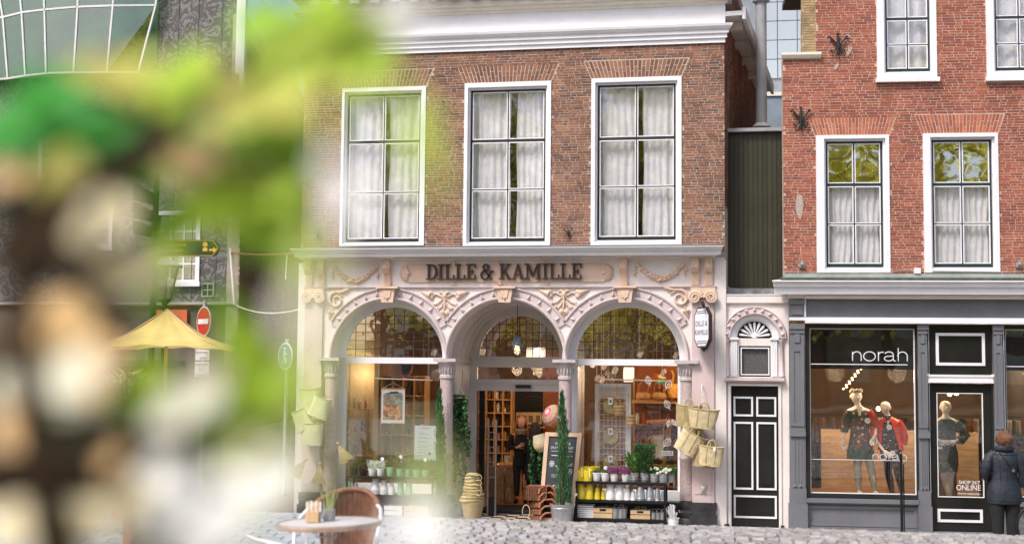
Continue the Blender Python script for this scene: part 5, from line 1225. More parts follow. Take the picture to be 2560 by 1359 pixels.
for px, lb, n, h, rx, l, w, mt in ((1586, 'zinc pot with a broad leaved green shrub, right of the heather', 260, .30, .13, .07, .035, FRESH), (1612, 'zinc pot with the tallest dark green shrub on the rack', 900, .46, .17, .055, .022, DGREEN)):
    R, x, r = pot(px, 23, .15, T0, yt_, ZINC, ribs=1, label=lb, grp=gp); bush(R, x, yt_, T0+.12, n, rx, h, l, w, mt)
    m = MB()
    for k in range(6): m.tube([(x+rnd(-.03, .03), yt_, T0+.12), (x+rnd(-.1, .1), yt_+rnd(-.05, .05), T0+.12+h*.8)], .004, 4)
    m.part('stem', MATS['vine_stem'], R)
for px, lb in ((1636, 'glass like grey pot of white pansies near the rack end'), (1658, 'grey pot of green pansies at the right rack corner'), (1676, 'grey pot with pale pansies at the far right of the top shelf')):
    R, x, r = pot(px, 23 if px < 1660 else 20, .14, T0, yt_+(.06 if px > 1660 else 0), mat('grey_pot', (164, 164, 168), .3, .1, 5), ribs=1, label=lb, grp=gp); bush(R, x, yt_, T0+.11, 420, .10, .12, .038, .014, FRESH)
    m = MB()
    for k in range(4):
        cx_, cz_ = x+rnd(-.07, .07), T0+.15+rnd(0, .09)
        for q in range(4): a = q*pi/2+.4; m.ball((cx_+.013*cos(a), yt_-.08, cz_+.013*sin(a)), (.013, .006, .013), 6)
    m.part('flower', mat('pale_pansy', (218, 216, 206), .6, .1), R)
# middle shelf: upturned stacks
M0 = zm_+.006
def stack(px, wpx, h, mt, label, name='pot_stack', y=None, rims=4, grp='upturned pot stacks on the middle shelf'):
    y = y or yt_; x = WX(px, y, 1235); r = wpx/150/2; R = T(name, label, 'pot stack', (x, y, M0), grp)
    for q in range(rims): m = MB(); z = M0+.001+q*.022; m.lathe([(r*.97-q*.001, z), (r*1.0-q*.0015, z+.003), (r*1.0-q*.0015, z+.015), (r*.93, z+.020)], (x, y, 0), 20); m.part('rim', mt, R, smooth=40)
    z = M0+rims*.022; m = MB(); m.lathe([(r*.93, z), (r*.70, M0+h-.006), (r*.66, M0+h), (0, M0+h)], (x, y, 0), 20); m.part('body', mt, R, smooth=40)
for px, w, h, mt, lb in ((1453, 22, .27, YEL, 'tallest yellow upturned pot stack at the left of the middle shelf'), (1474, 20, .265, YEL, 'yellow upturned pot stack, second from the left'), (1493.5, 15, .19, YEL, 'shorter yellow upturned pot stack in third place'), (1508, 10.5, .15, YEL, 'smallest yellow upturned pot stack'),
    (1526, 23, .28, WPL, 'large white upturned pot stack next to the yellow ones'), (1549.5, 22, .28, WPL, 'large white upturned pot stack, second of the white ones'), (1568, 16, .185, WPL, 'medium white upturned pot stack'), (1582.5, 12.5, .15, WPL, 'small white upturned pot stack left of the metal ones'),
    (1601, 23, .26, ZINC, 'large shiny metal bucket stack on the middle shelf'), (1625, 21, .25, ZINC, 'shiny metal bucket stack, second of the metal ones'), (1644, 15, .20, ZINC, 'narrow shiny metal pot stack'), (1657, 9, .16, ZINC, 'slim metal pot stack at the right end of the shelf')):
    stack(px, w, h, mt, lb)
stack(1487, 14, .24, YEL, 'yellow pot stack half hidden in the second row', y=yt_+.2, rims=3); stack(1500, 14, .22, YEL, 'yellow pot stack in the second row beside the hidden one', y=yt_+.2, rims=3); stack(1577, 14, .22, WPL, 'white pot stack in the second row', y=yt_+.2, rims=3)
# bottom shelf
B0 = zb+.006
def crate(pxa, pxb, h, mt, label, slats=2, y=None, handle=False, name='wooden_crate'):
    y = y or ry0+.06; xa, xb = WX(pxa, y, 1280), WX(pxb, y, 1280); R = T(name, label, 'crate', ((xa+xb)/2, y+.13, B0), 'crates on the bottom shelf')
    sh = h/slats
    for q in range(slats):
        for yy in (y, y+.24): m = MB(); m.box(xa, xb, yy, yy+.012, B0+q*sh+.004, B0+(q+1)*sh-.008); m.part('slat', mt, R)
        for x in (xa, xb-.012): m = MB(); m.box(x, x+.012, y+.013, y+.239, B0+q*sh+.004, B0+(q+1)*sh-.008); m.part('slat', mt, R)
    m = MB(); m.box(xa+.012, xb-.012, y+.012, y+.24, B0+.001, B0+.012); m.part('bottom', mt, R)
    if handle: m = MB(); xm = (xa+xb)/2; m.box(xm-.05, xm+.05, y-.003, y, B0+h*.66, B0+h*.86); m.part('handle_hole', BLKM, R)
    return R
crate(1441, 1483, .20, WPL, 'white slatted crate stack at the left of the bottom shelf', slats=6)
crate(1483, 1531, .17, CRATE, 'light wooden crate with watering cans, left one on the bottom shelf', handle=True)
crate(1576, 1625, .15, CRATE, 'light wooden crate with jugs, right one on the bottom shelf', handle=True)
for i, px in enumerate((1538, 1552, 1559, 1633, 1645, 1657)):
    y = yt_+.02*i % .05; x = WX(px, y, 1285); R = T('zinc_can', ['zinc watering can just right of the left wooden crate', 'zinc watering can in the middle between the wooden crates', 'zinc watering can touching the right wooden crate', 'small zinc can right of the right wooden crate', 'small zinc can second from the end of the bottom shelf', 'small zinc can last on the bottom shelf'][i], 'watering can', (x, y, B0), 'zinc cans on the bottom shelf')
    r = .055 if i < 3 else .042; h = .17 if i < 3 else .12
    m = MB(); m.lathe([(r, B0+.001), (r*.96, B0+h*.5), (r, B0+h*.9), (r*.6, B0+h), (r*.5, B0+h)], (x, y, 0), 16); m.part('body', ZINC, R, smooth=45)
    m = MB(); m.tube([(x-.02, y, B0+h), (x, y-.01, B0+h+.05), (x+.05, y-.01, B0+h+.03), (x+.06, y, B0+h*.5)], .006, 6); m.part('handle', ZINC, R, smooth=60)
for i, (px, dx) in enumerate(((1500, 0), (1513, .02), (1592, 0), (1608, .01))):
    y = yt_+.08; x = WX(px, y, 1270); z = B0+.13; m = MB(); m.tube([(x-.04, y, z-.06), (x-.02, y, z+.05), (x+.03, y, z+.05), (x+.05, y, z-.04)], .008, 6); m.lathe([(.045, z-.115), (.05, z-.01), (.03, z+.02)], (x, y, 0), 12)
    m.one('jug', ZINC, ['zinc jug in the left wooden crate, left of the pair', 'zinc jug in the left wooden crate, right of the pair', 'zinc jug in the right wooden crate, left of the pair', 'zinc jug in the right wooden crate, right of the pair'][i], 'jug', 'jugs inside the crates', smooth=50)
# white bucket with hand tools
y = -.42; x = WX(1682, y, 1290); R = T('white_tool_bucket', 'white bucket full of white garden tools at the foot of the right column', 'bucket', (x, y, 0)); h = .20
m = MB(); m.lathe([(.075, .002), (.1, h), (.106, h+.004), (.095, h+.004), (.09, h-.02)], (x, y, 0), 20)
for q in (.3, .5, .7): rr = .075+.025*q+.003; m.lathe([(rr, h*q), (rr+.004, h*q+.006), (rr, h*q+.012)], (x, y, 0), 20)
m.part('body', WPL, R, smooth=40)
for k in range(16):
    a = rnd(0, 6.28); q = rnd(.01, .05); m = MB(); b0 = Vector((x+q*cos(a), y+q*sin(a)*.6, h*.5)); e = b0+Vector((rnd(-.12, .08), rnd(-.05, .05), rnd(.18, .32))); m.tube([tuple(b0), tuple(b0.lerp(e, .6)), tuple(e)], [.007, .009, .02], 6, flat=.4); m.part('tool', WPL, R, smooth=60)
# --- straw bags on the right pilaster
def bag(px, py, wt, wb, h, y, tilt, label, ang=0.0, handles=True, mt=None):
    p = V3(px, py, y); R = T('straw_bag', label, 'straw bag', (p.x, y, p.z-h/2), 'straw shopping bags hanging on the pink pilaster')
    Rm = Matrix.Rotation(tilt, 3, 'Y') @ Matrix.Rotation(ang, 3, 'Z'); n = 26; L = 9; m = MB()
    for shell, dr in ((0, 0), (1, -.012)):
        vs = []
        for j in range(L+1):
            v_ = j/L; hw = (wb+(wt-wb)*v_**.8)/2+dr; hd = (.07+.05*v_)+dr
            for k in range(n):
                a = 2*pi*k/n; cx_ = abs(cos(a))**.7*(1 if cos(a) > 0 else -1)*hw; cy_ = abs(sin(a))**.8*(1 if sin(a) > 0 else -1)*hd
                zz_ = -h/2+h*v_+(.018*cos(a)**2*v_)+.006*sin(k*2.1+j)+(.006 if (j % 2) else -.002)*0
                q = Rm @ Vector((cx_+.006*sin(j*3.1), cy_, zz_)); vs.append((p.x+q.x, p.y+q.y, p.z+q.z))
        fs = [(j*n+k, j*n+(k+1) % n, (j+1)*n+(k+1) % n, (j+1)*n+k) for j in range(L) for k in range(n)]
        if shell: fs = [f[::-1] for f in fs]
        else: fs.append(tuple(range(n-1, -1, -1)))
        m.add(vs, fs)
    m.part('body', mt or STRAW, R, smooth=70)
    m = MB()
    for k in range(n+1):
        pass
    rim = [Rm @ Vector((abs(cos(a))**.7*(1 if cos(a) > 0 else -1)*wt/2, abs(sin(a))**.8*(1 if sin(a) > 0 else -1)*.12, h/2+.018*cos(a)**2)) for a in [2*pi*k/n for k in range(n+1)]]
    m.tube([(p.x+q.x, p.y+q.y, p.z+q.z) for q in rim], .010, 5); m.part('rim', STRAW2, R, smooth=60)
    if handles:
        for s in (-1, 1):
            m = MB(); pts = [Rm @ Vector((wt*.17*cos(t)*1.0, s*.10, h/2-.02+.13*sin(t))) for t in [pi*k/10 for k in range(11)]]
            pts = [pts[0]+Rm @ Vector((0, 0, -h*.8))]+pts+[pts[-1]+Rm @ Vector((0, 0, -h*.8))] if s < 0 else pts
            if s < 0: pts[0] += Rm @ Vector((0, .04, 0)); pts[-1] += Rm @ Vector((0, .04, 0))
            m.tube([(p.x+q.x, p.y+q.y-(.012 if s < 0 else 0), p.z+q.z) for q in pts], .011, 6); m.part('handle', STRAW2, R, smooth=60)
    return R
bag(1722, 1040, .42, .40, .34, -.12, .05, 'straw bag furthest back, mostly hidden behind the top one', mt=STRAW2)
bag(1728, 1085, .34, .30, .30, -.2, .35, 'narrow straw bag tucked behind, between the upper and the lower bags', mt=STRAW2)
bag(1757, 1047, .50, .36, .30, -.45, .10, 'wide open straw bag hanging highest on the pink pilaster')
bag(1722, 1107, .40, .36, .34, -.36, .52, 'tilted straw bag hanging at the left, turned towards the column')
bag(1763, 1140, .38, .36, .34, -.30, .14, 'flat straw bag hanging behind the lowest one', mt=STRAW2)
bag(1777, 1140, .40, .34, .30, -.50, .10, 'lowest straw bag hanging at the right with a white tag')
p = V3(1786, 1122, -.64); m = MB(); m.box(p.x-.018, p.x+.018, -.642, -.638, p.z-.03, p.z+.03); m.one('price_tag', WPL, 'small white price tag on the lowest straw bag', 'tag')
a = V3(1757, 965, -.06); R = T('bag_hook_chain', 'white metal hook and chain holding the straw bags on the pilaster', 'chain', a[:])
m = MB(); m.tube([(a.x, -.06, a.z), (a.x+.01, -.11, a.z-.02), (a.x-.01, -.14, a.z+.03), (a.x-.01, -.17, a.z-.04)], .007, 5); m.part('hook', WPL, R)
for k in range(16):
    z = a.z-.06-k*.055; m = MB(); m.tube([(a.x-.01+.008*(k % 2)+(.014 if k % 2 else .003)*cos(t), -.17+(.003 if k % 2 else .014)*cos(t), z+.03*sin(t)) for t in [i*pi/4 for i in range(9)]], .004, 4); m.part('link', WPL, R)
m = MB(); p = V3(1758, 1219, -.06); m.box(p.x-.05, p.x+.05, -.085, -.06, p.z-.07, p.z+.07); m.ball((p.x, -.10, p.z), (.035, .03, .05), 8); m.part('tap_plate', mat('old_brass_white', (190, 186, 180), .4, .1, 20), BM)
# --- projecting sign
y0 = -.05; p = V3(1760, 840, -.05); HS = T('projecting_sign', 'small hanging sign with pointed ends on a dark bracket, lettered DILLE & KAMILLE', 'hanging sign', (p.x, -.05, p.z-.5))
zq_ = lambda py, y=-.35: U(1745, py, y)[1]
xw = p.x
m = MB(); m.box(xw-.02, xw+.02, -.09, -.055, zq_(877, -.07), zq_(768, -.07)); m.box(xw-.05, xw+.06, -.07, -.052, zq_(792, -.07), zq_(770, -.07)); m.box(xw-.05, xw+.06, -.07, -.052, zq_(872, -.07), zq_(852, -.07)); m.beam((xw, -.08, zq_(762, -.1)), (xw-.0, -.72, zq_(762, -.1)+.0), .04, .05, up=(0, 0, 1)); m.beam((xw, -.09, zq_(800, -.1)), (xw, -.42, zq_(766, -.1)), .02, .02); m.part('bracket', LETM, HS)
# panel lies in the plane x=const, turned slightly to face us
Rz = Matrix.Rotation(radians(-62), 3, 'Z'); cen = Vector((xw-.0, -.42, zq_(818)))
hh_ = (zq_(768)-zq_(868))/2; hw = .27
prof = [(-hw*.55, -hh_), (hw*.55, -hh_), (hw, -hh_*.62), (hw, hh_*.62), (hw*.55, hh_), (-hw*.55, hh_), (-hw, hh_*.62), (-hw, -hh_*.62)]
def rz(vs): return [tuple(cen+Rz@Vector(v)) for v in vs]
m = MB(); m.prism(prof, -.025, .025); m.v = rz(m.v); m.part('case', LETM, HS)
m = MB(); m.prism([(a*.9, b*.93) for a, b in prof], -.028, -.0255); m.v = rz(m.v); m.part('face', mat('sign_white', (226, 230, 240), .4, .03), HS)
m = MB(); text(m, 'DILLE &', 0, .02, .085, -.0295, width=.42, align='C'); text(m, 'KAMILLE', 0, -.12, .085, -.0295, width=.46, align='C'); m.v = rz(m.v); m.part('lettering', LETM, HS)
m = MB()
for zz_ in (hh_*.80, hh_*.70, -hh_*.80, -hh_*.70): m.box(-hw*.62, hw*.62, -.0292, -.0282, zz_-.006, zz_+.006)
m.v = rz(m.v); m.part('sign_line', LETM, HS)
# --- lantern in the porch
y = .75; x = WX(1293, y, 860); zl = lambda py: WZ(py, y, 1293)
LN = T('caged_lantern', 'zinc caged ship lantern with a glowing bulb hanging in the middle arch', 'lantern', (x, y, zl(893)))
GZ = mat('hammered_zinc', (130, 142, 148), .5, .25, 25, bump=.5, bs=40, metal=.4)
m = MB(); m.lathe([(.115, zl(863)), (.12, zl(860)), (.11, zl(855)), (.07, zl(848)), (.06, zl(842)), (.035, zl(839)), (.0, zl(837))], (x, y, 0), 20); m.ball((x-.01, y-.07, zl(849)), .028, 8); m.part('cap', GZ, LN, smooth=50)
m = MB(); m.lathe([(.065, zl(863)), (.07, zl(872)), (.06, zl(884)), (.0, zl(888))], (x, y, 0), 16); m.part('glass_jar', glass('lamp_glass', .08, wav=0), LN, smooth=60)
m = MB(); m.ball((x, y, zl(872)), (.02, .02, .035), 8); m.part('bulb', mat('warm_bulb', (255, 180, 100), .5, 0, emit=12), LN)
m = MB()
for k in range(8): a = k*pi/4; m.tube([(x+.085*cos(a), y+.085*sin(a), zl(862)), (x+.088*cos(a), y+.088*sin(a), zl(878)), (x+.05*cos(a), y+.05*sin(a), zl(891)), (x, y, zl(893))], .004, 4)
for py, r in ((868, .088), (877, .088), (886, .068)): m.tube([(x+r*cos(a*pi/8), y+r*sin(a*pi/8), zl(py)) for a in range(17)], .004, 4)
m.part('cage', BLKM, LN)
m = MB(); m.tube([(x, y, zl(838)), (x, y, zSP+Rin-.03)], .006, 5); m.part('cord', BLKM, LN)
def plight(name, p, e, col=(1, .74, .48), r=.08):
    l = bpy.data.lights.new(name, 'POINT'); l.energy = e; l.color = col; l.shadow_soft_size = r; o = bpy.data.objects.new(name, l); COL.objects.link(o); o.location = p; return o
plight('doorway_fill_light', (WX(1290, 2.1), 2.1, 2.5), 9, r=.1)  # no fixture here: fill light added to brighten the woman in the doorway
plight('lantern_light', (x, y-.0, zl(872)), 3)

# ------------------------------------------------------------------ INSIDE THE SHOP
# spot lamps under the ceiling
SPOTC = mat('lamp_glow', (255, 216, 160), .5, 0, emit=22)
k = 0
spots = [(903, 800, 1.6), (1048, 798, 1.6), (1083, 885, 2.6), (1205, 884, 2.6), (1350, 884, 4.2), (1480, 915, 2.2), (1508, 921, 3.0), (1598, 890, 2.4), (1688, 893, 2.8), (1642, 917, 3.4), (1656, 938, 3.0), (1535, 931, 3.8), (1450, 915, 1.5), (1492, 951, 5.0), (1503, 954, 5.4)]
where = ['high in the left arch, left one', 'high in the left arch, right one', 'just above the left window bar', 'at the left foot of the middle arch pane', 'behind the lantern in the middle arch', 'at the top left of the right shop window', 'second from the left in the right shop window', 'big and round above the right window bar', 'at the right foot of the right arch', 'near the white bar end in the right window', 'right of the green exit sign', 'between the white lamp and the left spots', 'by the left edge of the right window', 'far back on the shop ceiling, left of the pair', 'far back on the shop ceiling, right of the pair']
for px, py, y in spots:
    p = V3(px, py, y); R = T('spot_lamp', 'small glowing spot lamp '+where[k], 'spot lamp', p[:], 'ceiling spot lamps in the shop')
    m = MB(); dR = Matrix.Rotation(.5, 3, 'X') @ Matrix.Rotation(.4, 3, 'Y'); m.lathe([(.05, .0), (.055, .10), (.03, .13), (0, .13)], p, 12, R=dR); m.part('can', WHITE, R, smooth=40)
    m = MB(); m.lathe([(0, -.002), (.046, -.002)], p, 12, R=dR); m.part('lamp_face', SPOTC, R)
    m = MB(); m.tube([tuple(p+Vector((0, 0, .13))), (p.x, p.y, zCE-.1)], .008, 4); m.part('stem', WHITE, R)
    k += 1
for (x, y, z, e) in ((-3.1, 1.6, 2.9, 26), (-1.7, 1.7, 2.9, 26), (-.2, 3.6, 3.0, 34), (1.4, 1.7, 2.9, 30), (2.7, 1.7, 2.9, 30), (-2.2, 4.3, 3.0, 40), (2.0, 4.3, 3.0, 46), (.2, 5.6, 3.0, 30)):
    plight('shop_spot_light', (x, y, z-.5), e*.4, r=.12)
m = MB(); y = 3.5; xa, xb = WX(1560, y, 945), WX(1592, y, 945); m.tube([(xa, y, WZ(935, y)), (xb, y, WZ(935, y))], .14, 14); m.one('drum_lamp', mat('warm_white_shade', (250, 236, 206), .6, 0, emit=1.0), 'white cylindrical lamp shade near the shop ceiling behind the right window', 'lamp', 'white tube lamps', smooth=40)
m = MB(); y = 4.0; xa, xb = WX(1318, y, 885), WX(1362, y, 885); m.tube([(xa, y, WZ(887, y)), (xb, y, WZ(887, y))], .14, 14); m.one('drum_lamp', MATS['warm_white_shade'], 'white cylindrical lamp shade glimpsed through the middle arch', 'lamp', 'white tube lamps', smooth=40)
def cubby(x0, x1, z0, z1, y, nx_, nz_, label, d=.35, goods=True, t=.022, mt=None, name='cubby_shelf'):
    R = T(name, label, 'shelf unit', ((x0+x1)/2, y+d/2, z0)); mt = mt or WOOD
    for i in range(nx_+1): x = x0+(x1-x0)*i/nx_; m = MB(); m.box(x-t/2, x+t/2, y, y+d, z0, z1); m.part('upright', mt, R)
    for j in range(nz_+1): z = z0+(z1-z0)*j/nz_; m = MB(); m.box(x0+t/2+.001, x1-t/2-.001, y+.004, y+d-.002, z-t/2, z+t/2); m.part('shelf', mt, R)
    m = MB(); m.box(x0, x1, y+d, y+d+.015, z0, z1); m.part('back_board', mt, R)
    return R
GC = [(70, 52, 44), (210, 196, 168), (176, 112, 66), (52, 46, 44), (150, 92, 54), (222, 214, 200), (118, 96, 70), (168, 142, 96), (92, 96, 90), (196, 150, 96)]
GM = [mat('goods_%d' % i, c, .6, .1, 5) for i, c in enumerate(GC)]
GN = ['dark', 'cream', 'rust', 'black', 'brown', 'off white', 'umber', 'khaki', 'grey green', 'honey']
gcount = 0
def goods(x0, x1, z, zt, y, where_, kinds='bjv'):
    """a small row of shop goods standing on one shelf board"""
    global gcount
    x = x0+.03
    while x < x1-.06:
        w = rnd(.05, .11); h = min(rnd(.08, .22), zt-z-.03); gi = random.randrange(10); mt = GM[gi]; xc = x+w/2; yy = y+rnd(.08, .16); q = random.choice(kinds); m = MB()
        if xc+w/2 > x1-.01: break
        if q == 'b': nm = 'storage_box'; m.box(xc-w/2, xc+w/2, yy-.05, yy+.05, z, z+h); m.box(xc-w/2-.004, xc+w/2+.004, yy-.054, yy+.054, z+h*.8, z+h+.002)
        elif q == 'j': nm = 'jar'; r = w*.42; m.lathe([(r*.9, z), (r, z+.01), (r, z+h*.7), (r*.7, z+h*.82), (r*.75, z+h*.84), (r*.75, z+h), (0, z+h)], (xc, yy, 0), 12)
        else: nm = 'vase'; r = w*.45; m.lathe([(r*.6, z), (r, z+h*.35), (r*.8, z+h*.6), (r*.35, z+h*.85), (r*.5, z+h), (r*.4, z+h)], (xc, yy, 0), 12)
        m.one(nm, mt, f'{GN[gi]} {nm.replace("_", " ")} {where_}', nm.replace('_', ' '), 'small goods on the shop shelves', smooth=40); gcount += 1
        x += w+rnd(.015, .07)
# cubby wall seen in the left window
y = 3.0; x0, x1 = WX(925, y, 1000), WX(1062, y, 1000); z0, z1 = WZ(1235, y, 1000), WZ(940, y, 1000)
cubby(x0, x1, z0, z1, y, 5, 6, 'pale pine cubby shelf wall seen behind the poster in the left window')
for j in range(6):
    for i in range(5):
        if random.random() < .95: a = x0+(x1-x0)*i/5; zz_ = z0+(z1-z0)*j/6; goods(a+.01, a+(x1-x0)/5-.01, zz_+.012, zz_+(z1-z0)/6, y, 'in the pine cubbies behind the left window')
y = 1.4; x0, x1 = WX(868, y, 1000), WX(925, y, 1000)
for k, py in enumerate((1021, 1078, 1137)):
    z = WZ(py, y, 900); R = T('wall_shelf', 'thin pine shelf at the left side of the left window, '+['upper', 'middle', 'lower'][k]+' of three', 'shelf', ((x0+x1)/2, y+.12, z), 'pine shelves at the side of the left window')
    m = MB(); m.box(x0, x1, y, y+.3, z-.02, z); m.part('board', WOOD, R); m = MB(); m.tube([(x1-.02, y+.02, z), (x0, y+.02, z+.33)], .004, 4); m.part('stay', ZINC, R); goods(x0+.05, x1-.02, z+.001, z+.3, y, f'on the {["upper", "middle", "lower"][k]} side shelf of the left window', 'jvb')
m = MB(); y = 1.9; m.box(WX(872, y), WX(932, y), y, y+.3, .05, zCE-.1); m.one('inner_pier', mat('sand_plaster', (176, 156, 118), .85, .08, 2), 'sand coloured plastered pier standing inside behind the left window', 'pillar')
# shop poster on a string
y = .55; xa, xb = WX(953, y, 1010), WX(1012, y, 1010); za, zb2 = WZ(1057, y, 980), WZ(972, y, 980); tl = Matrix.Rotation(-.02, 3, 'Y')
PO = T('food_poster', 'white bordered poster of bread and fruit hanging from a wooden rod in the left window', 'poster', ((xa+xb)/2, y, za))
m = MB(); m.box(xa, xb, y, y+.004, za, zb2); m.part('paper', mat('paper_white', (236, 234, 230), .7, .02), PO)
m = MB(); m.box(xa-.01, xb+.01, y-.012, y+.006, zb2, zb2+.018); m.part('rod', WOOD, PO)
m = MB(); xm = (xa+xb)/2; m.tube([(xa+.02, y, zb2+.015), (xm, y, zb2+.11), (xb-.02, y, zb2+.015)], .003, 4); m.part('string', WPL, PO)
pm = bpy.data.materials.new('poster_print'); pm.use_nodes = True; n_ = pm.node_tree.nodes; l_ = pm.node_tree.links
tc = n_.new('ShaderNodeTexCoord'); vo = n_.new('ShaderNodeTexVoronoi'); vo.inputs['Scale'].default_value = 14; nz_ = n_.new('ShaderNodeTexNoise'); nz_.inputs['Scale'].default_value = 6
cr = n_.new('ShaderNodeValToRGB'); cr.color_ramp.elements[0].color = (*srgb(196, 140, 92), 1); cr.color_ramp.elements[1].color = (*srgb(60, 52, 50), 1)
for p_, c_ in ((.35, (222, 182, 140)), (.6, (150, 74, 44)), (.8, (150, 160, 160))): e_ = cr.color_ramp.elements.new(p_); e_.color = (*srgb(*c_), 1)
l_.new(tc.outputs['Object'], vo.inputs['Vector']); l_.new(vo.outputs['Color'], cr.inputs[0]); l_.new(cr.outputs[0], n_['Principled BSDF'].inputs['Base Color'])
w_ = xb-xa; h_ = zb2-za
m = MB(); m.box(xa+w_*.09, xb-w_*.09, y-.003, y-.001, za+h_*.1, za+h_*.55); m.part('photo_print', pm, PO)
m = MB(); m.box(xa+w_*.09, xb-w_*.09, y-.003, y-.001, za+h_*.552, za+h_*.86); m.part('photo_backdrop', mat('poster_cool', (150, 158, 150), .6, .3, 9), PO)
m = MB(); m.tube([(xm-w_*.18+w_*.18*cos(t), y-.006, za+h_*.56+h_*.2*sin(t)) for t in [pi*i/10 for i in range(11)]], .007, 5); m.tube([(xm-w_*.18+w_*.13*cos(t), y-.006, za+h_*.56+h_*.14*sin(t)) for t in [pi*i/10 for i in range(11)]], .005, 5)
for i in range(8): m.ball((xa+w_*rnd(.2, .8), y-.004, za+h_*rnd(.2, .45)), (.03, .004, .022), 8)
m.part('printed_still_life', mat('poster_ink', (200, 148, 104), .6, .3, 30), PO)
m = MB(); m.box(xa+w_*.36, xb-w_*.28, y-.004, y-.001, za+h_*.90, za+h_*.93); m.box(xa+w_*.2, xb-w_*.14, y-.004, y-.001, za+h_*.865, za+h_*.89); m.part('printed_title', mat('ink_dark', (60, 56, 54), .6), PO)
# notice
y = .42; xa, xb = WX(1036, y, 1100), WX(1090, y, 1100); za, zb2 = WZ(1149, y, 1060), WZ(1063, y, 1060)
NO_ = T('window_notice', 'pale blue white notice sheet with lines of text in the left window by the cypress', 'notice', ((xa+xb)/2, y, za))
m = MB(); m.box(xa, xb, y, y+.003, za, zb2); m.part('paper', mat('notice_paper', (208, 222, 224), .7, .02), NO_)
m = MB(); w_ = xb-xa; h_ = zb2-za; INKG = mat('ink_grey', (120, 130, 132), .6)
for i, (v_, a_, b_) in enumerate(((.93, .22, .8), (.885, .35, .65), (.79, .17, .5), (.74, .17, .7), (.66, .17, .6), (.62, .17, .8), (.54, .17, .55), (.50, .17, .65), (.42, .17, .75), (.37, .17, .6), (.30, .17, .7), (.22, .17, .5), (.12, .17, .4))): m.box(xa+w_*a_, xa+w_*b_, y-.002, y-.001, za+h_*v_, za+h_*v_+.009 if i < 1 else za+h_*v_+.006)
m.lathe([(0, 0), (.025, 0)], (xa+w_*.72, y-.0015, za+h_*.19), 14, R=Matrix.Rotation(pi/2, 3, 'X')); m.part('printed_text', INKG, NO_)
# hanging bars on chains, both windows
for (pa, pb, py, pt, lb) in ((943, 1075, 946, 772, 'left'), (1516, 1660, 948, 790, 'right')):
    y = .5; xa, xb = WX(pa, y, py), WX(pb, y, py); z = WZ(py, y, (pa+pb)/2); zt2 = WZ(pt, y, (pa+pb)/2); R = T('hanging_bar', f'white display bar hanging on two chains in the {lb} shop window', 'display bar', ((xa+xb)/2, y, z), 'display bars in the shop windows')
    m = MB(); m.tube([(xa-.04, y, z), (xb+.04, y, z-.02)], .013, 6); m.part('bar', CREAMW, R)
    for x in (xa+.03, xb-.03):
        n2 = int((zt2-z)/.045)
        for i in range(n2): q = MB(); q.tube([(x+(.011 if i % 2 else .002)*cos(t), y+(.002 if i % 2 else .011)*cos(t), z+.03+i*.045+.026*sin(t)) for t in [j*pi/3 for j in range(7)]], .0035, 4); q.part('chain_link', CREAMW, R)
# oval red sign
y = 1.2; p = V3(1016, 912, y); OV = T('oval_sign', 'oval red rimmed sign hanging behind the left window bar', 'oval sign', (p.x, y, p.z-.2)); Rx = Matrix.Rotation(pi/2, 3, 'X')
m = MB(); m.lathe([(0, 0), (.115, 0), (.115, .02), (0, .02)], p, 28, R=Rx @ Matrix.Scale(1, 3)); m.v = [(a, b, p.z+(c-p.z)*1.9) for a, b, c in m.v]; m.part('rim', mat('sign_red', (170, 60, 48), .5), OV)
m = MB(); m.lathe([(0, .022), (.085, .022)], p, 28, R=Rx); m.v = [(a, b, p.z+(c-p.z)*2.1) for a, b, c in m.v]; m.part('face', mat('sign_face_blue', (150, 160, 172), .5), OV)
m = MB(); m.tube([(p.x-.02, y-.03, p.z+.06), (p.x, y-.03, p.z+.0), (p.x-.03, y-.03, p.z-.08)], .008, 4); m.tube([(p.x, y-.03, p.z), (p.x+.03, y-.03, p.z-.08)], .008, 4); m.ball((p.x-.01, y-.03, p.z+.09), .018, 6); m.part('printed_figure', BLKM, OV)
# leaning white door frame and wire grid, right window
y = .75; xa, xb = WX(1487, y, 1050), WX(1577, y, 1050); zt2 = WZ(958, y, 1530)
FR_ = T('white_display_frame', 'white wooden frame standing in the right window behind the wire grid', 'frame', ((xa+xb)/2, y, .3))
m = MB(); m.box(xa, xa+.07, y, y+.05, .3, zt2); m.part('stile', WHITE2, FR_); m = MB(); m.box(xb-.09, xb, y, y+.05, .3, zt2); m.part('stile', WHITE2, FR_); m = MB(); m.box(xa+.071, xb-.091, y, y+.05, zt2-.06, zt2); m.part('top_rail', WHITE2, FR_); m = MB(); m.box(xa+.071, xb-.091, y+.02, y+.04, WZ(995, y), zt2-.061); m.part('panel', mat('pale_panel', (206, 200, 196), .7, .05), FR_)
for i in range(7): m = MB(); x = xa+.09+(xb-xa-.20)*i/6; m.tube([(x, y-.03, .4), (x, y-.03, zt2-.03)], .004, 4); m.part('grid_wire', WPL, FR_)
for i in range(20): m = MB(); z = .45+(zt2-.5)*i/19; m.tube([(xa+.06, y-.036, z), (xb-.06, y-.036, z)], .004, 4); m.part('grid_wire', WPL, FR_)
y = .75
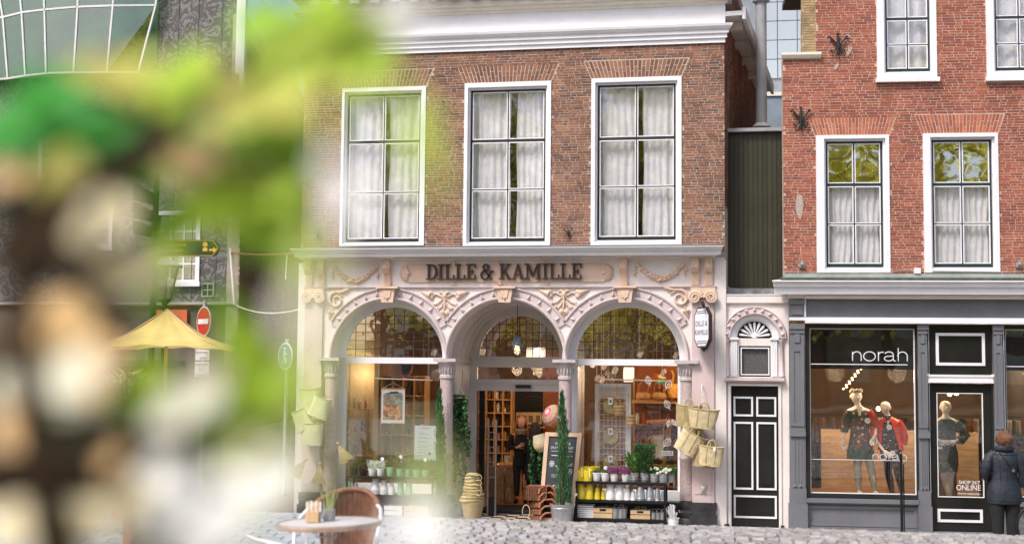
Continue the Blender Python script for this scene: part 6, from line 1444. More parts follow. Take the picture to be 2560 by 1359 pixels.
for i, (px, py) in enumerate(((1527, 1015), (1527, 1090), (1527, 1158))):
    p = V3(px, py, y-.08); R = T('round_placemat', ['upper', 'middle', 'lowest'][i]+' round straw mat with cane ring and white label on the wire grid', 'straw mat', (p.x, p.y, p.z-.2), 'round straw mats on the grid')
    m = MB(); m.lathe([(0, .01)]+[(.015+.012*q, .01+(.004 if q % 2 else 0)) for q in range(10)]+[(.13, 0)], p, 26, R=Rx); m.part('mat', mat('sage_straw', (160, 150, 104), .85, .12, 15), R, smooth=80)
    m = MB(); q0 = p+Vector((0, -.03, 0)); m.tube([(q0.x-.02+.19*cos(t), q0.y, q0.z-.01+.19*sin(t)) for t in [j*pi/12 for j in range(25)]], .009, 5); m.part('cane_ring', WICKL, R, smooth=60)
    m = MB(); m.box(p.x-.035, p.x+.035, p.y-.05, p.y-.047, p.z+.03, p.z+.14); m.part('label_card', MATS['paper_white'], R); m = MB(); m.box(p.x-.018, p.x+.018, p.y-.052, p.y-.0505, p.z+.06, p.z+.115); m.part('printed_mark', GM[8], R)
for i, (px, py, w, h, lb) in enumerate(((1547, 1025, 26, .17, 'small woven strip basket hanging on the wire grid'), (1577, 1049, 24, .17, 'small woven strip basket hanging right of the white frame'))):
    y = .55; p = V3(px, py, y); r = w/150/2; R = T('strip_basket', lb, 'basket', (p.x, y, p.z-h/2), 'small hanging strip baskets')
    for q in range(6): m = MB(); z = p.z-h/2+q*h/6; m.lathe([(r*.93+.005*(q % 2), z), (r*.95+.005*(q % 2), z+h/6-.004)], (p.x, y, 0), 18); m.part('woven_strip', STRAW if q % 2 else WICKL, R, smooth=40)
    m = MB()
    for a in (0, 2.2, 4.2): m.tube([(p.x+r*cos(a), y+r*sin(a), p.z+h/2), (p.x-.04, y, p.z+.45)], .003, 4)
    m.part('cord', WICKL, R)
# shelf wall behind right window
y = 2.6; x0, x1 = WX(1580, y, 1050), WX(1712, y, 1050)
SH = T('goods_rack', 'open wooden goods rack behind the right window with baskets and jars', 'rack', ((x0+x1)/2, y, .05))
lv = [WZ(p_, y, 1640) for p_ in (1225, 1170, 1120, 1060, 1000, 985)]
lv = [WZ(1215, y, 1640), WZ(1160, y, 1640), WZ(1110, y, 1640), WZ(1060, y, 1640), WZ(1000, y, 1640)]
for i, z in enumerate(lv): m = MB(); m.box(x0, x1, y, y+.4, z-.02, z); m.part('shelf', WOOD, SH); goods(x0+.02, x1-.02, z+.001, z+.34, y, 'on the open rack behind the right window', 'bjjv')
for x in (x0, (x0+x1)/2, x1): m = MB(); m.box(x-.015, x+.015, y+.36, y+.39, .05, lv[-1]+.4); m.part('upright', WOOD, SH)
m = MB(); m.box(x0, x1, y+.41, y+.43, .05, lv[-1]+.7); m.part('back_board', mat('rust_backboard', (150, 84, 46), .8, .1, 3), SH)
for i, px in enumerate((1609, 1648)):
    y = 2.2; p = V3(px, 989, y); R = T('lidded_wicker_basket', ['left', 'right'][i]+' of two round squat wicker baskets with tall handles in the right window', 'basket', (p.x, y, p.z-.08), 'squat wicker baskets')
    m = MB(); m.lathe([(.10, -.07), (.135, -.03), (.14, .01), (.10, .06), (.0, .07)], p, 20); m.part('body', WICKL, R, smooth=60); m = MB(); m.tube([(p.x-.08, y, p.z+.05), (p.x-.09, y, p.z+.17), (p.x-.03, y, p.z+.26), (p.x+.05, y, p.z+.25), (p.x+.09, y, p.z+.17), (p.x+.07, y, p.z+.05)], .006, 5); m.part('handle', WICKL, R, smooth=60)
m = MB(); y = 2.2; m.box(WX(1580, y), WX(1712, y), y-.1, y+.3, WZ(1003, y, 1640)-.03, WZ(1003, y, 1640)-.005); m.one('hanging_shelf', WOOD, 'pine shelf carrying the two squat wicker baskets', 'shelf')
p = V3(1684, 975, 2.3); R = T('yellow_handle_basket', 'tall orange yellow basket with a raised handle in the upper right of the right window', 'basket', (p.x, 2.3, p.z-.14)); ORY = mat('orange_yellow_weave', (226, 160, 64), .7, .1, 20, wave=(50, 'Z', 2, .2))
m = MB(); m.lathe([(.10, -.13), (.12, .12), (.11, .12), (.1, -.1)], p, 18); m.part('body', ORY, R, smooth=50); m = MB(); m.tube([(p.x-.02, 2.3, p.z+.12), (p.x+.0, 2.3, p.z+.28), (p.x-.03, 2.3, p.z+.36)], .018, 6); m.part('handle', ORY, R, smooth=50)
m = MB(); y = 2.0; m.tube([tuple(V3(1622, 1056, y)), tuple(V3(1680, 1053, y))], [.05, .05], 12); a_ = V3(1622, 1056, y); b_ = V3(1680, 1053, y); m.ball(a_, .05, 10); m.ball(b_, .05, 10); m.one('bolster', mat('terracotta_cloth', (186, 112, 72), .8, .1, 5), 'long terracotta bolster cushion lying on the shelf in the right window', 'cushion', smooth=60)
for i in range(14):
    x = WX(1612+random.random()*26, 1.9, 1100); z = WZ(1125, 1.9, 1620); m = MB(); m.tube([(x, 1.9+rnd(-.05, .05), z), (x+rnd(-.03, .05), 1.9, z+rnd(.16, .24))], [.006, .012], 5); m.one('wooden_spoon', WICKL, 'wooden spoon handle standing in a bunch in the right window', 'spoon', 'bunch of wooden spoons', smooth=50)
for i, (px, py) in enumerate(((1660, 1030), (1668, 1040), (1676, 1034))):
    y = 1.8; p = V3(px+6, py+30, y); m = MB(); m.tube([(p.x-.06, y, p.z-.25), (p.x-.05, y, p.z-.05), (p.x+.0, y, p.z+.06), (p.x+.07, y, p.z+.09)], .016, 6); m.one('walking_cane', WICKL, 'curved cane walking stick handle, '+['first', 'second', 'third'][i]+' from the left in the right window', 'cane', 'canes in the right window', smooth=50)
y = 1.3; xa, xb = WX(1630, y, 1110), WX(1659, y, 1110); za, zb2 = WZ(1145, y, 1645), WZ(1086, y, 1645); R = T('picture_frame', 'small wooden picture frame behind the plants in the right window', 'picture frame', ((xa+xb)/2, y, za))
m = MB(); wall_holes(m, xa, xb, za, zb2, [(xa+.03, xb-.03, za+.03, zb2-.03)], y, y+.02); m.part('frame', CRATE, R); m = MB(); m.box(xa+.03, xb-.03, y+.01, y+.015, za+.03, zb2-.03); m.part('picture', GM[5], R)
m = MB(); y = .48; xa, xb = WX(1655, y, 1130), WX(1683, y, 1130); za, zb2 = WZ(1138, y, 1670), WZ(1126, y, 1670); m.box(xa, xb, y, y+.01, za, zb2); R = m.one('small_window_sign', MATS['notice_paper'], 'small grey sign plate reading DILLE in the right window', 'sign'); m = MB(); text(m, 'DILLE', (xa+xb)/2, za+.02, .045, y-.001, width=.14, align='C'); m.part('lettering', BLKM, R)
m = MB(); y = 2.4; p = V3(1653, 952, y); m.box(p.x-.08, p.x+.08, y, y+.03, p.z-.05, p.z+.05); R = m.one('exit_sign', mat('exit_green', (40, 130, 70), .5, 0, emit=.2), 'green emergency exit sign hanging behind the right window', 'exit sign'); m = MB(); m.box(p.x-.05, p.x-.03, y-.003, y-.001, p.z-.03, p.z+.03); m.box(p.x-.01, p.x+.05, y-.003, y-.001, p.z-.006, p.z+.006); m.part('printed_symbol', WPL, R)
# leaf outlines drawn on the glass
LFM = WPL; lw_ = 0
for i, (px, py, s, a) in enumerate(((1621, 950, .15, .3), (1671, 960, .16, -.5), (1668, 1010, .15, .5), (1671, 1057, .10, -.2), (1684, 1055, .10, .6), (1668, 1105, .17, -.7))):
    y = .362; p = V3(px, py, y); m = MB(); ca, sa = cos(a), sin(a)
    def rp_(u, w): return (p.x+u*ca-w*sa, y-.001*(i % 2), p.z+u*sa+w*ca)
    h = s
    m.tube([rp_(.32*h*sin(t), -h*.5+h*(t/pi)) for t in [pi*j/8 for j in range(9)]], .0035, 4); m.tube([rp_(-.32*h*sin(t), -h*.5+h*(t/pi)) for t in [pi*j/8 for j in range(9)]], .0035, 4); m.tube([rp_(0, -h*.75), rp_(0, h*.5)], .003, 4)
    for q in range(4):
        for sg in (-1, 1): m.tube([rp_(0, -h*.35+q*h*.2), rp_(sg*h*.24, -h*.22+q*h*.2)], .0025, 4)
    m.one('leaf_decal', LFM, ['feathery white leaf outline highest on the right window glass', 'white leaf outline beside the exit sign on the glass', 'large white leaf outline in the middle of the glass edge', 'small white leaf outline, left of a pair on the glass', 'small white leaf outline, right of a pair on the glass', 'white leaf outline just above the rack plants on the glass'][i], 'window decal', 'white leaf outlines on the right window')
# sacks, shelves and counter inside the doorway
y = 4.4; cubby(WX(1194, y, 1000), WX(1278, y, 1000), WZ(1165, y, 1240), WZ(965, y, 1240), y, 4, 6, 'tall pine goods shelf just inside the doorway on the left')
a = WX(1194, y, 1000); b_ = WX(1278, y, 1000); z0 = WZ(1165, y, 1240); z1 = WZ(965, y, 1240)
for j in range(6): goods(a+.02, b_-.02, z0+(z1-z0)*j/6+.014, z0+(z1-z0)*(j+1)/6, y, 'on the tall pine shelf inside the doorway', 'bjvj')
m = MB(); y = 5.4; m.box(WX(1278, y), WX(1362, y), y, y+.05, .05, WZ(970, y, 1300)); R = m.one('wall_blackboard', mat('blackboard_panel', (26, 24, 22), .6, .2, 4), 'tall black panel with faint chalk outline at the back of the doorway', 'panel')
m = MB(); p = V3(1335, 1003, y-.005); m.tube([(p.x+.22*cos(t)*(1+.1*sin(5*t)), y-.01, p.z+.11*sin(t)) for t in [j*pi/12 for j in range(25)]], .004, 4); m.part('chalk_outline', GM[8], R)
m = MB(); m.box(WX(1362, y), WX(1420, y), y-.3, y, .05, 2.9); m.one('rust_partition', mat('rust_wood', (140, 80, 46), .6, .12, 3, wave=(6, 'Z', 3, .1)), 'rust brown wooden partition at the right side of the doorway view', 'partition')
SACK = mat('jute', (156, 124, 92), .9, .15, 12, wave=(50, 'X', 2, .2))
for i, (px, py, w, h) in enumerate(((1213, 1200, 20, .62), (1228, 1205, 18, .6), (1252, 1210, 16, .60), (1262, 1215, 18, .52), (1272, 1205, 12, .55))):
    y = 2.6+.15*(i % 2); p = V3(px, py, y); ww = w/150; R = T('jute_bag', ['jute bag hanging furthest left inside the doorway', 'jute bag hanging behind the security gate', 'fringed jute bag right of the security gate', 'fringed brown bag at the right of the bag row', 'narrow jute bag last in the row'][i], 'bag', (p.x, y, p.z-h/2), 'jute bags inside the doorway')
    m = MB()
    def f(u, v): return (p.x+(u-.5)*ww*(1+.2*v)+.01*sin(v*7), y-.03*sin(u*pi)-.01*sin(u*22), p.z-h/2+h*v)
    m.sheet(f, 14, 5); m.part('cloth', SACK, R, smooth=70)
    m = MB()
    for q in range(9): x = p.x+(q/8-.5)*ww; m.tube([(x, y-.03, p.z-h/2+.18), (x+rnd(-.02, .02), y-.05, p.z-h/2-.06)], [.007, .004], 4)
    m.tube([(p.x-ww*.3, y, p.z+h/2), (p.x, y, p.z+h/2+.22), (p.x+ww*.3, y, p.z+h/2)], .008, 5); m.part('fringe', SACK, R)
y = 2.9; m = MB(); m.box(WX(1238, y), WX(1292, y), y, y+.6, .05, WZ(1165, y, 1260)); m.box(WX(1236, y), WX(1294, y), y-.02, y+.6, WZ(1165, y, 1260)+.001, WZ(1160, y, 1260)); m.one('display_table', WOOD, 'low wooden display block behind the jute bags in the doorway', 'display block')
for i, (px, w) in enumerate(((1296, .10), (1311, .13), (1327, .15), (1345, .14))):
    y = 4.9; p = V3(px, 1045, y); m = MB(); m.box(p.x-w/2, p.x+w/2, y, y+.1, p.z-.12, p.z+.12); m.box(p.x-w*.3, p.x+w*.3, y-.004, y-.001, p.z-.08, p.z+.06, 1); m.one('paper_bag', [CRATE, GM[6]], ['leftmost', 'second', 'third', 'rightmost'][i]+' tan paper bag on the shelf behind the woman in the doorway', 'paper bag', 'paper bags behind the woman')
m = MB(); m.box(WX(1285, 4.9), WX(1362, 4.9), 4.85, 5.1, WZ(1065, 4.9, 1320)-.03, WZ(1065, 4.9, 1320)); m.one('back_counter', WOOD, 'wooden shelf board carrying the tan paper bags', 'shelf')
# left plant rack
y0r = -.5; x0r, x1r = WX(868, y0r, 1190), WX(1082, y0r, 1190)
zs2 = [.10, WZ(1237, y0r, 950), WZ(1191, y0r, 950)]
rack(x0r, x1r, y0r, y0r+.38, zs2, 'black plant rack under the left arched window', 'plant_rack')
T0 = zs2[2]+.006; M0 = zs2[1]+.006; yp = y0r+.12
gp = 'potted plants on the left rack'
for px, mt, h, w, lb, fol in ((884, BPL, .13, 22, 'black pot of red berried plants at the left of the left rack', 'r'), (908, BPL, .13, 22, 'second black pot of red berried plants on the left rack', 'r'), (930, WPL, .12, 21, 'white pot of silvery heather, left one, on the left rack', 'w'), (951, WPL, .12, 20, 'white pot of silvery heather, right one, on the left rack', 'w'), (976, MINT, .15, 22, 'mint pot of red and green plants beside the silvery heather', 'r'), (1000, MINT, .13, 21, 'mint pot with pink flowers in the middle of the left rack', 'r'), (1020, MINT, .12, 18, 'small mint pot of herbs on the left rack', 'g'), (1042, MINT, .12, 22, 'wide mint pot of grassy plants near the cypress', 'g'), (1064, MINT, .12, 20, 'mint pot of grassy plants right beside the cypress', 'g')):
    R, x, r = pot(px, w, h, T0, yp, mt, label=lb, grp=gp)
    mt2 = {'r': DGREEN, 'w': HEATHW, 'g': FRESH}[fol]; bush(R, x, yp, T0+h*.8, 420 if fol == 'w' else 300, .10, .13 if fol != 'g' else .17, .04, .009 if fol == 'w' else .013, mt2)
    if fol == 'r':
        m = MB()
        for _ in range(26): m.ball((x+rnd(-.09, .09), yp+rnd(-.09, .0), T0+h*.85+rnd(0, .12)), rnd(.006, .011), 5)
        m.part('berries', mat('red_berry', (160, 44, 44), .5, .2, 20), R, kind='stuff')
for px, w, h, mt, lb in ((938, 23, .25, WPL, 'large white upturned pot stack on the left rack'), (960, 20, .23, WPL, 'white upturned pot stack in the middle of the left rack'), (979, 16, .18, WPL, 'small white upturned pot stack on the left rack'), (1002, 18, .22, MINT, 'mint upturned pot stack on the left rack'), (1022, 18, .22, MINT, 'second mint upturned pot stack on the left rack'), (889, 14, .17, ZINC, 'grey metal pot stack at the left of the left rack'), (872, 14, .2, MINT, 'pale green pot stack at the left end of the left rack')):
    y = yp; x = WX(px, y, 1225); r = w/150/2; R = T('pot_stack', lb, 'pot stack', (x, y, M0), 'upturned pot stacks on the left rack')
    for q in range(4): m = MB(); z = M0+.001+q*.022; m.lathe([(r*.97, z), (r, z+.003), (r, z+.015), (r*.93, z+.020)], (x, y, 0), 18); m.part('rim', mt, R, smooth=40)
    m = MB(); m.lathe([(r*.93, M0+.088), (r*.70, M0+h-.006), (r*.66, M0+h), (0, M0+h)], (x, y, 0), 18); m.part('body', mt, R, smooth=40)
for i, (pa, pb) in enumerate(((960, 1005), (1010, 1070))):
    B0 = .106; crate(pa, pb, .17, CRATE if i else WPL, ['white crate on the bottom of the left rack', 'pale wooden crate on the bottom of the left rack'][i], y=y0r+.06)
for i, (px, py) in enumerate(((1002, 1141), (1063, 1148), (956, 1146))):
    p = V3(px, py, -.45); m = MB(); m.tube([(p.x, -.45, p.z), (p.x+.01, -.44, p.z-.12)], .003, 4); m.lathe([(0, .0), (.03, 0), (.03, .003), (0, .003)], p, 14, R=Rx); m.one('price_disc', mat('pale_lilac_card', (214, 214, 236), .6), 'small round pale price disc '+['in the middle of', 'at the right of', 'left of the middle on']+'' if False else ['round pale price disc over the pink flowers', 'round pale price disc under the notice sheet', 'round pale price disc by the silvery heather'][i], 'price disc', 'price discs', smooth=40)
p = V3(1440, 1235, -.65); m = MB(); m.lathe([(0, 0), (.022, 0), (.022, .003), (0, .003)], p, 14, R=Rx); m.tube([(p.x, -.65, p.z), (p.x-.04, -.65, p.z-.2)], .003, 4); m.one('price_disc', MATS['pale_lilac_card'], 'round pale price disc in front of the chalkboard by the zinc bucket', 'price disc', 'price discs', smooth=40)
# bags and paper fans on the left pilaster
for px, py, wt, wb, h, tilt, lb in ((778, 1000, .36, .34, .36, -.1, 'pale cloth bag hanging highest on the left pilaster'), (800, 1018, .30, .36, .34, .35, 'pale cloth bag turned sideways on the left pilaster'), (757, 1050, .26, .34, .34, -.4, 'pale cloth bag sticking out left of the pilaster'), (780, 1085, .38, .36, .36, .0, 'pale cloth bag hanging lowest on the left pilaster')):
    bag(px, py, wt, wb, h, -.28-.03*(px % 3), tilt, lb, mt=mat('pale_canvas', (206, 206, 172), .85, .08, 6), handles=False)
for i, (px, py, a, lb) in enumerate(((845, 1130, -.5, 'straw hand fan brush spreading right of the left pilaster'), (765, 1170, .7, 'straw hand brush hanging low on the left pilaster'), (800, 1180, .1, 'wide straw brush in the middle below the bags'))):
    p = V3(px, py, -.3); m = MB(); n = 26
    for k in range(n):
        t = (k/(n-1)-.5)*.75+a; m.tube([(p.x, -.3+.006*(k % 3), p.z+.14), (p.x-.34*sin(t), -.3+.012*(k % 3), p.z+.14-.34*cos(t))], [.006, .011], 4)
    m.ball((p.x, -.3, p.z+.15), .03, 6); m.one('straw_brush', STRAW2, lb, 'brush', 'straw brushes on the left pilaster')
# ------------------------------------------------------------------ FIGURES
def skinmesh(verts, edges, radii, sub=1):
    me = bpy.data.meshes.new('s'); me.from_pydata([tuple(v) for v in verts], edges, []); ob = bpy.data.objects.new('s', me); COL.objects.link(ob)
    md = ob.modifiers.new('sk', 'SKIN'); md.use_smooth_shade = True
    for i, r in enumerate(radii):
        sv = me.skin_vertices[0].data[i]; sv.radius = r if isinstance(r, tuple) else (r, r); sv.use_root = (i == 0)
    s = ob.modifiers.new('ss', 'SUBSURF'); s.levels = sub; s.render_levels = sub
    dg = bpy.context.evaluated_depsgraph_get(); dg.update(); m2 = bpy.data.meshes.new_from_object(ob.evaluated_get(dg))
    mb = MB(); mb.add([tuple(v.co) for v in m2.vertices], [tuple(p.vertices) for p in m2.polygons])
    bpy.data.objects.remove(ob); bpy.data.meshes.remove(me); bpy.data.meshes.remove(m2); return mb
def loft(mb, secs, n=18, cap=True, mi=0, wob=0.0):
    """secs: (cx, cy, z, rx, ry)"""
    vs = []; ph = rnd(0, 6)
    for j, (cx_, cy_, z, rx, ry) in enumerate(secs):
        for k in range(n):
            a = 2*pi*k/n; w = 1+wob*sin(a*5+ph+j*.7)+wob*.7*sin(a*9+j*1.3); vs.append((cx_+rx*cos(a)*w, cy_+ry*sin(a)*w, z))
    fs = [(j*n+k, j*n+(k+1) % n, (j+1)*n+(k+1) % n, (j+1)*n+k) for j in range(len(secs)-1) for k in range(n)]
    if cap: fs += [tuple(range(n-1, -1, -1)), tuple(range((len(secs)-1)*n, len(secs)*n))]
    return mb.add(vs, fs, mi)
def hand(mb, w, d, side, s=1.0, up=(0, -1, 0)):
    """palm and five bent fingers, from wrist w along direction d"""
    w = Vector(w); d = Vector(d).normalized(); u = Vector(up); u = (u-d*u.dot(d)).normalized(); t = d.cross(u)*side
    mb.tube([w, w+d*.03*s, w+d*.075*s], [.021*s, .030*s, .030*s], 8, flat=.5)
    for k, (o, l) in enumerate(((-.024, .055), (-.008, .068), (.008, .064), (.023, .048))):
        b = w+d*.07*s+t*o*s; mb.tube([b, b+d*l*.5*s+u*.004*s, b+d*l*.85*s+u*.016*s, b+d*l*s+u*.024*s], [.0085*s, .0078*s, .007*s, .005*s], 6)
    b = w+d*.025*s-t*.022*s; mb.tube([b, b+d*.025*s-t*.024*s, b+d*.055*s-t*.028*s+u*.01*s], [.011*s, .0095*s, .006*s], 6)
class Fig:
    def __init__(s, name, label, cat, x, y, z, H, face=0.0, group=None):
        s.R = T(name, label, cat, (x, y, z), group); s.M = Matrix.Translation((x, y, z)) @ Matrix.Rotation(face, 4, 'Z') @ Matrix.Scale(H, 4)
    def put(s, mb, name, mt, parent=None, smooth=70, label=None):
        mb.v = [tuple(s.M @ Vector(v)) for v in mb.v]; return mb.part(name, mt, parent or s.R, smooth=smooth, label=label)
def bodymesh(LA, RA, LL, RL, head=(0, 0), lean=0.0, slim=1.0, hd=None):
    """unit-height figure; LA/RA: elbow, wrist points; LL/RL: knee, ankle points (x, y, z)"""
    k = slim
    V = [(0, 0, .52), (lean*.3, 0, .60), (lean*.6, 0, .68), (lean, 0, .765), (lean, 0, .815), (lean, -.002, .85), (lean+head[0]*.5, -.004+head[1]*.5, .885), (lean+head[0], -.010+head[1], .925), (lean+head[0], -.006+head[1], .965), (lean+head[0], -.002+head[1], .985)]
    k = slim*.74; Rr = [(.082*k, .06*k), (.070*k, .05*k), (.075*k, .055*k), (.085*k, .052*k), (.05, .035), (.030, .030), (.030, .032), (.040, .046), (.044, .052), (.030, .036)]
    E_ = [(i, i+1) for i in range(9)]; 
    for sx, A, L in ((-1, LA, LL), (1, RA, RL)):
        b = len(V); V += [(lean+sx*.105, 0, .800), A[0], A[1]]; Rr += [.030*k, .024*k, .015]; E_ += [(4, b), (b, b+1), (b+1, b+2)]
        b = len(V); V += [(sx*.050, 0, .475), L[0], ((L[0][0]+L[1][0])/2, (L[0][1]+L[1][1])/2+.006, L[0][2]*.62+L[1][2]*.38), L[1], (L[1][0], L[1][1]-.05, .018)]; Rr += [(.050*k, .05*k), .032, .031, .018, .020]; E_ += [(0, b), (b, b+1), (b+1, b+2), (b+2, b+3), (b+3, b+4)]
    mb = skinmesh(V, E_, Rr); hx, hy = lean+head[0], head[1]
    loft(mb, [(hx, hy-.010, .880, .026, .028), (hx, hy-.020, .892, .034, .040), (hx, hy-.016, .912, .044, .052), (hx, hy-.010, .938, .050, .060), (hx, hy-.004, .962, .051, .062), (hx, hy, .982, .043, .053), (hx, hy+.002, .994, .028, .036), (hx, hy+.002, 1.0, .008, .010)], 20)
    for s_ in (-1, 1): mb.ball((hx+s_*.051, hy, .934), (.008, .014, .020), 8)
    mb.tube([(hx, hy-.066, .945), (hx, hy-.080, .926), (hx, hy-.070, .921)], [.005, .009, .005], 7)
    return mb
MANQ = mat('mannequin_white', (228, 220, 206), .4, .03, 3)
NUDE = mat('grey_mannequin_tights', (150, 152, 138), .6, .08, 10)
SKIN = mat('skin', (206, 152, 126), .5, .04, 20)
BLKC = mat('black_cloth', (32, 32, 34), .9, .15, 20, bump=.2, bs=60)
def floral(name, base, cols, sc=22):
    m = bpy.data.materials.new(name); m.use_nodes = True; n = m.node_tree.nodes; l = m.node_tree.links; g = n.new('ShaderNodeNewGeometry'); v_ = n.new('ShaderNodeTexVoronoi'); v_.inputs['Scale'].default_value = sc
    l.new(g.outputs['Position'], v_.inputs['Vector']); sp = n.new('ShaderNodeSeparateColor'); l.new(v_.outputs['Color'], sp.inputs[0]); cr = n.new('ShaderNodeValToRGB'); cr.color_ramp.interpolation = 'CONSTANT'
    e = cr.color_ramp.elements; e[0].color = (*srgb(*base), 1); e[1].position = .35; e[1].color = (*srgb(*cols[0]), 1)
    for i, c in enumerate(cols[1:]): q = e.new(.35+.65*(i+1)/len(cols)); q.color = (*srgb(*c), 1)
    l.new(sp.outputs[0], cr.inputs[0]); mx = n.new('ShaderNodeMix'); mx.data_type = 'RGBA'; mr = n.new('ShaderNodeMapRange'); mr.inputs[1].default_value = .25; mr.inputs[2].default_value = .45
    l.new(v_.outputs['Distance'], mr.inputs[0]); l.new(mr.outputs[0], mx.inputs[0]); l.new(cr.outputs[0], mx.inputs[6]); mx.inputs[7].default_value = (*srgb(*base), 1); l.new(mx.outputs[2], n['Principled BSDF'].inputs['Base Color']); n['Principled BSDF'].inputs['Roughness'].default_value = .85
    return m
FLO1 = floral('red_flower_print', (60, 66, 52), [(186, 60, 44), (206, 150, 130), (70, 92, 66), (200, 70, 50)], 16)
FLO2 = floral('teal_flower_print', (62, 96, 96), [(176, 92, 70), (110, 70, 60), (60, 110, 108), (196, 120, 90)], 18)
ZIG = floral('red_black_check', (40, 38, 36), [(184, 66, 46), (210, 204, 196), (40, 38, 36)], 34)
REDK = mat('red_knit', (222, 60, 30), .9, .12, 30, bump=.5, bs=50)
GRSK = mat('grey_green_tweed', (84, 92, 82), .95, .2, 60)
use('N')
def arm_sleeve(F, pts, r, mt, name='sleeve'): m = MB(); m.tube(pts, r, 12); F.put(m, name, mt)
def price(F, x, y, z, r=.027):
    m = MB(); m.lathe([(0, 0), (r, 0), (r, .002), (0, .002)], (x, y, z), 20, R=Matrix.Rotation(pi/2, 3, 'X')); p_ = F.put(m, 'price_badge', WPL, smooth=False)
    m = MB(); text(m, '€59', x, z-.006, .012, y-.004, width=r*1.1, align='C'); m.v = [tuple(F.M @ Vector(v)) for v in m.v]; m.part('badge_print', BLKM, p_)
# first mannequin: red flowered dress
y = .85; zf = nz(1240, 2160, y); zt_ = nz(974, 2145, y); H1 = zt_-zf
F = Fig('mannequin', 'mannequin in a dark green and red flowered dress, left one in the large shop window', 'mannequin', UN(2153, 1240, y)[0], y, zf, H1, .1, 'boutique mannequins')
LA = ((-.15, .01, .66), (-.165, -.02, .535)); RA = ((.155, .01, .665), (.115, -.10, .58)); LL = ((-.035, -.01, .28), (-.02, .0, .045)); RL = ((.085, -.02, .28), (.13, -.01, .045))
F.put(bodymesh(LA, RA, LL, RL, (-.02, 0), -.02), 'body', MANQ)
m = MB(); hand(m, LA[1], (0, 0, -1), -1, .75); hand(m, RA[1], (-.5, -.1, -.9), 1, .8); F.put(m, 'hand', MANQ)
m = MB(); loft(m, [(0, 0, .36, .125, .08), (0, 0, .42, .122, .085), (0, 0, .52, .108, .075), (-.01, 0, .60, .088, .060), (-.015, 0, .68, .092, .066), (-.02, 0, .76, .105, .060), (-.02, 0, .80, .095, .05), (-.02, 0, .825, .05, .042)], 22, wob=.03); F.put(m, 'dress', FLO1)
m = MB(); loft(m, [(0, 0, .350, .130, .085), (0, 0, .44, .125, .088)], 22, wob=.03); F.put(m, 'hem', mat('dark_green_cloth', (44, 70, 50), .9, .15, 12))
arm_sleeve(F, [(-.10, 0, .795), (-.135, 0, .72), (-.155, 0, .60)], [.045, .042, .036], FLO1); arm_sleeve(F, [(.07, 0, .795), (.125, 0, .72), (.155, -.01, .655), (.145, -.03, .635)], [.045, .042, .038, .036], mat('red_orange_cloth', (190, 70, 48), .9, .15, 12))
for L in (LL, RL): m = MB(); m.tube([(L[0][0]*.8, L[0][1], .37), L[0], ((L[0][0]+L[1][0])/2, .0, .18), (L[1][0], L[1][1], .055)], [.046, .036, .035, .021], 12); F.put(m, 'tights', NUDE)
for L in (LL, RL): m = MB(); m.tube([(L[1][0], .02, .03), (L[1][0]+.005, -.03, .024), (L[1][0]+.008, -.075, .016)], [.026, .028, .02], 10, flat=.8); F.put(m, 'shoe', WPL)
m = MB()
for k in range(12): a = k*pi/6; m.ball((-.04+.045*cos(a), -.006+.045*sin(a), .985+rnd(-.005, .012)), .02, 6)
F.put(m, 'flower_crown', mat('dried_flowers', (190, 176, 150), .9, .2, 30))
m = MB(); m.prism([(-.03, .76), (-.01, .76), (0, .845), (-.045, .845)], -.062, -.055); F.put(m, 'necktie', MANQ)
price(F, .045, -.09, .715)
# second mannequin: red cardigan
zt_ = nz(1003, 2213, y); zf2 = nz(1246, 2225, y); H2 = zt_-zf2
F = Fig('mannequin', 'mannequin in a bright red cardigan over a zigzag dress, right one in the large window', 'mannequin', UN(2226, 1240, y)[0], y, zf2, H2, -.2, 'boutique mannequins')
LA = ((-.16, .0, .63), (-.055, -.13, .50)); RA = ((.135, .04, .66), (.13, .05, .56)); LL = ((-.02, -.01, .27), (.02, .0, .045)); RL = ((.075, .02, .27), (.12, .03, .045))
F.put(bodymesh(LA, RA, LL, RL, (-.02, 0), -.02), 'body', MANQ); m = MB(); hand(m, LA[1], (.8, -.1, -.55), -1, .8); F.put(m, 'hand', MANQ)
m = MB(); loft(m, [(.02, 0, .385, .105, .07), (.01, 0, .48, .11, .078), (0, 0, .60, .092, .064), (-.015, 0, .70, .09, .066), (-.02, 0, .79, .08, .05), (-.02, 0, .84, .045, .042), (-.02, 0, .855, .04, .04)], 22, wob=.02); F.put(m, 'dress', ZIG)
m = MB(); n = 22; secs = [(.01, 0, .50, .13, .088), (0, 0, .60, .122, .085), (-.01, 0, .70, .118, .08), (-.02, 0, .78, .115, .066), (-.02, 0, .815, .085, .055), (-.02, .0, .83, .055, .05)]
def cg(u, v):
    j = v*(len(secs)-1); i = min(int(j), len(secs)-2); t = j-i; a_ = [secs[i][q]*(1-t)+secs[i+1][q]*t for q in range(5)]; op = .75*(1-v)**.8+.05; a = -pi/2+op+(2*pi-2*op)*u; return (a_[0]+a_[3]*cos(a), a_[1]+a_[4]*sin(a), a_[2]+.006*sin(a*8))
m.sheet(cg, 26, 12); F.put(m, 'cardigan', REDK)
arm_sleeve(F, [(-.10, 0, .79), (-.145, 0, .72), (-.165, -.005, .63), (-.14, -.03, .605)], [.048, .048, .046, .040], REDK); arm_sleeve(F, [(.07, 0, .79), (.12, .03, .72), (.14, .04, .63), (.13, .05, .56)], [.048, .05, .046, .04], REDK)
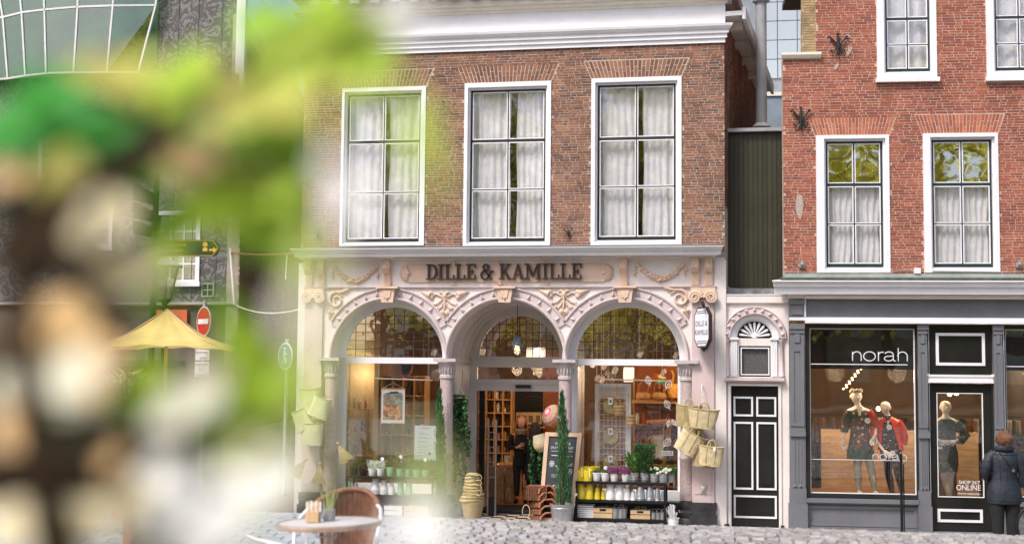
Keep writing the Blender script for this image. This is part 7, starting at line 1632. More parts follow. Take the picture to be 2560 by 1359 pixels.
for L in (LL, RL): m = MB(); m.tube([(L[0][0]*.8, L[0][1], .39), L[0], ((L[0][0]+L[1][0])/2, .0, .18), (L[1][0], L[1][1], .05), (L[1][0], L[1][1]-.05, .015)], [.048, .037, .036, .024, .022], 12); F.put(m, 'leggings', BLKC)
price(F, .0, -.09, .74); price(F, .03, -.10, .475)
# third mannequin behind the door pane
y = .75; zt_ = nz(1001, 2370, y); zf3 = nz(1262, 2375, y); H3 = zt_-zf3
F = Fig('mannequin', 'mannequin in a teal flowered blouse and grey green skirt behind the shop door pane', 'mannequin', UN(2367, 1240, y)[0], y, zf3, H3, 0, 'boutique mannequins')
LA = ((-.16, .03, .67), (-.075, -.08, .62)); RA = ((.165, .03, .67), (.075, -.08, .62)); LL = ((-.02, -.01, .27), (.03, -.02, .045)); RL = ((.03, .0, .27), (.02, .02, .045))
F.put(bodymesh(LA, RA, LL, RL), 'body', MANQ); m = MB(); hand(m, LA[1], (.8, -.2, -.2), -1, .75); hand(m, RA[1], (-.8, -.2, -.2), 1, .75); F.put(m, 'hand', MANQ)
m = MB(); loft(m, [(0, 0, .60, .088, .062), (0, 0, .68, .092, .066), (0, 0, .76, .105, .062), (0, 0, .80, .095, .05), (0, 0, .825, .06, .045)], 22, wob=.02); F.put(m, 'blouse', FLO2)
for s in (-1, 1): arm_sleeve(F, [(s*.09, 0, .79), (s*.14, .01, .74), (s*.185, .02, .67), (s*.13, -.03, .625), (s*.10, -.06, .62)], [.045, .048, .050, .046, .03], FLO2)
m = MB(); loft(m, [(.0, 0, .315, .10, .07), (0, 0, .40, .112, .075), (0, 0, .50, .11, .075), (0, 0, .60, .082, .06)], 22, wob=.02); F.put(m, 'skirt', GRSK)
m = MB(); m.box(-.10, -.02, -.085, -.078, .50, .585); F.put(m, 'pocket', GRSK, smooth=False)
for L in (LL, RL): m = MB(); m.tube([(L[0][0]*.8, 0, .33), L[0], ((L[0][0]+L[1][0])/2, .0, .18), (L[1][0], L[1][1], .05)], [.045, .035, .034, .021], 12); F.put(m, 'tights', mat('pale_tights', (196, 184, 164), .6))
price(F, -.062, -.10, .60)
m = MB(); p = UN(2350, 1119, .5); m.box(p[0]-.05, p[0]+.05, .55, .555, p[1]-.02, p[1]+.02); m.one('shelf_tag', WPL, 'small white tag below the price badge of the mannequin at the door', 'tag')
# wooden display walls
PLK = mat('display_pine', (214, 180, 134), .6, .1, 2.5, wave=(2.5, 'Z', 7, .10), isl=.06)
for (pa, pb, pt, lb) in ((2053, 2300, 1073, 'low pine plank wall behind the two mannequins in the large window'), (2392, 2442, 1077, 'pine plank wall behind the mannequin at the door')):
    y = 1.55; xa, xb = nx(pa, 1150, y), nx(pb, 1150, y); zt2 = nz(pt, 2170, y); n = 6 if pa < 2100 else 5; R = T('plank_wall', lb, 'plank wall', ((xa+xb)/2, y, .1), 'pine plank display walls')
    for q in range(n): m = MB(); h_ = (zt2-.1)/n; m.box(xa, xb, y-rnd(0, .004), y+.03, .1+q*h_+.003, .1+(q+1)*h_-.003); m.part('plank', PLK, R)
    m = MB(); m.box(xb, xb+.03, y, y+.3, .1, zt2); m.part('end_board', PLK, R)
y = 1.5; m = MB()
def f(u, v): return (nx(2029, 1150, y)+(nx(2052, 1150, y)-nx(2029, 1150, y))*u, y+.03*sin(u*20), .1+v*(nz(1105, 2040, y)-.1))
m.sheet(f, 20, 4); m.one('black_drape', BLKC, 'black drape at the left side of the large boutique window', 'drape', smooth=60)
# shop interior: garment rails, string of lamps, spots
for i, (px, y, w_) in enumerate(((2060, 3.2, .9), (2240, 3.6, .9), (2420, 3.4, .8), (2545, 3.0, .9))):
    x = nx(px, 1050, y); zt2 = 1.75; R = T('garment_rail', ['garment rail at the left of the large boutique window', 'garment rail behind the red cardigan mannequin', 'garment rail seen through the shop door', 'garment rail at the right edge of the picture'][i], 'clothes rail', (x, y, .05), 'garment rails in the boutique')
    m = MB(); m.tube([(x-w_/2, y, .05), (x-w_/2, y, zt2), (x+w_/2, y, zt2), (x+w_/2, y, .05)], .015, 6); m.part('rail', BLKM, R)
    for k in range(11):
        xx_ = x-w_/2+.06+k*(w_-.12)/10; h_ = rnd(.7, 1.1); m = MB()
        def f(u, v): return (xx_+.015*sin(v*5+k), y-.2+.4*u, zt2-.05-h_*v*(1-.06*sin(u*pi)))
        m.sheet(f, 6, 4); m.part('garment', GM[(k*3+i*2) % 10], R, smooth=60)
for k in range(12):
    t = k/11; a = V3(2112+(2152-2112)*t, 974-(974-924)*t, 2.2); p = FNI @ Vector((a.x, a.y, a.z)); R = MB(); R.lathe([(.0, 0), (.018, .008), (.022, .02), (.012, .034)], (p.x+.03*(k % 2), 2.3, p.z), 8); R.one('string_lamp', mat('string_glow', (255, 224, 160), .5, 0, emit=3.5), 'one glowing bulb of the rope of lamps above the left mannequin', 'lamp', 'rope of lamps in the boutique window')
for i, (px, py, y, lb) in enumerate(((2374, 984, 2.4, 'bright spot high behind the door pane, left one'), (2391, 982, 2.6, 'bright spot high behind the door pane, right one'), (2196, 1021, 3.0, 'bright spot between the two window mannequins'))):
    p = UN(px, py, y); m = MB(); m.ball((p[0], y, p[1]), .04, 8); m.one('ceiling_spot', mat('spot_glow', (255, 226, 180), .5, 0, emit=16), lb, 'spot lamp', 'boutique ceiling spots', smooth=60)
for (lx, ly, lz, e) in ((.9, .9, 2.5, 34), (1.9, .9, 2.5, 30), (2.9, 1.0, 2.6, 34), (4.2, 1.6, 2.6, 16), (1.4, 3.4, 2.8, 30), (3.8, 3.6, 2.8, 34)):
    p = FN @ Vector((lx, ly, lz)); plight('boutique_light', p, e*.95, r=.15)
m = MB(); p = UN(2543, 1040, 4.2); m.box(p[0]-.12, p[0]+.12, 4.2, 4.24, p[1]-.2, p[1]+.18); m.one('lit_screen', mat('screen_glow', (240, 244, 236), .5, 0, emit=1.6), 'bright white lit panel far inside the shop at the right edge', 'screen')
m = MB(); y = 2.6; m.box(nx(2530, 1150, y), nxb-.15, y, y+.5, .1, nz(1085, 2540, y)); m.one('counter', GM[3], 'dark counter behind the right boutique window, beside the woman', 'counter')

# ------------------------------------------------------------------ PEOPLE
# woman in a dark jacket seen from behind, in front of the boutique
y = -1.1; zt_ = UN(2512, 1077, y)[1]; H = zt_; x = UN(2510, 1150, y)[0]
JK = mat('dark_padded_jacket', (38, 44, 54), .55, .15, 6, bump=.6, bs=14)
F = Fig('person', 'woman with short auburn hair in a dark padded jacket, seen from behind', 'person', x, y, 0, H, pi+.0, None)
LA = ((-.165, -.0, .635), (-.150, -.03, .515)); RA = ((.165, .01, .64), (.13, -.06, .57)); LL = ((-.052, -.01, .28), (-.05, .01, .045)); RL = ((.052, -.01, .28), (.05, .01, .045))
# face=pi: local +x shows at the left of the picture
F.put(bodymesh(LA, RA, LL, RL, (0, .018)), 'body', SKIN)
m = MB(); hand(m, LA[1], (-.1, -.2, -1), -1, .95, up=(1, 0, 0)); F.put(m, 'hand', SKIN)
m = MB(); loft(m, [(0, 0, .365, .142, .095), (0, 0, .40, .148, .10), (0, 0, .46, .146, .10), (0, 0, .52, .133, .092), (0, 0, .585, .112, .08), (0, 0, .635, .106, .078), (0, 0, .70, .120, .085), (0, 0, .755, .130, .082), (0, 0, .795, .125, .070), (0, 0, .820, .095, .058), (0, 0, .838, .062, .052)], 30, wob=.012); j = F.put(m, 'jacket', JK)
m = MB(); loft(m, [(0, .01, .822, .078, .060), (0, .012, .845, .086, .068), (0, .012, .872, .074, .060), (0, .012, .862, .06, .05)], 22, wob=.01); F.put(m, 'collar', JK)
for s, A in ((-1, LA), (1, RA)):
    m = MB(); b = Vector((s*.112, 0, .795)); e = Vector(A[0]); w_ = Vector(A[1]); m.tube([b+Vector((-s*.03, 0, .01)), b+Vector((s*.012, 0, -.03)), b.lerp(e, .55), e, e.lerp(w_, .5), w_], [.036, .050, .048, .044, .040, .034], 14); F.put(m, 'sleeve', JK)
    for q in (.35, .75):
        c_ = b.lerp(e, q); m = MB(); m.tube([(c_.x+.047*cos(t), c_.y+.047*sin(t), c_.z+.004*sin(3*t)) for t in [i*pi/8 for i in range(17)]], .004, 4); F.put(m, 'sleeve_seam', JK)
for zz_, rx, ry in ((.585, .113, .081), (.80, .124, .071), (.40, .149, .101)): m = MB(); m.tube([(rx*cos(t), ry*sin(t), zz_+.006*cos(2*t)) for t in [i*pi/12 for i in range(25)]], .0035, 4); F.put(m, 'seam', JK)
for s in (-1, 0, 1): m = MB(); m.tube([(s*.055, .098 if s == 0 else .090, .38), (s*.05, .083 if s == 0 else .075, .585), (s*.06, .085 if s == 0 else .078, .72), (s*.075, .06, .80)], .003, 4); F.put(m, 'seam', JK)
for s in (-1, 1): m = MB(); m.tube([(s*.062, 0, .40), (s*.064, 0, .30), (s*.06, 0, .16), (s*.058, 0, .045)], [.072, .062, .050, .045], 14); F.put(m, 'trouser_leg', BLKC)
for s in (-1, 1): m = MB(); m.tube([(s*.055, .03, .03), (s*.056, -.03, .025), (s*.058, -.09, .018)], [.03, .032, .022], 10, flat=.8); F.put(m, 'shoe', BLKC)
HAIR = mat('auburn_hair', (88, 56, 40), .5, .3, 8, wave=(14, 'X', 6, .35), bump=.6, bs=50, col2=(128, 88, 64))
m = MB(); m.ball((0, .015, .945), (.066, .070, .066), 20); loft(m, [(0, .030, .885, .052, .042), (0, .03, .905, .062, .055), (0, .022, .94, .067, .066)], 20)
for k in range(260):
    a = rnd(0, 2*pi); t0 = rnd(.05, 1.15); r = .064
    if sin(a) < -.35 and t0 > .7: continue
    p0 = Vector((r*sin(t0)*cos(a)*1.02, .015+r*sin(t0)*sin(a)*1.1, .945+r*cos(t0))); p1 = Vector((r*1.05*cos(a), .018+r*1.12*sin(a), .945-rnd(.0, .03))); p2 = Vector((.055*cos(a)+rnd(-.01, .01), .022+.052*sin(a), .888+rnd(-.008, .012)))
    m.tube([p0*1.0, p0.lerp(p1, .6)*1.0, p1, p2], [.003, .006, .006, .002], 4, cap=False)
F.put(m, 'hair', HAIR)
m = MB(); m.tube([(.055, .062, .815), (.0, .088, .74), (-.055, .098, .655), (-.075, .092, .62), (-.10, .07, .585)], .0042, 5); st_ = F.put(m, 'bag_strap', BLKM)
m = MB(); m.tube([(-.052+.010*cos(t), .103, .662+.010*sin(t)) for t in [i*pi/6 for i in range(13)]], .003, 5); F.put(m, 'strap_ring', ZINC)
# bicycle wheel at the right edge
p = UN(2586, 1310, -1.6); use('N')
BW = T('bicycle', 'black bicycle of which only the front wheel edge shows at the right border', 'bicycle', (p[0]+.15, -1.6, 0))
cxw, cz_ = UN(2590, 1285, -1.6); cz_ = .34; cxw = UN(2541, 1285, -1.6)[0]+.34
m = MB(); m.tube([(cxw+.33*cos(t), -1.6, cz_+.33*sin(t)) for t in [i*pi/20 for i in range(41)]], .018, 8); m.part('tyre', BPL, BW, smooth=60)
m = MB()
for k in range(20): a = k*pi/10; m.tube([(cxw, -1.6, cz_), (cxw+.31*cos(a), -1.6, cz_+.31*sin(a))], .0015, 3)
m.part('spokes', ZINC, BW); m = MB(); m.tube([(cxw, -1.6, cz_), (cxw+.12, -1.6, .8), (cxw+.14, -1.6, 1.0), (cxw+.0, -1.6, 1.05)], .016, 6); m.tube([(cxw+.12, -1.6, .75), (cxw+.75, -1.6, .72), (cxw+.6, -1.6, .3), (cxw+.12, -1.6, .7)], .016, 6); m.tube([(cxw+.75, -1.6, .72), (cxw+1.05, -1.6, .34), (cxw+.6, -1.6, .3)], .01, 6); m.part('frame', BPL, BW, smooth=60)
m = MB(); m.tube([(cxw+1.05+.33*cos(t), -1.6, cz_+.33*sin(t)) for t in [i*pi/20 for i in range(41)]], .018, 8); m.part('tyre', BPL, BW, smooth=60)
m = MB(); m.ball((cxw+.7, -1.6, .92), (.12, .07, .035), 10); m.part('saddle', BPL, BW, smooth=60)
# black barrier post
y = -.6; xa, zt2 = UN(2254, 1133, y); BP = T('barrier_post', 'slim black barrier post standing in front of the large boutique window', 'post', (xa, y, 0))
m = MB(); m.box(xa-.028, xa+.008, y-.02, y+.02, .02, zt2); m.part('post', BPL, BP); m = MB(); m.box(xa+.018, xa+.034, y-.012, y+.012, .02, zt2-.15); m.part('rail', BPL, BP); m = MB(); m.box(xa-.22, xa+.24, y-.04, y+.04, 0, .02); m.part('foot_plate', BPL, BP)
# woman inside the doorway
use('M')
def woman(px, pyt, pyb, y, face, label, kind):
    b = V3(px, pyb, y); t = V3(px, pyt, y); zf = .05; H = t.z-zf
    F = Fig('person', label, 'person', b.x, y, zf, H, face)
    LA = ((-.135, .02, .64), (-.04, -.10, .655)); RA = ((.13, .02, .64), (.08, -.09, .60)); LL = ((-.045, -.01, .28), (-.045, .01, .045)); RL = ((.045, -.02, .28), (.05, -.01, .045))
    F.put(bodymesh(LA, RA, LL, RL, (0, 0)), 'body', SKIN)
    m = MB(); hand(m, LA[1], (.7, -.3, .45), -1, .8); F.put(m, 'hand', SKIN)
    m = MB(); loft(m, [(0, 0, .50, .096, .07), (0, 0, .58, .085, .064), (0, 0, .66, .092, .07), (0, 0, .74, .108, .066), (0, 0, .79, .105, .056), (0, 0, .82, .06, .045)], 22, wob=.02); F.put(m, 'jumper', BLKC)
    for s, A in ((-1, LA), (1, RA)): m = MB(); m.tube([(s*.09, 0, .795), (s*.125, .01, .72), A[0], Vector(A[0]).lerp(Vector(A[1]), .8)], [.04, .038, .034, .026], 12); F.put(m, 'sleeve', BLKC)
    m = MB(); loft(m, [(0, 0, .43, .10, .07), (0, 0, .505, .097, .072)], 18); F.put(m, 'waistband', BLKC)
    for s in (-1, 1): m = MB(); m.tube([(s*.05, 0, .47), (s*.052, 0, .30), (s*.05, 0, .17), (s*.05, .01, .085)], [.056, .042, .036, .028], 14); F.put(m, 'trouser_leg', mat('dotted_black_trousers', (42, 42, 44), .85, .2, 40))
    for s in (-1, 1): m = MB(); m.tube([(s*.05, .02, .03), (s*.055, -.03, .026), (s*.06, -.08, .018)], [.026, .03, .02], 10, flat=.85); F.put(m, 'shoe', BLKM)
    if kind == 'front':
        m = MB()
        for k in range(5): m.tube([((.052+.004*k)*cos(t), -.008+(.05+.002*k)*sin(t), .812+.011*k+.006*sin(3*t+k)) for t in [i*pi/10 for i in range(21)]], .013, 7)
        F.put(m, 'scarf', floral('patterned_scarf', (150, 130, 110), [(60, 54, 50), (206, 190, 170), (120, 90, 70)], 60))
        m = MB()
        for s in (-1, 1): m.ball((s*.017, -.051, .944), (.0065, .004, .004), 8)
        F.put(m, 'eyes', mat('eye_dark', (40, 32, 28), .3)); m = MB()
        for s in (-1, 1): m.tube([(s*.009, -.054, .953), (s*.018, -.055, .956), (s*.027, -.050, .953)], .002, 4)
        F.put(m, 'eyebrows', mat('brow', (96, 64, 44), .8)); m = MB(); m.tube([(0, -.054, .945), (0, -.064, .930), (0, -.056, .926)], [.004, .008, .005], 7); F.put(m, 'nose', SKIN)
        m = MB(); m.tube([(-.013, -.053, .914), (0, -.058, .913), (.013, -.053, .914)], [.002, .0042, .002], 6, flat=.8); F.put(m, 'mouth', mat('lip', (170, 92, 84), .4))
        HM = mat('copper_hair', (158, 96, 58), .5, .3, 10, wave=(16, 'X', 6, .35), bump=.4); m = MB(); m.ball((0, .018, .957), (.062, .068, .060), 16)
        for k in range(90):
            s = 1 if k % 2 else -1; a = rnd(-.4, 1.2); x0_ = s*.062*cos(a*.8); y0_ = .01+.06*sin(a)-.02
            m.tube([(s*.012, rnd(-.02, .03), 1.0), (x0_, y0_, .965), (x0_*1.15, y0_, .90), (x0_*1.2+.008*sin(k), y0_-.01, .82), (x0_*1.15+.012*sin(k*2), y0_-.02, rnd(.68, .76))], [.004, .008, .008, .008, .003], 5, cap=False)
        F.put(m, 'hair', HM)
    else:
        HM = mat('dark_brown_hair', (44, 30, 24), .5, .3, 10, wave=(16, 'X', 6, .3), bump=.4); m = MB(); m.ball((0, .0, .955), (.062, .070, .062), 16)
        for k in range(140):
            a = rnd(-.6, pi+.6); m.tube([(.02*cos(a), .02*sin(a), 1.0), (.055*cos(a), .06*sin(a), .955), (.062*cos(a)+.006*sin(k), .07*sin(a), .88), (.07*cos(a), .078*sin(a), rnd(.70, .80))], [.004, .009, .009, .003], 5, cap=False)
        F.put(m, 'hair', HM); m = MB(); loft(m, [(0, 0, .30, .135, .10), (0, 0, .45, .125, .095), (0, 0, .60, .105, .08), (0, 0, .76, .12, .08), (0, 0, .81, .09, .06)], 22, wob=.02); F.put(m, 'coat', BLKC)
woman(1302, 1043, 1277, 2.8, .12, 'woman with long copper hair, black jumper and patterned scarf in the shop doorway', 'front')
woman(1336, 1056, 1277, 2.55, pi-.5, 'dark haired person in a black coat with back turned, beside the copper haired woman', 'back')
# ------------------------------------------------------------------ LEFT SIDE: alley wall, grey building, street furniture
use('M')
YG = 8.0
GBU = T('grey_swirl_building', 'grey building clad in swirling marbled sheets with a canted glass bay, left of the alley', 'building', (U(300, 600, YG)[0], YG, 0))
sw = bpy.data.materials.new('marbled_cladding'); sw.use_nodes = True; n_ = sw.node_tree.nodes; l_ = sw.node_tree.links
g_ = n_.new('ShaderNodeNewGeometry'); nz1 = n_.new('ShaderNodeTexNoise'); nz1.inputs['Scale'].default_value = .9; nz1.inputs['Detail'].default_value = 3; nz1.inputs['Distortion'].default_value = 2.5
wv = n_.new('ShaderNodeTexNoise'); wv.inputs['Scale'].default_value = 2.2; wv.inputs['Detail'].default_value = 6; wv.inputs['Distortion'].default_value = 5.0; wv.inputs['Roughness'].default_value = .55
l_.new(g_.outputs['Position'], wv.inputs['Vector']); cr = n_.new('ShaderNodeValToRGB'); e = cr.color_ramp.elements; e[0].position = .38; e[0].color = (*srgb(70, 68, 66), 1); e[1].position = .62; e[1].color = (*srgb(112, 110, 106), 1)
for p_, c_ in ((.45, (86, 82, 76)), (.5, (68, 64, 58)), (.56, (128, 128, 128))): q = e.new(p_); q.color = (*srgb(*c_), 1)
l_.new(wv.outputs['Fac'], cr.inputs[0]); l_.new(cr.outputs[0], n_['Principled BSDF'].inputs['Base Color']); n_['Principled BSDF'].inputs['Roughness'].default_value = .5
gx = lambda px, py=600, y=YG: U(px, py, y)[0]; gzz = lambda py, px=300, y=YG: U(px, py, y)[1]
WNG = [(100, 350, 272, 610), (395, 540, 492, 700)]
hl = [(gx(a), gx(c), gzz(d), gzz(b)) for a, b, c, d in WNG]
m = MB(); wall_holes(m, gx(-400), gx(590), gzz(762), gzz(-260), hl, YG, YG+.3); m.part('wall', sw, GBU)
for a, b in ((gx(540), gzz(-260)), (gx(480), gzz(-260)), (gx(430), gzz(-260))): m = MB(); m.box(a, a+.02, YG-.012, YG-.001, gzz(755), b); m.part('cladding_joint', mat('joint_grey', (84, 84, 88), .6), GBU)
for k, (a, b, c, d) in enumerate(WNG):
    x0, x1, z0, z1 = hl[k]; m = MB(); wall_holes(m, x0-.1, x1+.1, z0-.1, z1+.1, [(x0, x1, z0, z1)], YG-.05, YG+.05); wn_ = m.part('window', WHITE, GBU); m = MB(); m.box(x0-.15, x1+.15, YG-.12, YG-.051, z0-.16, z0-.05); m.part('sill', WHITE, wn_)
    nx_, nz__ = (5, 6) if k == 0 else (3, 4)
    for i in range(1, nx_): xx_ = x0+(x1-x0)*i/nx_; m = MB(); m.box(xx_-.022, xx_+.022, YG+.0, YG+.04, z0, z1); m.part('glazing_bar', WHITE, wn_)
    for i in range(1, nz__): zz_ = z0+(z1-z0)*i/nz__; m = MB(); m.box(x0, x1, YG-.004, YG+.036, zz_-.022, zz_+.022); m.part('glazing_bar', WHITE, wn_)
    for i in range(nx_):
        for j in range(nz__): m = MB(); m.box(x0+(x1-x0)*i/nx_+.024, x0+(x1-x0)*(i+1)/nx_-.024, YG+.045, YG+.05, z0+(z1-z0)*j/nz__+.024, z0+(z1-z0)*(j+1)/nz__-.024); m.part('pane', GW, wn_)
    m = MB(); n = int((z1-z0)/.05)
    for i in range(n): m.box(x0, x1, YG+.12, YG+.14, z0+i*.05, z0+i*.05+.03)
    m.part('blind_slats', mat('white_blind', (214, 212, 206), .7, .03), wn_, kind='stuff')
x0, x1, z0, z1 = gx(508), gx(539), gzz(742), gzz(708); m = MB(); wall_holes(m, x0, x1, z0, z1, [(x0+.03, (x0+x1)/2-.01, z0+.03, (z0+z1)/2-.01), ((x0+x1)/2+.01, x1-.03, z0+.03, (z0+z1)/2-.01), (x0+.03, (x0+x1)/2-.01, (z0+z1)/2+.01, z1-.03), ((x0+x1)/2+.01, x1-.03, (z0+z1)/2+.01, z1-.03)], YG-.03, YG-.002); w5 = m.part('small_window', mat('pale_green_frame', (150, 160, 140), .6), GBU)
m = MB(); m.box(x0+.01, x1-.01, YG-.02, YG-.01, z0+.01, z1-.01); m.part('pane', mat('dark_green_glass', (34, 50, 40), .15, .1), w5)
m = MB(); m.sweep([(YG-.02, gzz(763)), (YG-.10, gzz(761)), (YG-.12, gzz(756)), (YG, gzz(755))], gx(-400), gx(592)); m.part('string_course', CREAMW, GBU)
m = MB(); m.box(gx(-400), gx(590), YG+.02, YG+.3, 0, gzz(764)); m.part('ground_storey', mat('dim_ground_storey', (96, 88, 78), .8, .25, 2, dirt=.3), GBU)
m = MB(); m.box(gx(400), gx(476), YG-.08, YG+.019, gzz(836), gzz(774)); og = m.part('orange_panel', mat('orange_panel', (206, 100, 62), .6, .06, 3), GBU)
m = MB(); rectline(m, gx(405), gx(438), gzz(830), gzz(784), .03, YG-.10, YG-.081); m.part('panel_frame', WHITE, og)
m = MB(); m.box(gx(290), gx(470), YG-.3, YG+.019, gzz(912), gzz(900)); m.box(gx(300), gx(470), YG-.1, YG+.018, 0, gzz(913)); m.part('shop_awning_box', mat('dark_shopfront', (60, 56, 48), .6, .1), GBU)
# canted glass bay at the top left
m0 = [(-120, 60, 16), (8, 44, 198), (55, 32, 190), (112, 25, 182), (195, 18, 183), (283, 15, 182), (390, 14, 182)]
bot = [(-90, 205), (20, 197), (64, 190), (116, 184), (185, 182), (268, 181), (346, 181)]
BY = YG-.6
def bayp(px, py, y=BY): x, z = U(px, py, y); return (x, y, z)
wb = T('canted_glass_bay', 'white framed slanting glass bay at the top left of the grey building', 'bay window', bayp(180, 182))
tops = [(-150, -160), (-25, -150), (35, -150), (105, -150), (198, -150), (292, -150), (405, -150)]
yy_ = [BY+.5, BY+.2, BY+.1, BY, BY, BY+.05, BY+.35]
for k in range(7):
    a, b, c = bayp(*bot[k], yy_[k]), bayp(m0[k][0], m0[k][1], yy_[k]), bayp(*tops[k], yy_[k])
    m = MB(); m.beam(a, b, .042, .06); m.beam(b, c, .042, .06); m.part('mullion', WHITE2, wb)
    if k < 6:
        a2, b2, c2 = bayp(*bot[k+1], yy_[k+1]), bayp(m0[k+1][0], m0[k+1][1], yy_[k+1]), bayp(*tops[k+1], yy_[k+1])
        for p, q in ((a, a2), (b, b2)): m = MB(); m.beam(p, q, .045, .06); m.part('rail', WHITE2, wb)
        for p, q, r, s in ((a, a2, b2, b), (b, b2, c2, c)): m = MB(); m.add([p, q, r, s], [(0, 1, 2, 3)]); m.part('pane', glass('bay_glass', .16, (.5, .7, .5), wav=.06, ws=1.2, grow=.25), wb)
m = MB(); m.add([bayp(-90, 205, YG-.002), bayp(346, 181, YG-.002), bayp(346, 181, BY+.35), bayp(116, 184, BY), bayp(-90, 205, BY+.5)], [(0, 1, 2, 3, 4)]); m.part('soffit', WHITE2, wb)
m = MB(); m.box(gx(-100), gx(380), YG-.02, YG-.004, gzz(175), gzz(-200)); m.part('dark_interior', mat('green_dark_room', (104, 130, 96), .8, .3, 1), wb)
# white corner trim and the receding alley wall
y = YG-.15; m = MB(); m.box(U(590, 100, y)[0], U(612, 100, y)[0], y, y+.15, U(600, 185, y)[1], U(600, -260, y)[1]); m.box(U(600, 100, y)[0], U(612, 100, y)[0], y+.001, y+.14, U(600, 230, y)[1], U(600, 185, y)[1]-.001); m.part('corner_trim', WHITE, GBU)
a = U(598, 700, YG); b = U(800, 700, 22.0); d = Vector((b[0]-a[0], 22.0-YG, 0)); Lw = d.length; d.normalize()
AF = Matrix.Translation((a[0], YG, 0)) @ Matrix.Rotation(atan2(d.y, d.x), 4, 'Z')
AW = T('alley_brick_wall', 'dark brown brick side wall running back into the alley beside the white pilaster', 'wall', (a[0], YG, 0))
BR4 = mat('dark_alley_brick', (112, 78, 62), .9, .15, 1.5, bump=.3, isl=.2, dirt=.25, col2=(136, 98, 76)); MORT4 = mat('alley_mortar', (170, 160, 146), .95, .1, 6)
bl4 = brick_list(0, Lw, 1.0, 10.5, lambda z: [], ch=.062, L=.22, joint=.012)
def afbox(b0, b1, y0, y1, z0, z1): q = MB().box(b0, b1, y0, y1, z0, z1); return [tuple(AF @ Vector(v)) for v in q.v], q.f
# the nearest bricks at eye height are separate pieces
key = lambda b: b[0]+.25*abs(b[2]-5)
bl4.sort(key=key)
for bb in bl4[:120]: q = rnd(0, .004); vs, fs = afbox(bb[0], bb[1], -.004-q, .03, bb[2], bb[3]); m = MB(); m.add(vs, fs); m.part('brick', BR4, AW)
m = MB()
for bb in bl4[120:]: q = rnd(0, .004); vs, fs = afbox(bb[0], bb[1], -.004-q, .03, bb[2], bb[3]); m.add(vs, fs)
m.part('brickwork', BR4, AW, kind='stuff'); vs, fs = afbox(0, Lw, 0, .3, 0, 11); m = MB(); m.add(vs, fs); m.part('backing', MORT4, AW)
# behind the alley: end wall
y = 23; m = MB(); m.box(-26, 2, y, y+.4, 0, 12); EW = m.one('alley_end_building', mat('far_brick', (120, 84, 66), .9, .2, 1.5), 'dim brown building closing the far end of the alley', 'building')
# slanting pole, cable and cord
y = 7.0; m = MB(); m.tube([(U(577, 620, y)[0], y, U(577, 620, y)[1]), (U(587, 762, y)[0], y, U(587, 762, y)[1])], .045, 6); R = m.one('slanting_white_post', CREAMW, 'weathered white slanting post fixed at the alley corner', 'post', smooth=60)
m = MB(); p0 = V3(578, 632, 7.0); p1 = V3(745, 634, -.25); m.tube([p0, p0.lerp(p1, .5)+Vector((0, 0, -.03)), p1], .02, 6); m.one('red_rod', mat('rust_red_rod', (150, 84, 74), .7), 'thin rust red rod spanning the alley up to the shop cornice', 'rod')
m = MB(); p0 = V3(718, 632, 1.2); p1 = V3(714, 698, 1.2); m.tube([p0, p1], .012, 5); m.one('cord_loop', WPL, 'short white cord hanging down from the red rod', 'cord')
m = MB(); p0 = V3(590, 763, 7.0); p1 = V3(752, 772, .1); pts = [p0.lerp(p1, t)+Vector((0, 0, -.12*4*t*(1-t))) for t in [i/8 for i in range(9)]]; m.tube(pts, .012, 5); m.one('sagging_cable', WPL, 'sagging white cable crossing the alley above the green', 'cable')
# --- no entry sign on its pole
y = 5.0; p = V3(511, 805, y); px0 = V3(505, 700, y)
NS = T('no_entry_sign', 'round red no entry sign with white bar on a grey pole, partly behind the parasol', 'road sign', (p.x, y, 0))
Rs = Matrix.Rotation(radians(-40), 3, 'Z')
def rs(m_, c, yo=0): m_.v = [tuple(Vector((c.x, y, 0))+Rs@(Vector(v)-Vector((c.x, y, 0)))) for v in m_.v]
r_ = (V3(511, 766, y).z-V3(511, 841, y).z)/2
c_ = V3(511, 803, y)
m = MB(); m.tube([(c_.x-.02, y+.05, 0), (c_.x-.02, y+.05, V3(511, 752, y).z)], .045, 10); m.part('pole', ZN, NS, smooth=60)
def disc(r, y0, y1, mt, nm, par=NS):
    m_ = MB(); m_.lathe([(0, y0), (r, y0), (r, y1), (0, y1)], (c_.x, y, c_.z), 36, R=Matrix.Rotation(-pi/2, 3, 'X')); m_.v = [(a, b, c) for a, b, c in m_.v]; rs(m_, c_); return m_.part(nm, mt, par)
disc(r_, -.02, .0, mat('sign_white2', (226, 222, 222), .4), 'rim'); disc(r_*.93, -.024, -.0205, mat('sign_red2', (190, 34, 34), .35, .03), 'face')
m = MB(); m.box(c_.x-r_*.74, c_.x+r_*.74, y-.030, y-.026, c_.z-r_*.17, c_.z+r_*.17); rs(m, c_); m.part('white_bar', MATS['sign_white2'], NS)
for (pt, pb, lines) in ((872, 900, ('Eenrichtings', 'verkeer')), (903, 942, ('Geldt alleen', 'voor', 'voetgangers'))):
    za, zb2 = V3(505, pb, y).z, V3(505, pt, y).z; w_ = .33; m = MB(); m.box(c_.x-w_, c_.x+w_, y-.03, y-.01, za, zb2); rs(m, c_); sp_ = m.part('under_plate', MATS['sign_white2'], NS)
    m = MB(); n = len(lines); hh2 = (zb2-za)/n
    for i, s_ in enumerate(lines): text(m, s_, c_.x-.02+(.1 if (n == 2 and i == 1) else 0), zb2-(i+.78)*hh2, hh2*.42, y-.033, width=min(.56, .052*len(s_)), align='C')
    rs(m, c_); m.part('lettering', BLKM, sp_)
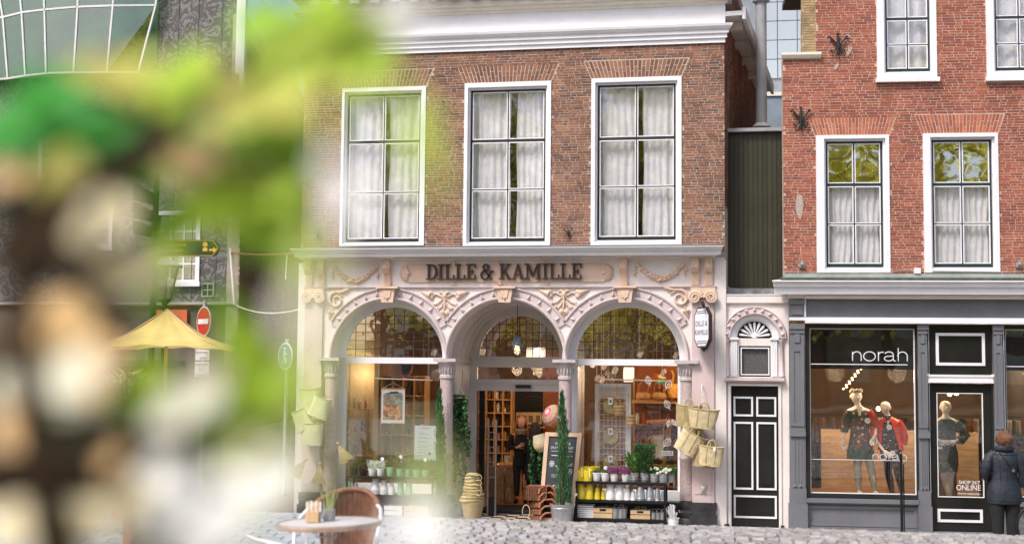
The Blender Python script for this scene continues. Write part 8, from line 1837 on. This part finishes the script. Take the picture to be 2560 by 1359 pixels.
# blue pedestrian sign
y = 3.5; c_ = V3(715, 890, y); r_ = .27; PS = T('pedestrian_sign', 'round blue pedestrian sign mostly hidden by green leaves near the white pilaster', 'road sign', (c_.x, y, 0)); NS2 = PS
m = MB(); m.tube([(c_.x, y+.05, 0), (c_.x, y+.05, c_.z+.35)], .04, 8); m.part('pole', ZN, PS)
def disc2(r, y0, y1, mt, nm): m_ = MB(); m_.lathe([(0, y0), (r, y0), (r, y1), (0, y1)], (c_.x, y, c_.z), 32, R=Matrix.Rotation(-pi/2, 3, 'X')); rs(m_, c_); m_.part(nm, mt, PS)
disc2(r_, -.02, 0, MATS['sign_white2'], 'rim'); disc2(r_*.92, -.025, -.0205, mat('sign_blue', (40, 104, 140), .4), 'face')
m = MB(); m.ball((c_.x, y-.03, c_.z+.15), .03, 8); m.tube([(c_.x, y-.03, c_.z+.11), (c_.x, y-.03, c_.z)], .028, 6); m.tube([(c_.x, y-.03, c_.z), (c_.x-.06, y-.03, c_.z-.14)], .018, 6); m.tube([(c_.x, y-.03, c_.z), (c_.x+.07, y-.03, c_.z-.13)], .018, 6); m.tube([(c_.x, y-.03, c_.z+.09), (c_.x+.08, y-.03, c_.z+.03)], .012, 6); rs(m, c_); m.part('walking_figure', MATS['sign_white2'], PS)
# --- fingerpost
y = -1.5; fa = V3(398, 620, y); fb = V3(549, 620, y); za, zb2 = V3(470, 641, y).z, V3(470, 600, y).z
FP = T('fingerpost', 'dark green fingerpost arm with yellow lettering and arrow pointing right', 'signpost', (V3(372, 700, y).x, y, 0))
GRS = mat('bottle_green_sign', (40, 54, 30), .3, .1, 3); GLD = mat('gold_lettering', (206, 170, 60), .5, .05)
zm = (za+zb2)/2; m = MB(); m.prism([(fa.x, za), (fb.x-.10, za), (fb.x-.03, za+.04), (fb.x, zm), (fb.x-.03, zb2-.04), (fb.x-.10, zb2), (fa.x, zb2)], y-.02, y+.02); arm_ = m.part('sign_arm', GRS, FP)
m = MB(); t_ = .008
for (u0, v0), (u1, v1) in (((fa.x+.01, za+.012), (fb.x-.11, za+.012)), ((fb.x-.11, za+.012), (fb.x-.02, zm)), ((fb.x-.02, zm), (fb.x-.11, zb2-.012)), ((fb.x-.11, zb2-.012), (fa.x+.01, zb2-.012))): m.ribbon([(u0, v0), (u1, v1)], t_, y-.023, y-.021)
m.part('gold_border', GLD, arm_)
m = MB(); text(m, 'De Harmonie', fa.x+.06, zm+.035, .055, y-.022, width=.42); text(m, 'Beurshoorn', fa.x+.06, zm-.055, .055, y-.022, width=.36); m.part('lettering', GLD, arm_)
m = MB(); xa_ = fb.x-.17; m.box(xa_, xa_+.07, y-.024, y-.021, zm-.045, zm-.015); m.prism([(xa_+.07, zm-.075), (xa_+.14, zm-.03), (xa_+.07, zm+.015)], y-.024, y-.021)
for zz_ in (zm+.05, zm-.03): m.prism([(xa_-.11, zz_-.02), (xa_-.03, zz_-.02), (xa_-.03, zz_+.03), (xa_-.07, zz_+.05), (xa_-.11, zz_+.03)], y-.024, y-.021)
m.part('arrow_symbol', GLD, arm_)
xq = fa.x-.08; m = MB(); m.tube([(xq, y, 0), (xq, y, V3(372, 440, y).z)], .05, 12); m.ball((xq, y, V3(372, 432, y).z), .07, 10); m.part('pole', GRS, FP, smooth=60)
m = MB(); e0 = V3(330, 470, y-.3); e1 = V3(380, 495, y-.1)
for k, (pa, pb, sh) in enumerate(((455, 500, 12), (505, 545, 10), (550, 585, 8))):
    A_ = V3(332, pa, y-.5); B_ = V3(332, pb, y-.5); C_ = V3(378, pb+sh*1.0, y); D_ = V3(378, pa+sh*2.2, y); m = MB(); m.add([tuple(v) for v in (A_, B_, C_, D_)]+[tuple(v+Vector((.02, .03, 0))) for v in (A_, B_, C_, D_)], [(0, 1, 2, 3), (7, 6, 5, 4), (0, 4, 5, 1), (1, 5, 6, 2), (2, 6, 7, 3), (3, 7, 4, 0)]); ar = m.part('sign_arm', GRS, FP)
    m = MB(); f0 = .25
    for q in range(3): t0, t1 = .3+.2*q, .38+.2*q; a1 = A_.lerp(B_, t0).lerp(D_.lerp(C_, t0), .3); a2 = A_.lerp(B_, t0).lerp(D_.lerp(C_, t0), .85); a3 = A_.lerp(B_, t1).lerp(D_.lerp(C_, t1), .85); a4 = A_.lerp(B_, t1).lerp(D_.lerp(C_, t1), .3); o_ = Vector((-.004, -.012, 0)); m.add([tuple(v+o_) for v in (a1, a4, a3, a2)], [(0, 1, 2, 3)])
    m.part('gold_line', GLD if k else mat('pale_sign_text', (190, 206, 196), .6), ar)
# --- street lantern
y = 1.0; p = V3(415, 655, y); LP = T('street_lantern', 'old street lantern with a flat grey cap below the fingerpost arm', 'street lamp', (p.x, y, 0)); zz = lambda py: V3(415, py, y).z
m = MB(); m.lathe([(.30, zz(668)), (.31, zz(664)), (.16, zz(652)), (.10, zz(648)), (0, zz(646))], (p.x, y, 0), 16); m.part('cap', ZN, LP, smooth=40)
m = MB(); m.lathe([(.12, zz(745)), (.25, zz(669))], (p.x, y, 0), 6); m.part('lamp_glass', glass('lantern_glass', .3, (.85, .87, .8), wav=0), LP)
m = MB()
for k in range(6): a = k*pi/3; m.tube([(p.x+.12*cos(a), y+.12*sin(a), zz(745)), (p.x+.25*cos(a), y+.25*sin(a), zz(669))], .012, 5)
m.part('lamp_frame', GRS, LP); m = MB(); m.lathe([(.09, 0), (.09, .8), (.05, .9), (.045, zz(760)), (.1, zz(752)), (.12, zz(746))], (p.x, y, 0), 14); m.part('post', GRS, LP, smooth=50)
# --- yellow parasol
dp = 19.0; tip = AT(579, 877, dp); YP = mat('yellow_parasol_cloth', (236, 212, 132), .8, .05, 3, transl=.35)
cen_ = AT(415, 885, dp+.94); apex = AT(415, 772, dp+.94); R_p = (tip-cen_).length
PR = T('yellow_parasol', 'open pale yellow cafe parasol half hidden behind the blurred leaves', 'parasol', (cen_.x, cen_.y, gz(cen_.y)))
a0 = atan2(tip.y-cen_.y, tip.x-cen_.x); n = 4; zc_ = tip.z
cor = [Vector((cen_.x+R_p*cos(a0+k*2*pi/n), cen_.y+R_p*sin(a0+k*2*pi/n), zc_)) for k in range(n)]; ap = Vector((cen_.x, cen_.y, apex.z))
for k in range(n):
    A_, B_ = cor[k], cor[(k+1) % n]; m = MB()
    def f(u, v):
        p_ = A_.lerp(B_, u); q_ = ap.lerp(p_, v); q_.z -= .10*sin(pi*v)*(1)-.07*v*sin(pi*u)+.012*sin(u*26)*v; return q_
    m.sheet(f, 28, 10); m.part('canopy_panel', YP, PR, smooth=80)
    m = MB(); m.tube([ap, ap.lerp(A_, .5)+Vector((0, 0, -.11)), A_+Vector((0, 0, -.01))], .012, 5); m.part('rib', CRATE, PR)
m = MB(); m.tube([(ap.x, ap.y, gz(ap.y)), (ap.x, ap.y, ap.z)], .03, 8); m.part('pole', CRATE, PR)
# --- plant and cafe furniture on the far left
p = AT(318, 985, 17.5); R = T('leafy_shrub', 'light green leafy shrub under the yellow parasol', 'shrub', (p.x, p.y, gz(p.y)))
m = MB()
def f(): a = rnd(0, 6.28); t = random.random()**.5; u = rnd(-1, 1); return (p.x+.36*t*cos(a), p.y+.36*t*sin(a), p.z+.32*u*sqrt(max(.05, 1-t*t))), (cos(a), sin(a), .5)
leafcloud(m, f, 700, .11, .022); m.part('foliage', mat('grey_green_leaf', (140, 156, 104), .6, .2, 9, isl=.3, transl=.2), R, kind='stuff'); m = MB()
for k in range(7): m.tube([(p.x, p.y, gz(p.y)), (p.x+rnd(-.08, .08), p.y, p.z-.5), (p.x+rnd(-.25, .25), p.y+rnd(-.2, .2), p.z+.1)], .012, 5)
m.part('stem', MATS['vine_stem'], R); m = MB(); m.lathe([(.2, gz(p.y)), (.27, gz(p.y)+.45), (.29, gz(p.y)+.47), (.25, gz(p.y)+.47)], (p.x, p.y, 0), 18); m.part('pot', mat('clay_pot', (160, 104, 76), .8), R, smooth=40)
dch = 9.5; TEAK = mat('teak', (176, 118, 84), .5, .12, 4, wave=(7, 'Z', 3, .12)); b0 = AT(322, 1150, dch)
WC = T('folded_teak_chair', 'folded teak chair standing upright at the left, between the blurred white blossoms', 'chair', (b0.x, b0.y, gz(b0.y)))
for (pa, pb) in ((310, 322), (320, 328), (334, 330), (346, 338)):
    m = MB(); m.beam(AT(pa, 1120, dch), AT(pb-6, 1420, dch-.1), .035, .03); m.part('leg', TEAK, WC)
m = MB(); m.beam(AT(285, 1290, dch-.2), AT(345, 1258, dch), .05, .03); m.part('armrest', TEAK, WC)
for k in range(4): m = MB(); m.beam(AT(306, 1120+k*26, dch+.02), AT(350, 1124+k*26, dch+.02), .04, .02); m.part('slat', TEAK, WC)
m = MB(); q = AT(395, 1375, 7.0); loft(m, [(q.x, q.y, q.z-.5, .25, .3), (q.x, q.y, q.z-.1, .22, .26), (q.x, q.y, q.z+.12, .10, .12)], 18); m.one('dark_seat_cushion', BLKC, 'dark rounded cushion at the bottom edge beside the teak chair', 'cushion', smooth=60)

# --- cafe table, its things, the rattan chair
dt = 9.05; c = AT(822, 1304, dt); rt = .352; gt = gz(c.y); Rt = Matrix.Rotation(radians(-2.0), 4, 'Y')
CT = T('cafe_table', 'round cafe table with a pale speckled top and metal rim', 'table', (c.x, c.y, gt))
TOPM = mat('speckled_table_top', (196, 192, 190), .6, .04, 60, spec=.2); RIMM = mat('copper_brushed_rim', (216, 190, 172), .3, .08, 20, metal=.6)
def tt(m_): m_.v = [tuple(c+(Rt.to_3x3()@(Vector(v)-c))) for v in m_.v]
m = MB(); m.lathe([(0, c.z-.004), (rt-.012, c.z-.004), (rt-.012, c.z+.001), (0, c.z+.001)], (c.x, c.y, 0), 48); tt(m); m.part('table_top', TOPM, CT, smooth=40)
m = MB(); m.lathe([(rt-.013, c.z-.03), (rt+.004, c.z-.03), (rt+.008, c.z-.015), (rt+.004, c.z+.002), (rt-.004, c.z+.006), (rt-.012, c.z+.004)], (c.x, c.y, 0), 48, cap=False); tt(m); m.part('rim', RIMM, CT, smooth=50)
m = MB(); m.box(c.x-.25, c.x+.25, c.y-.02, c.y+.02, c.z-.045, c.z-.031); m.box(c.x-.02, c.x+.02, c.y-.25, c.y+.25, c.z-.0455, c.z-.032); m.part('top_brace', RIMM, CT)
m = MB(); m.tube([(c.x+.0, c.y, gt+.02), (c.x, c.y, c.z-.046)], .033, 14); m.part('pedestal', RIMM, CT, smooth=60); m = MB()
m.tube([(c.x-.02, c.y-.2, c.z-.05), (c.x-.02, c.y-.2, c.z-.075), (c.x+.12, c.y-.2, c.z-.075), (c.x+.12, c.y-.2, c.z-.05)], .006, 5); m.part('bag_hook', ZINC, CT)
for k in range(4): a = k*pi/2+.5; m = MB(); m.tube([(c.x, c.y, gt+.06), (c.x+.27*cos(a), c.y+.27*sin(a), gt+.02)], [.025, .015], 8); m.part('foot', RIMM, CT)
# ribbed grey pot with stems
q = AT(822, 1296, dt+.08); q.z = c.z+.003; m = MB(); VZ = T('ribbed_vase', 'small ribbed grey pot with slender green stems on the cafe table', 'vase', q[:])
rv = .041; m.lathe([(rv*.92, q.z), (rv, q.z+.01), (rv, q.z+.078), (rv-.004, q.z+.08), (rv-.006, q.z+.07)], (q.x, q.y, 0), 20)
m.part('body', mat('grey_ceramic', (168, 168, 168), .5, .05), VZ, smooth=50)
for k in range(24): a = k*pi/12; mm = MB(); mm.tube([(q.x+rv*cos(a), q.y+rv*sin(a), q.z+.006), (q.x+rv*cos(a), q.y+rv*sin(a), q.z+.076)], .0035, 5); mm.part('rib', MATS['grey_ceramic'], VZ)
for k in range(12):
    a = rnd(-1, 1); e = Vector((q.x+a*.07, q.y+rnd(-.04, .04), q.z+rnd(.16, .27))); m = MB(); m.tube([(q.x+a*.02, q.y, q.z+.03), (q.x+a*.035, q.y, q.z+.11), tuple(e)], [.005, .0045, .002], 5); m.part('stem', mat('pale_green_stem', (176, 190, 128), .5, .1, transl=.2), VZ)
q2 = AT(783, 1303, dt-.02); q2.z = c.z+.003; HD = T('menu_holder', 'pale wooden block holding upright paper cards on the cafe table', 'card holder', q2[:])
m = MB(); m.box(q2.x-.045, q2.x+.045, q2.y-.03, q2.y+.03, q2.z, q2.z+.07); m.part('block', CRATE, HD)
for k in range(7): x_ = q2.x-.05+.0145*k; m = MB(); m.box(x_, x_+.012, q2.y-.01+.004*k, q2.y-.007+.004*k, q2.z+.03, q2.z+.135+.004*(k % 3)); m.part('card', mat('card_stripe_%d' % (k % 2), ((226, 222, 214), (204, 168, 150))[k % 2], .7), HD)
m = MB(); m.tube([tuple(q2+Vector((.055, 0, .02))), tuple(q2+Vector((.075, 0, .08))), tuple(q2+Vector((.07, 0, .13)))], .006, 5); m.part('clip', ZINC, HD)
# rattan armchair behind the table
dc = 9.75; o = AT(890, 1300, dc); gc = gz(o.y); RCH = T('rattan_armchair', 'woven brown rattan armchair with white tubular arms behind the table', 'chair', (o.x, o.y, gc))
RAT = mat('brown_rattan', (150, 108, 88), .6, .15, 20, wave=(70, 'Z', 1.5, .3), bump=.3)
def chp(px, py, d_=dc): return AT(px, py, d_)
zt_ = chp(895, 1232).z; xl = chp(786, 1250).x; xr_ = chp(950, 1260).x; xm_ = (xl+xr_)/2; hw_ = (xr_-xl)/2
def bk(u, v):
    a = (u-.5)*2; x = xm_+a*hw_*(1-.22*(1-v)); y_ = o.y+.18-.20*a*a; z = zt_-.42+(.42-.055*a**2-.035*a**4)*v; return Vector((x, y_, z))
for i in range(25): m = MB(); m.tube([bk(i/24, v/6)+Vector((0, (.004 if i % 2 else -.004), 0)) for v in range(7)], .0065, 5); m.part('back_stake', RAT, RCH)
m = MB()
for j in range(46): m.tube([bk(i/48, j/46)+Vector((0, .0085*(1 if (i//2+j) % 2 else -1), 0)) for i in range(49)], .0042, 4)
m.part('woven_back', RAT, RCH, kind='stuff', smooth=60)
m = MB(); m.tube([bk(i/24, 1.0)+Vector((0, -.004, .012)) for i in range(25)], .020, 9); m.part('back_roll', RAT, RCH, smooth=60)
for s in (-1, 1):
    e_ = bk(1 if s > 0 else 0, 1.0); m = MB(); m.tube([e_+Vector((-s*.01, -.0, .01)), e_+Vector((s*.03, -.05, -.01)), e_+Vector((s*.065, -.16, -.08)), e_+Vector((s*.07, -.26, -.18)), e_+Vector((s*.065, -.30, -.36)), Vector((e_.x+s*.05, e_.y-.32, gc))], .014, 10); m.part('arm', mat('white_tube', (232, 228, 230), .3, .03), RCH, smooth=70)
m = MB(); zs_ = zt_-.42
def st2(u, v): return Vector((xm_+(u-.5)*2*hw_*.86, o.y-.32+.5*v, zs_+.012*sin(u*60)*.3))
m.sheet(st2, 30, 16); m.sheet(lambda u, v: st2(u, v)-Vector((0, 0, .03)), 4, 4); m.part('seat', RAT, RCH, smooth=60)
for s in (-1, 1): m = MB(); m.tube([(xm_+s*hw_*.8, o.y+.15, zs_), (xm_+s*hw_*.85, o.y+.2, gc)], .013, 8); m.part('rear_leg', MATS['white_tube'], RCH)
# front chair of which only the white arm shows
m = MB(); CH2 = T('white_arm_chair', 'chair of which only a white tubular arm shows at the bottom edge by the table', 'chair', AT(650, 1400, 8.3)[:])
m.tube([AT(615, 1338, 8.3), AT(640, 1348, 8.3), AT(665, 1353, 8.25), AT(700, 1362, 8.2), AT(740, 1400, 8.1)], .012, 8); m.part('arm', MATS['white_tube'], CH2, smooth=60)
p_ = AT(650, 1420, 8.3); m = MB(); m.box(p_.x-.2, p_.x+.25, p_.y-.2, p_.y+.2, p_.z-.02, p_.z+.02); m.part('seat', RAT, CH2)
for dx in (-.18, .22):
    for dy in (-.18, .18): m = MB(); m.tube([(p_.x+dx, p_.y+dy, p_.z-.02), (p_.x+dx, p_.y+dy, gz(p_.y+dy))], .012, 6); m.part('leg', MATS['white_tube'], CH2)
m = MB(); m.tube([AT(757, 1332, 8.6), AT(766, 1345, 8.6), AT(772, 1400, 8.6)], .010, 6); m.part('rail', MATS['white_tube'], CH2)
# ------------------------------------------------------------------ BLURRED SHRUB RIGHT IN FRONT OF THE LENS
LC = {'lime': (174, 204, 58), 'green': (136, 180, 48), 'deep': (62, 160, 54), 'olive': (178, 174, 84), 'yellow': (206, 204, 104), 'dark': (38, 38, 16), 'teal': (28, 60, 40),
      'white': (255, 255, 248), 'pale': (240, 240, 216), 'tan': (220, 182, 130), 'beige': (218, 206, 172), 'amber': (212, 178, 128), 'brown': (44, 33, 17), 'palegreen': (200, 208, 140)}  # beige, pale, tan and amber also stand in for blurred sun glints
LMAT = {}
LC = {k_: tuple(min(255, int(v_*1.04)) for v_ in c_) for k_, c_ in LC.items()}
for k_, c_ in LC.items(): LMAT[k_] = mat('shrub_'+k_, c_, .6, .12, 40, transl={'dark': .1, 'brown': .1, 'teal': .1, 'white': .2, 'pale': .2, 'beige': .2, 'tan': .2, 'amber': .2}.get(k_, .28))
LMESH = {}
def leafmesh(kind, v):
    key = (kind, v)
    if key in LMESH: return LMESH[key]
    m = MB(); n = 7; pet = kind in ('white', 'pale', 'beige', 'palegreen')
    def f(a, b):
        t = b; w = (sin(pi*min(1, t*(.92 if pet else 1)+.02))**(.6 if pet else .8))*(.5 if pet else .36-.04*v); x = (a-.5)*2*w; return (x, .10*abs(x)+.10*t*t+.02*sin(9*x+v), t)
    m.sheet(f, 6, n); me = m.mesh('leaf', LMAT[kind], (0, 0, 0), True); LMESH[key] = me; return me
p0 = CAMLOC+Vector((-.55, .75, 0)); FSH = T('foreground_shrub', 'large blurred shrub with lime leaves, pale blossoms and glint discs close in front', 'shrub', (p0.x, p0.y, gz(p0.y)))
fo = Vector(ORG[FSH.name]); CR4 = CROT.to_4x4()
def leafat(px, py, d, size, kind, ang, tilt=.35, wr=None):
    """a leaf centred where (px,py) looks, d metres away, size in metres"""
    c = AT(px, py, d)-fo; o = bpy.data.objects.new('petal_glint_disc' if kind in ('white', 'pale', 'beige') else 'leaf', leafmesh(kind, random.randrange(3))); COL.objects.link(o); o.parent = FSH
    o.matrix_local = Matrix.Translation(c) @ CR4 @ Matrix.Rotation(-.62 if kind not in ('dark', 'brown', 'teal') else 0, 4, 'X') @ Matrix.Rotation(ang, 4, 'Z') @ Matrix.Rotation(rnd(-tilt, tilt), 4, 'X') @ Matrix.Rotation(rnd(-tilt, tilt), 4, 'Y') @ Matrix.Rotation(-pi/2, 4, 'X') @ Matrix.Diagonal((size*((wr*1.1 if kind in ('white', 'pale', 'beige', 'palegreen') else wr*1.45) if wr else 1), size, size, 1)) @ Matrix.Translation((0, 0, -.5)); return o
# (px, py, half width px, half height px, colour, extra leaves, distance)
BL = [(90, 270, 120, 75, 'deep', 3, .85), (190, 310, 90, 60, 'deep', 2, .85), (120, 350, 120, 40, 'green', 3, .9), (30, 340, 110, 60, 'deep', 2, .9), (210, 330, 110, 70, 'deep', 2, .88), (280, 185, 85, 38, 'yellow', 2, .85), (247, 160, 70, 30, 'olive', 1, .8), (450, 190, 55, 100, 'lime', 3, .85), (470, 290, 50, 60, 'green', 1, .9), (350, 150, 40, 25, 'yellow', 1, .8),
 (315, 345, 95, 105, 'brown', 4, .92), (400, 300, 60, 50, 'brown', 2, .92), (600, 235, 80, 70, 'yellow', 3, .84), (560, 280, 60, 45, 'palegreen', 1, .84), (475, 395, 52, 50, 'tan', 1, .82), (400, 440, 60, 40, 'green', 2, .9),
 (710, 120, 75, 95, 'lime', 3, .84), (640, 40, 60, 50, 'green', 2, .88), (800, 60, 90, 70, 'green', 3, .86), (850, 30, 60, 60, 'lime', 2, .82), (790, 150, 80, 60, 'yellow', 2, .84), (900, 110, 60, 50, 'lime', 2, .84), (1000, 25, 36, 50, 'white', 2, .80), (960, 60, 30, 40, 'palegreen', 1, .8), (930, 180, 60, 40, 'lime', 2, .8),
 (640, 345, 100, 45, 'green', 3, .9), (560, 440, 70, 50, 'lime', 2, .88), (680, 450, 95, 60, 'lime', 4, .86), (620, 530, 130, 50, 'lime', 4, .86), (480, 520, 90, 50, 'green', 3, .9), (740, 400, 30, 50, 'green', 1, .86), (420, 570, 60, 40, 'green', 2, .9),
 (154, 425, 42, 85, 'olive', 1, .8), (250, 545, 60, 58, 'beige', 1, .82), (320, 670, 58, 60, 'beige', 1, .82), (390, 730, 34, 60, 'green', 2, .86), (400, 640, 34, 50, 'lime', 1, .86),
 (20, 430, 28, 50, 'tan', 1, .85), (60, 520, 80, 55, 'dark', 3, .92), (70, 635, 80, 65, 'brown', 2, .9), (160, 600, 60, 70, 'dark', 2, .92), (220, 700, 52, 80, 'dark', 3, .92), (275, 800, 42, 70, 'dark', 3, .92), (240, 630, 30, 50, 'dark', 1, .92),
 (66, 812, 42, 75, 'amber', 1, .84), (140, 790, 62, 85, 'amber', 2, .86), (170, 900, 70, 60, 'pale', 2, .86), (240, 900, 46, 80, 'tan', 1, .84), (20, 900, 40, 70, 'brown', 2, .92), (60, 950, 60, 45, 'pale', 2, .86), (180, 985, 80, 40, 'pale', 2, .86), (30, 1055, 44, 55, 'tan', 1, .84),
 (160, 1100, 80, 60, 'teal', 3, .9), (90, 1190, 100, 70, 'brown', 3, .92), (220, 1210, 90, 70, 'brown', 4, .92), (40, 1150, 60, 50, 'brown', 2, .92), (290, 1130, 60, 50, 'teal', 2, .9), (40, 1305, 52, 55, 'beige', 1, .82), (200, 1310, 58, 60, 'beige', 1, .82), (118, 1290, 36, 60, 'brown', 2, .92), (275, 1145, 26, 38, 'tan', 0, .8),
 (325, 1000, 45, 40, 'green', 2, .88), (375, 950, 36, 70, 'lime', 2, .86), (430, 1070, 75, 40, 'green', 2, .9), (360, 1050, 60, 40, 'teal', 2, .9), (475, 985, 66, 60, 'pale', 2, .84), (510, 940, 40, 40, 'beige', 1, .84), (560, 1110, 40, 40, 'green', 1, .9),
 (414, 1200, 52, 85, 'white', 2, .82), (450, 1290, 70, 60, 'white', 3, .82), (545, 1300, 66, 62, 'white', 3, .82), (640, 1200, 76, 62, 'white', 3, .82), (500, 1350, 70, 30, 'white', 1, .82), (590, 1250, 50, 50, 'pale', 1, .84), (647, 1296, 24, 12, 'green', 0, .8), (340, 1330, 30, 40, 'beige', 0, .84),
 (600, 870, 45, 80, 'lime', 3, .88), (640, 960, 46, 90, 'lime', 3, .86), (590, 1020, 48, 60, 'green', 2, .9), (610, 1110, 40, 30, 'palegreen', 1, .84), (690, 950, 26, 60, 'green', 1, .86), (725, 780, 20, 60, 'pale', 0, .55),
 (1040, 300, 34, 100, 'lime', 1, .62), (1070, 420, 22, 70, 'lime', 0, .55), (860, 500, 26, 70, 'white', 1, .66), (830, 420, 22, 40, 'white', 0, .62), (820, 260, 30, 50, 'lime', 0, .5), (790, 680, 20, 90, 'palegreen', 0, .46), (800, 900, 20, 70, 'palegreen', 0, .42), (770, 1130, 24, 40, 'palegreen', 0, .42),
 (1055, 1300, 44, 52, 'white', 1, .70), (1010, 1345, 34, 24, 'white', 0, .70), (1075, 1215, 22, 40, 'palegreen', 0, .6), (1080, 1200, 24, 40, 'palegreen', 0, .55), (1035, 1120, 20, 30, 'palegreen', 0, .46), (540, 210, 60, 50, 'yellow', 2, .86), (520, 360, 50, 40, 'green', 1, .88), (350, 230, 50, 30, 'olive', 1, .86), (640, 610, 60, 30, 'green', 2, .9), (560, 760, 30, 40, 'green', 1, .9), (720, 240, 40, 60, 'yellow', 2, .8), (700, 330, 40, 50, 'lime', 1, .86), (300, 480, 40, 40, 'dark', 2, .92), (120, 470, 50, 50, 'dark', 2, .93), (560, 1180, 26, 26, 'pale', 0, .78), (330, 1240, 30, 40, 'beige', 0, .8), (740, 620, 20, 60, 'lime', 0, .7), (740, 960, 22, 80, 'lime', 0, .6), (700, 1170, 30, 30, 'pale', 0, .6)]
nleaf = 0
for px, py, hw_, hh_, kd, n, d in BL:
    ax = 0 if hh_ >= hw_ else pi/2; L_ = 2.9*max(hw_, hh_)/F_PX*d; Wr = min(hw_, hh_)/max(hw_, hh_)
    o = leafat(px, py, d, L_, kd, ax+rnd(-.25, .25), .2, Wr); nleaf += 1
    for i in range(n):
        dd = d*rnd(.97, 1.1); s = min(hw_, hh_)*rnd(1.8, 2.7)/F_PX*dd; leafat(px+rnd(-.85, .85)*hw_, py+rnd(-.85, .85)*hh_, dd, s, kd, rnd(0, 6.28)); nleaf += 1
print('leaves', nleaf)
def stem(pts, r): m = MB(); m.tube([AT(a, b, c) for a, b, c in pts], r, 8); m.part('branch', mat('shrub_bark', (62, 46, 28), .9, .2, 30), FSH, smooth=60)
stem([(200, 1900, .8), (150, 1420, .8), (110, 1180, .78), (60, 900, .78), (50, 640, .78), (150, 500, .78), (300, 420, .78), (370, 330, .8)], [.016, .014, .012, .010, .010, .009, .008, .005])
stem([(300, 420, .78), (330, 360, .78), (400, 300, .78)], [.006, .006, .004]); stem([(50, 640, .78), (150, 600, .77), (260, 760, .76), (290, 850, .76)], [.006, .006, .005, .003])
stem([(110, 1180, .78), (300, 1080, .76), (420, 1100, .75), (620, 1060, .73)], [.008, .006, .005, .003]); stem([(370, 330, .8), (520, 420, .75), (640, 420, .72), (740, 470, .68)], [.005, .004, .003, .002])
stem([(370, 330, .8), (560, 220, .74), (720, 120, .7), (900, 60, .68), (1020, 20, .7)], [.008, .006, .005, .004, .002]); stem([(620, 1060, .73), (820, 1200, .72), (1000, 1290, .7)], [.003, .003, .002])

# ------------------------------------------------------------------ ACROSS THE SQUARE (mirrored in the windows)
AUT = mat('autumn_foliage', (236, 226, 110), .7, .25, 1.2, isl=.5, transl=.45)
def tree(x, y, h, r, label):
    R = T('plane_tree', label, 'tree', (x, y, gz(y)), 'trees across the square'); m = MB()
    m.tube([(x, y, .6), (x+.1, y, h*.3), (x-.1, y, h*.6), (x, y, h*.9)], [.28, .22, .16, .05], 9)
    for k in range(9): a = k*2.4; z = h*(.32+.05*k); m.tube([(x, y, z), (x+r*.5*cos(a), y+r*.5*sin(a), z+r*.35), (x+r*.85*cos(a), y+r*.85*sin(a), z+r*.6)], [.10, .06, .02], 6)
    m.part('trunk', mat('plane_bark', (96, 84, 66), .9, .3, 3), R, smooth=60); m = MB(); cl = [(rnd(-.75, .75), rnd(-.75, .75), rnd(-.8, .9)) for _ in range(40)]
    def f():
        c = random.choice(cl); q = Vector((rnd(-1, 1), rnd(-1, 1), rnd(-1, 1))); q = q.normalized()*random.random()**.4*.36; return (x+r*(c[0]+q.x), y+r*(c[1]+q.y), h*.62+h*.36*(c[2]+q.z)), (q.x, q.y, q.z-.2)
    leafcloud(m, f, 9000, .34, .22); m.part('crown', AUT, R, kind='stuff')
for x, y, h, r, lb in ((-9.5, -38, 16, 4.6, 'yellowing tree across the square, leftmost in the window reflections'), (-1.5, -37, 15, 4.4, 'yellowing tree across the square, mirrored in the left arch'), (6.5, -38, 16.5, 4.8, 'yellowing tree across the square, straight behind the viewer'), (14.5, -37, 15.5, 4.5, 'yellowing tree across the square, mirrored in the grey shopfront'), (22.5, -38, 16.5, 4.8, 'yellowing tree across the square, rightmost of the row')): tree(x, y, h, r, lb)
for i in range(6):
    x = -18+i*8.2; w = 7.9; h = 9.5+1.7*(i % 3); y = -52; R = T('canal_house', 'brick house across the square, '+['first', 'second', 'third', 'fourth', 'fifth', 'sixth'][i]+' of the row seen only in reflections', 'house', (x+w/2, y, .9), 'houses across the square')
    m = MB(); m.box(x, x+w, y-6, y, .9, h); m.part('wall', mat('house_%d' % (i % 3), [(112, 78, 60), (150, 140, 124), (96, 70, 60)][i % 3], .9, .15, 1), R)
    m = MB(); m.prism([(x, h+.01), (x+w, h+.01), (x+w/2, h+2.6)], y-6, y-.1); m.part('roof', mat('dark_tiles', (70, 60, 58), .8, .2, 2), R)
    for a in range(3):
        for b in range(3): m = MB(); xx_ = x+1.1+a*2.3; z = 2+b*2.6; m.box(xx_, xx_+1.2, y, y+.06, z, z+1.7); m.part('window', mat('far_window', (190, 196, 200) if True else 0, .2), R)
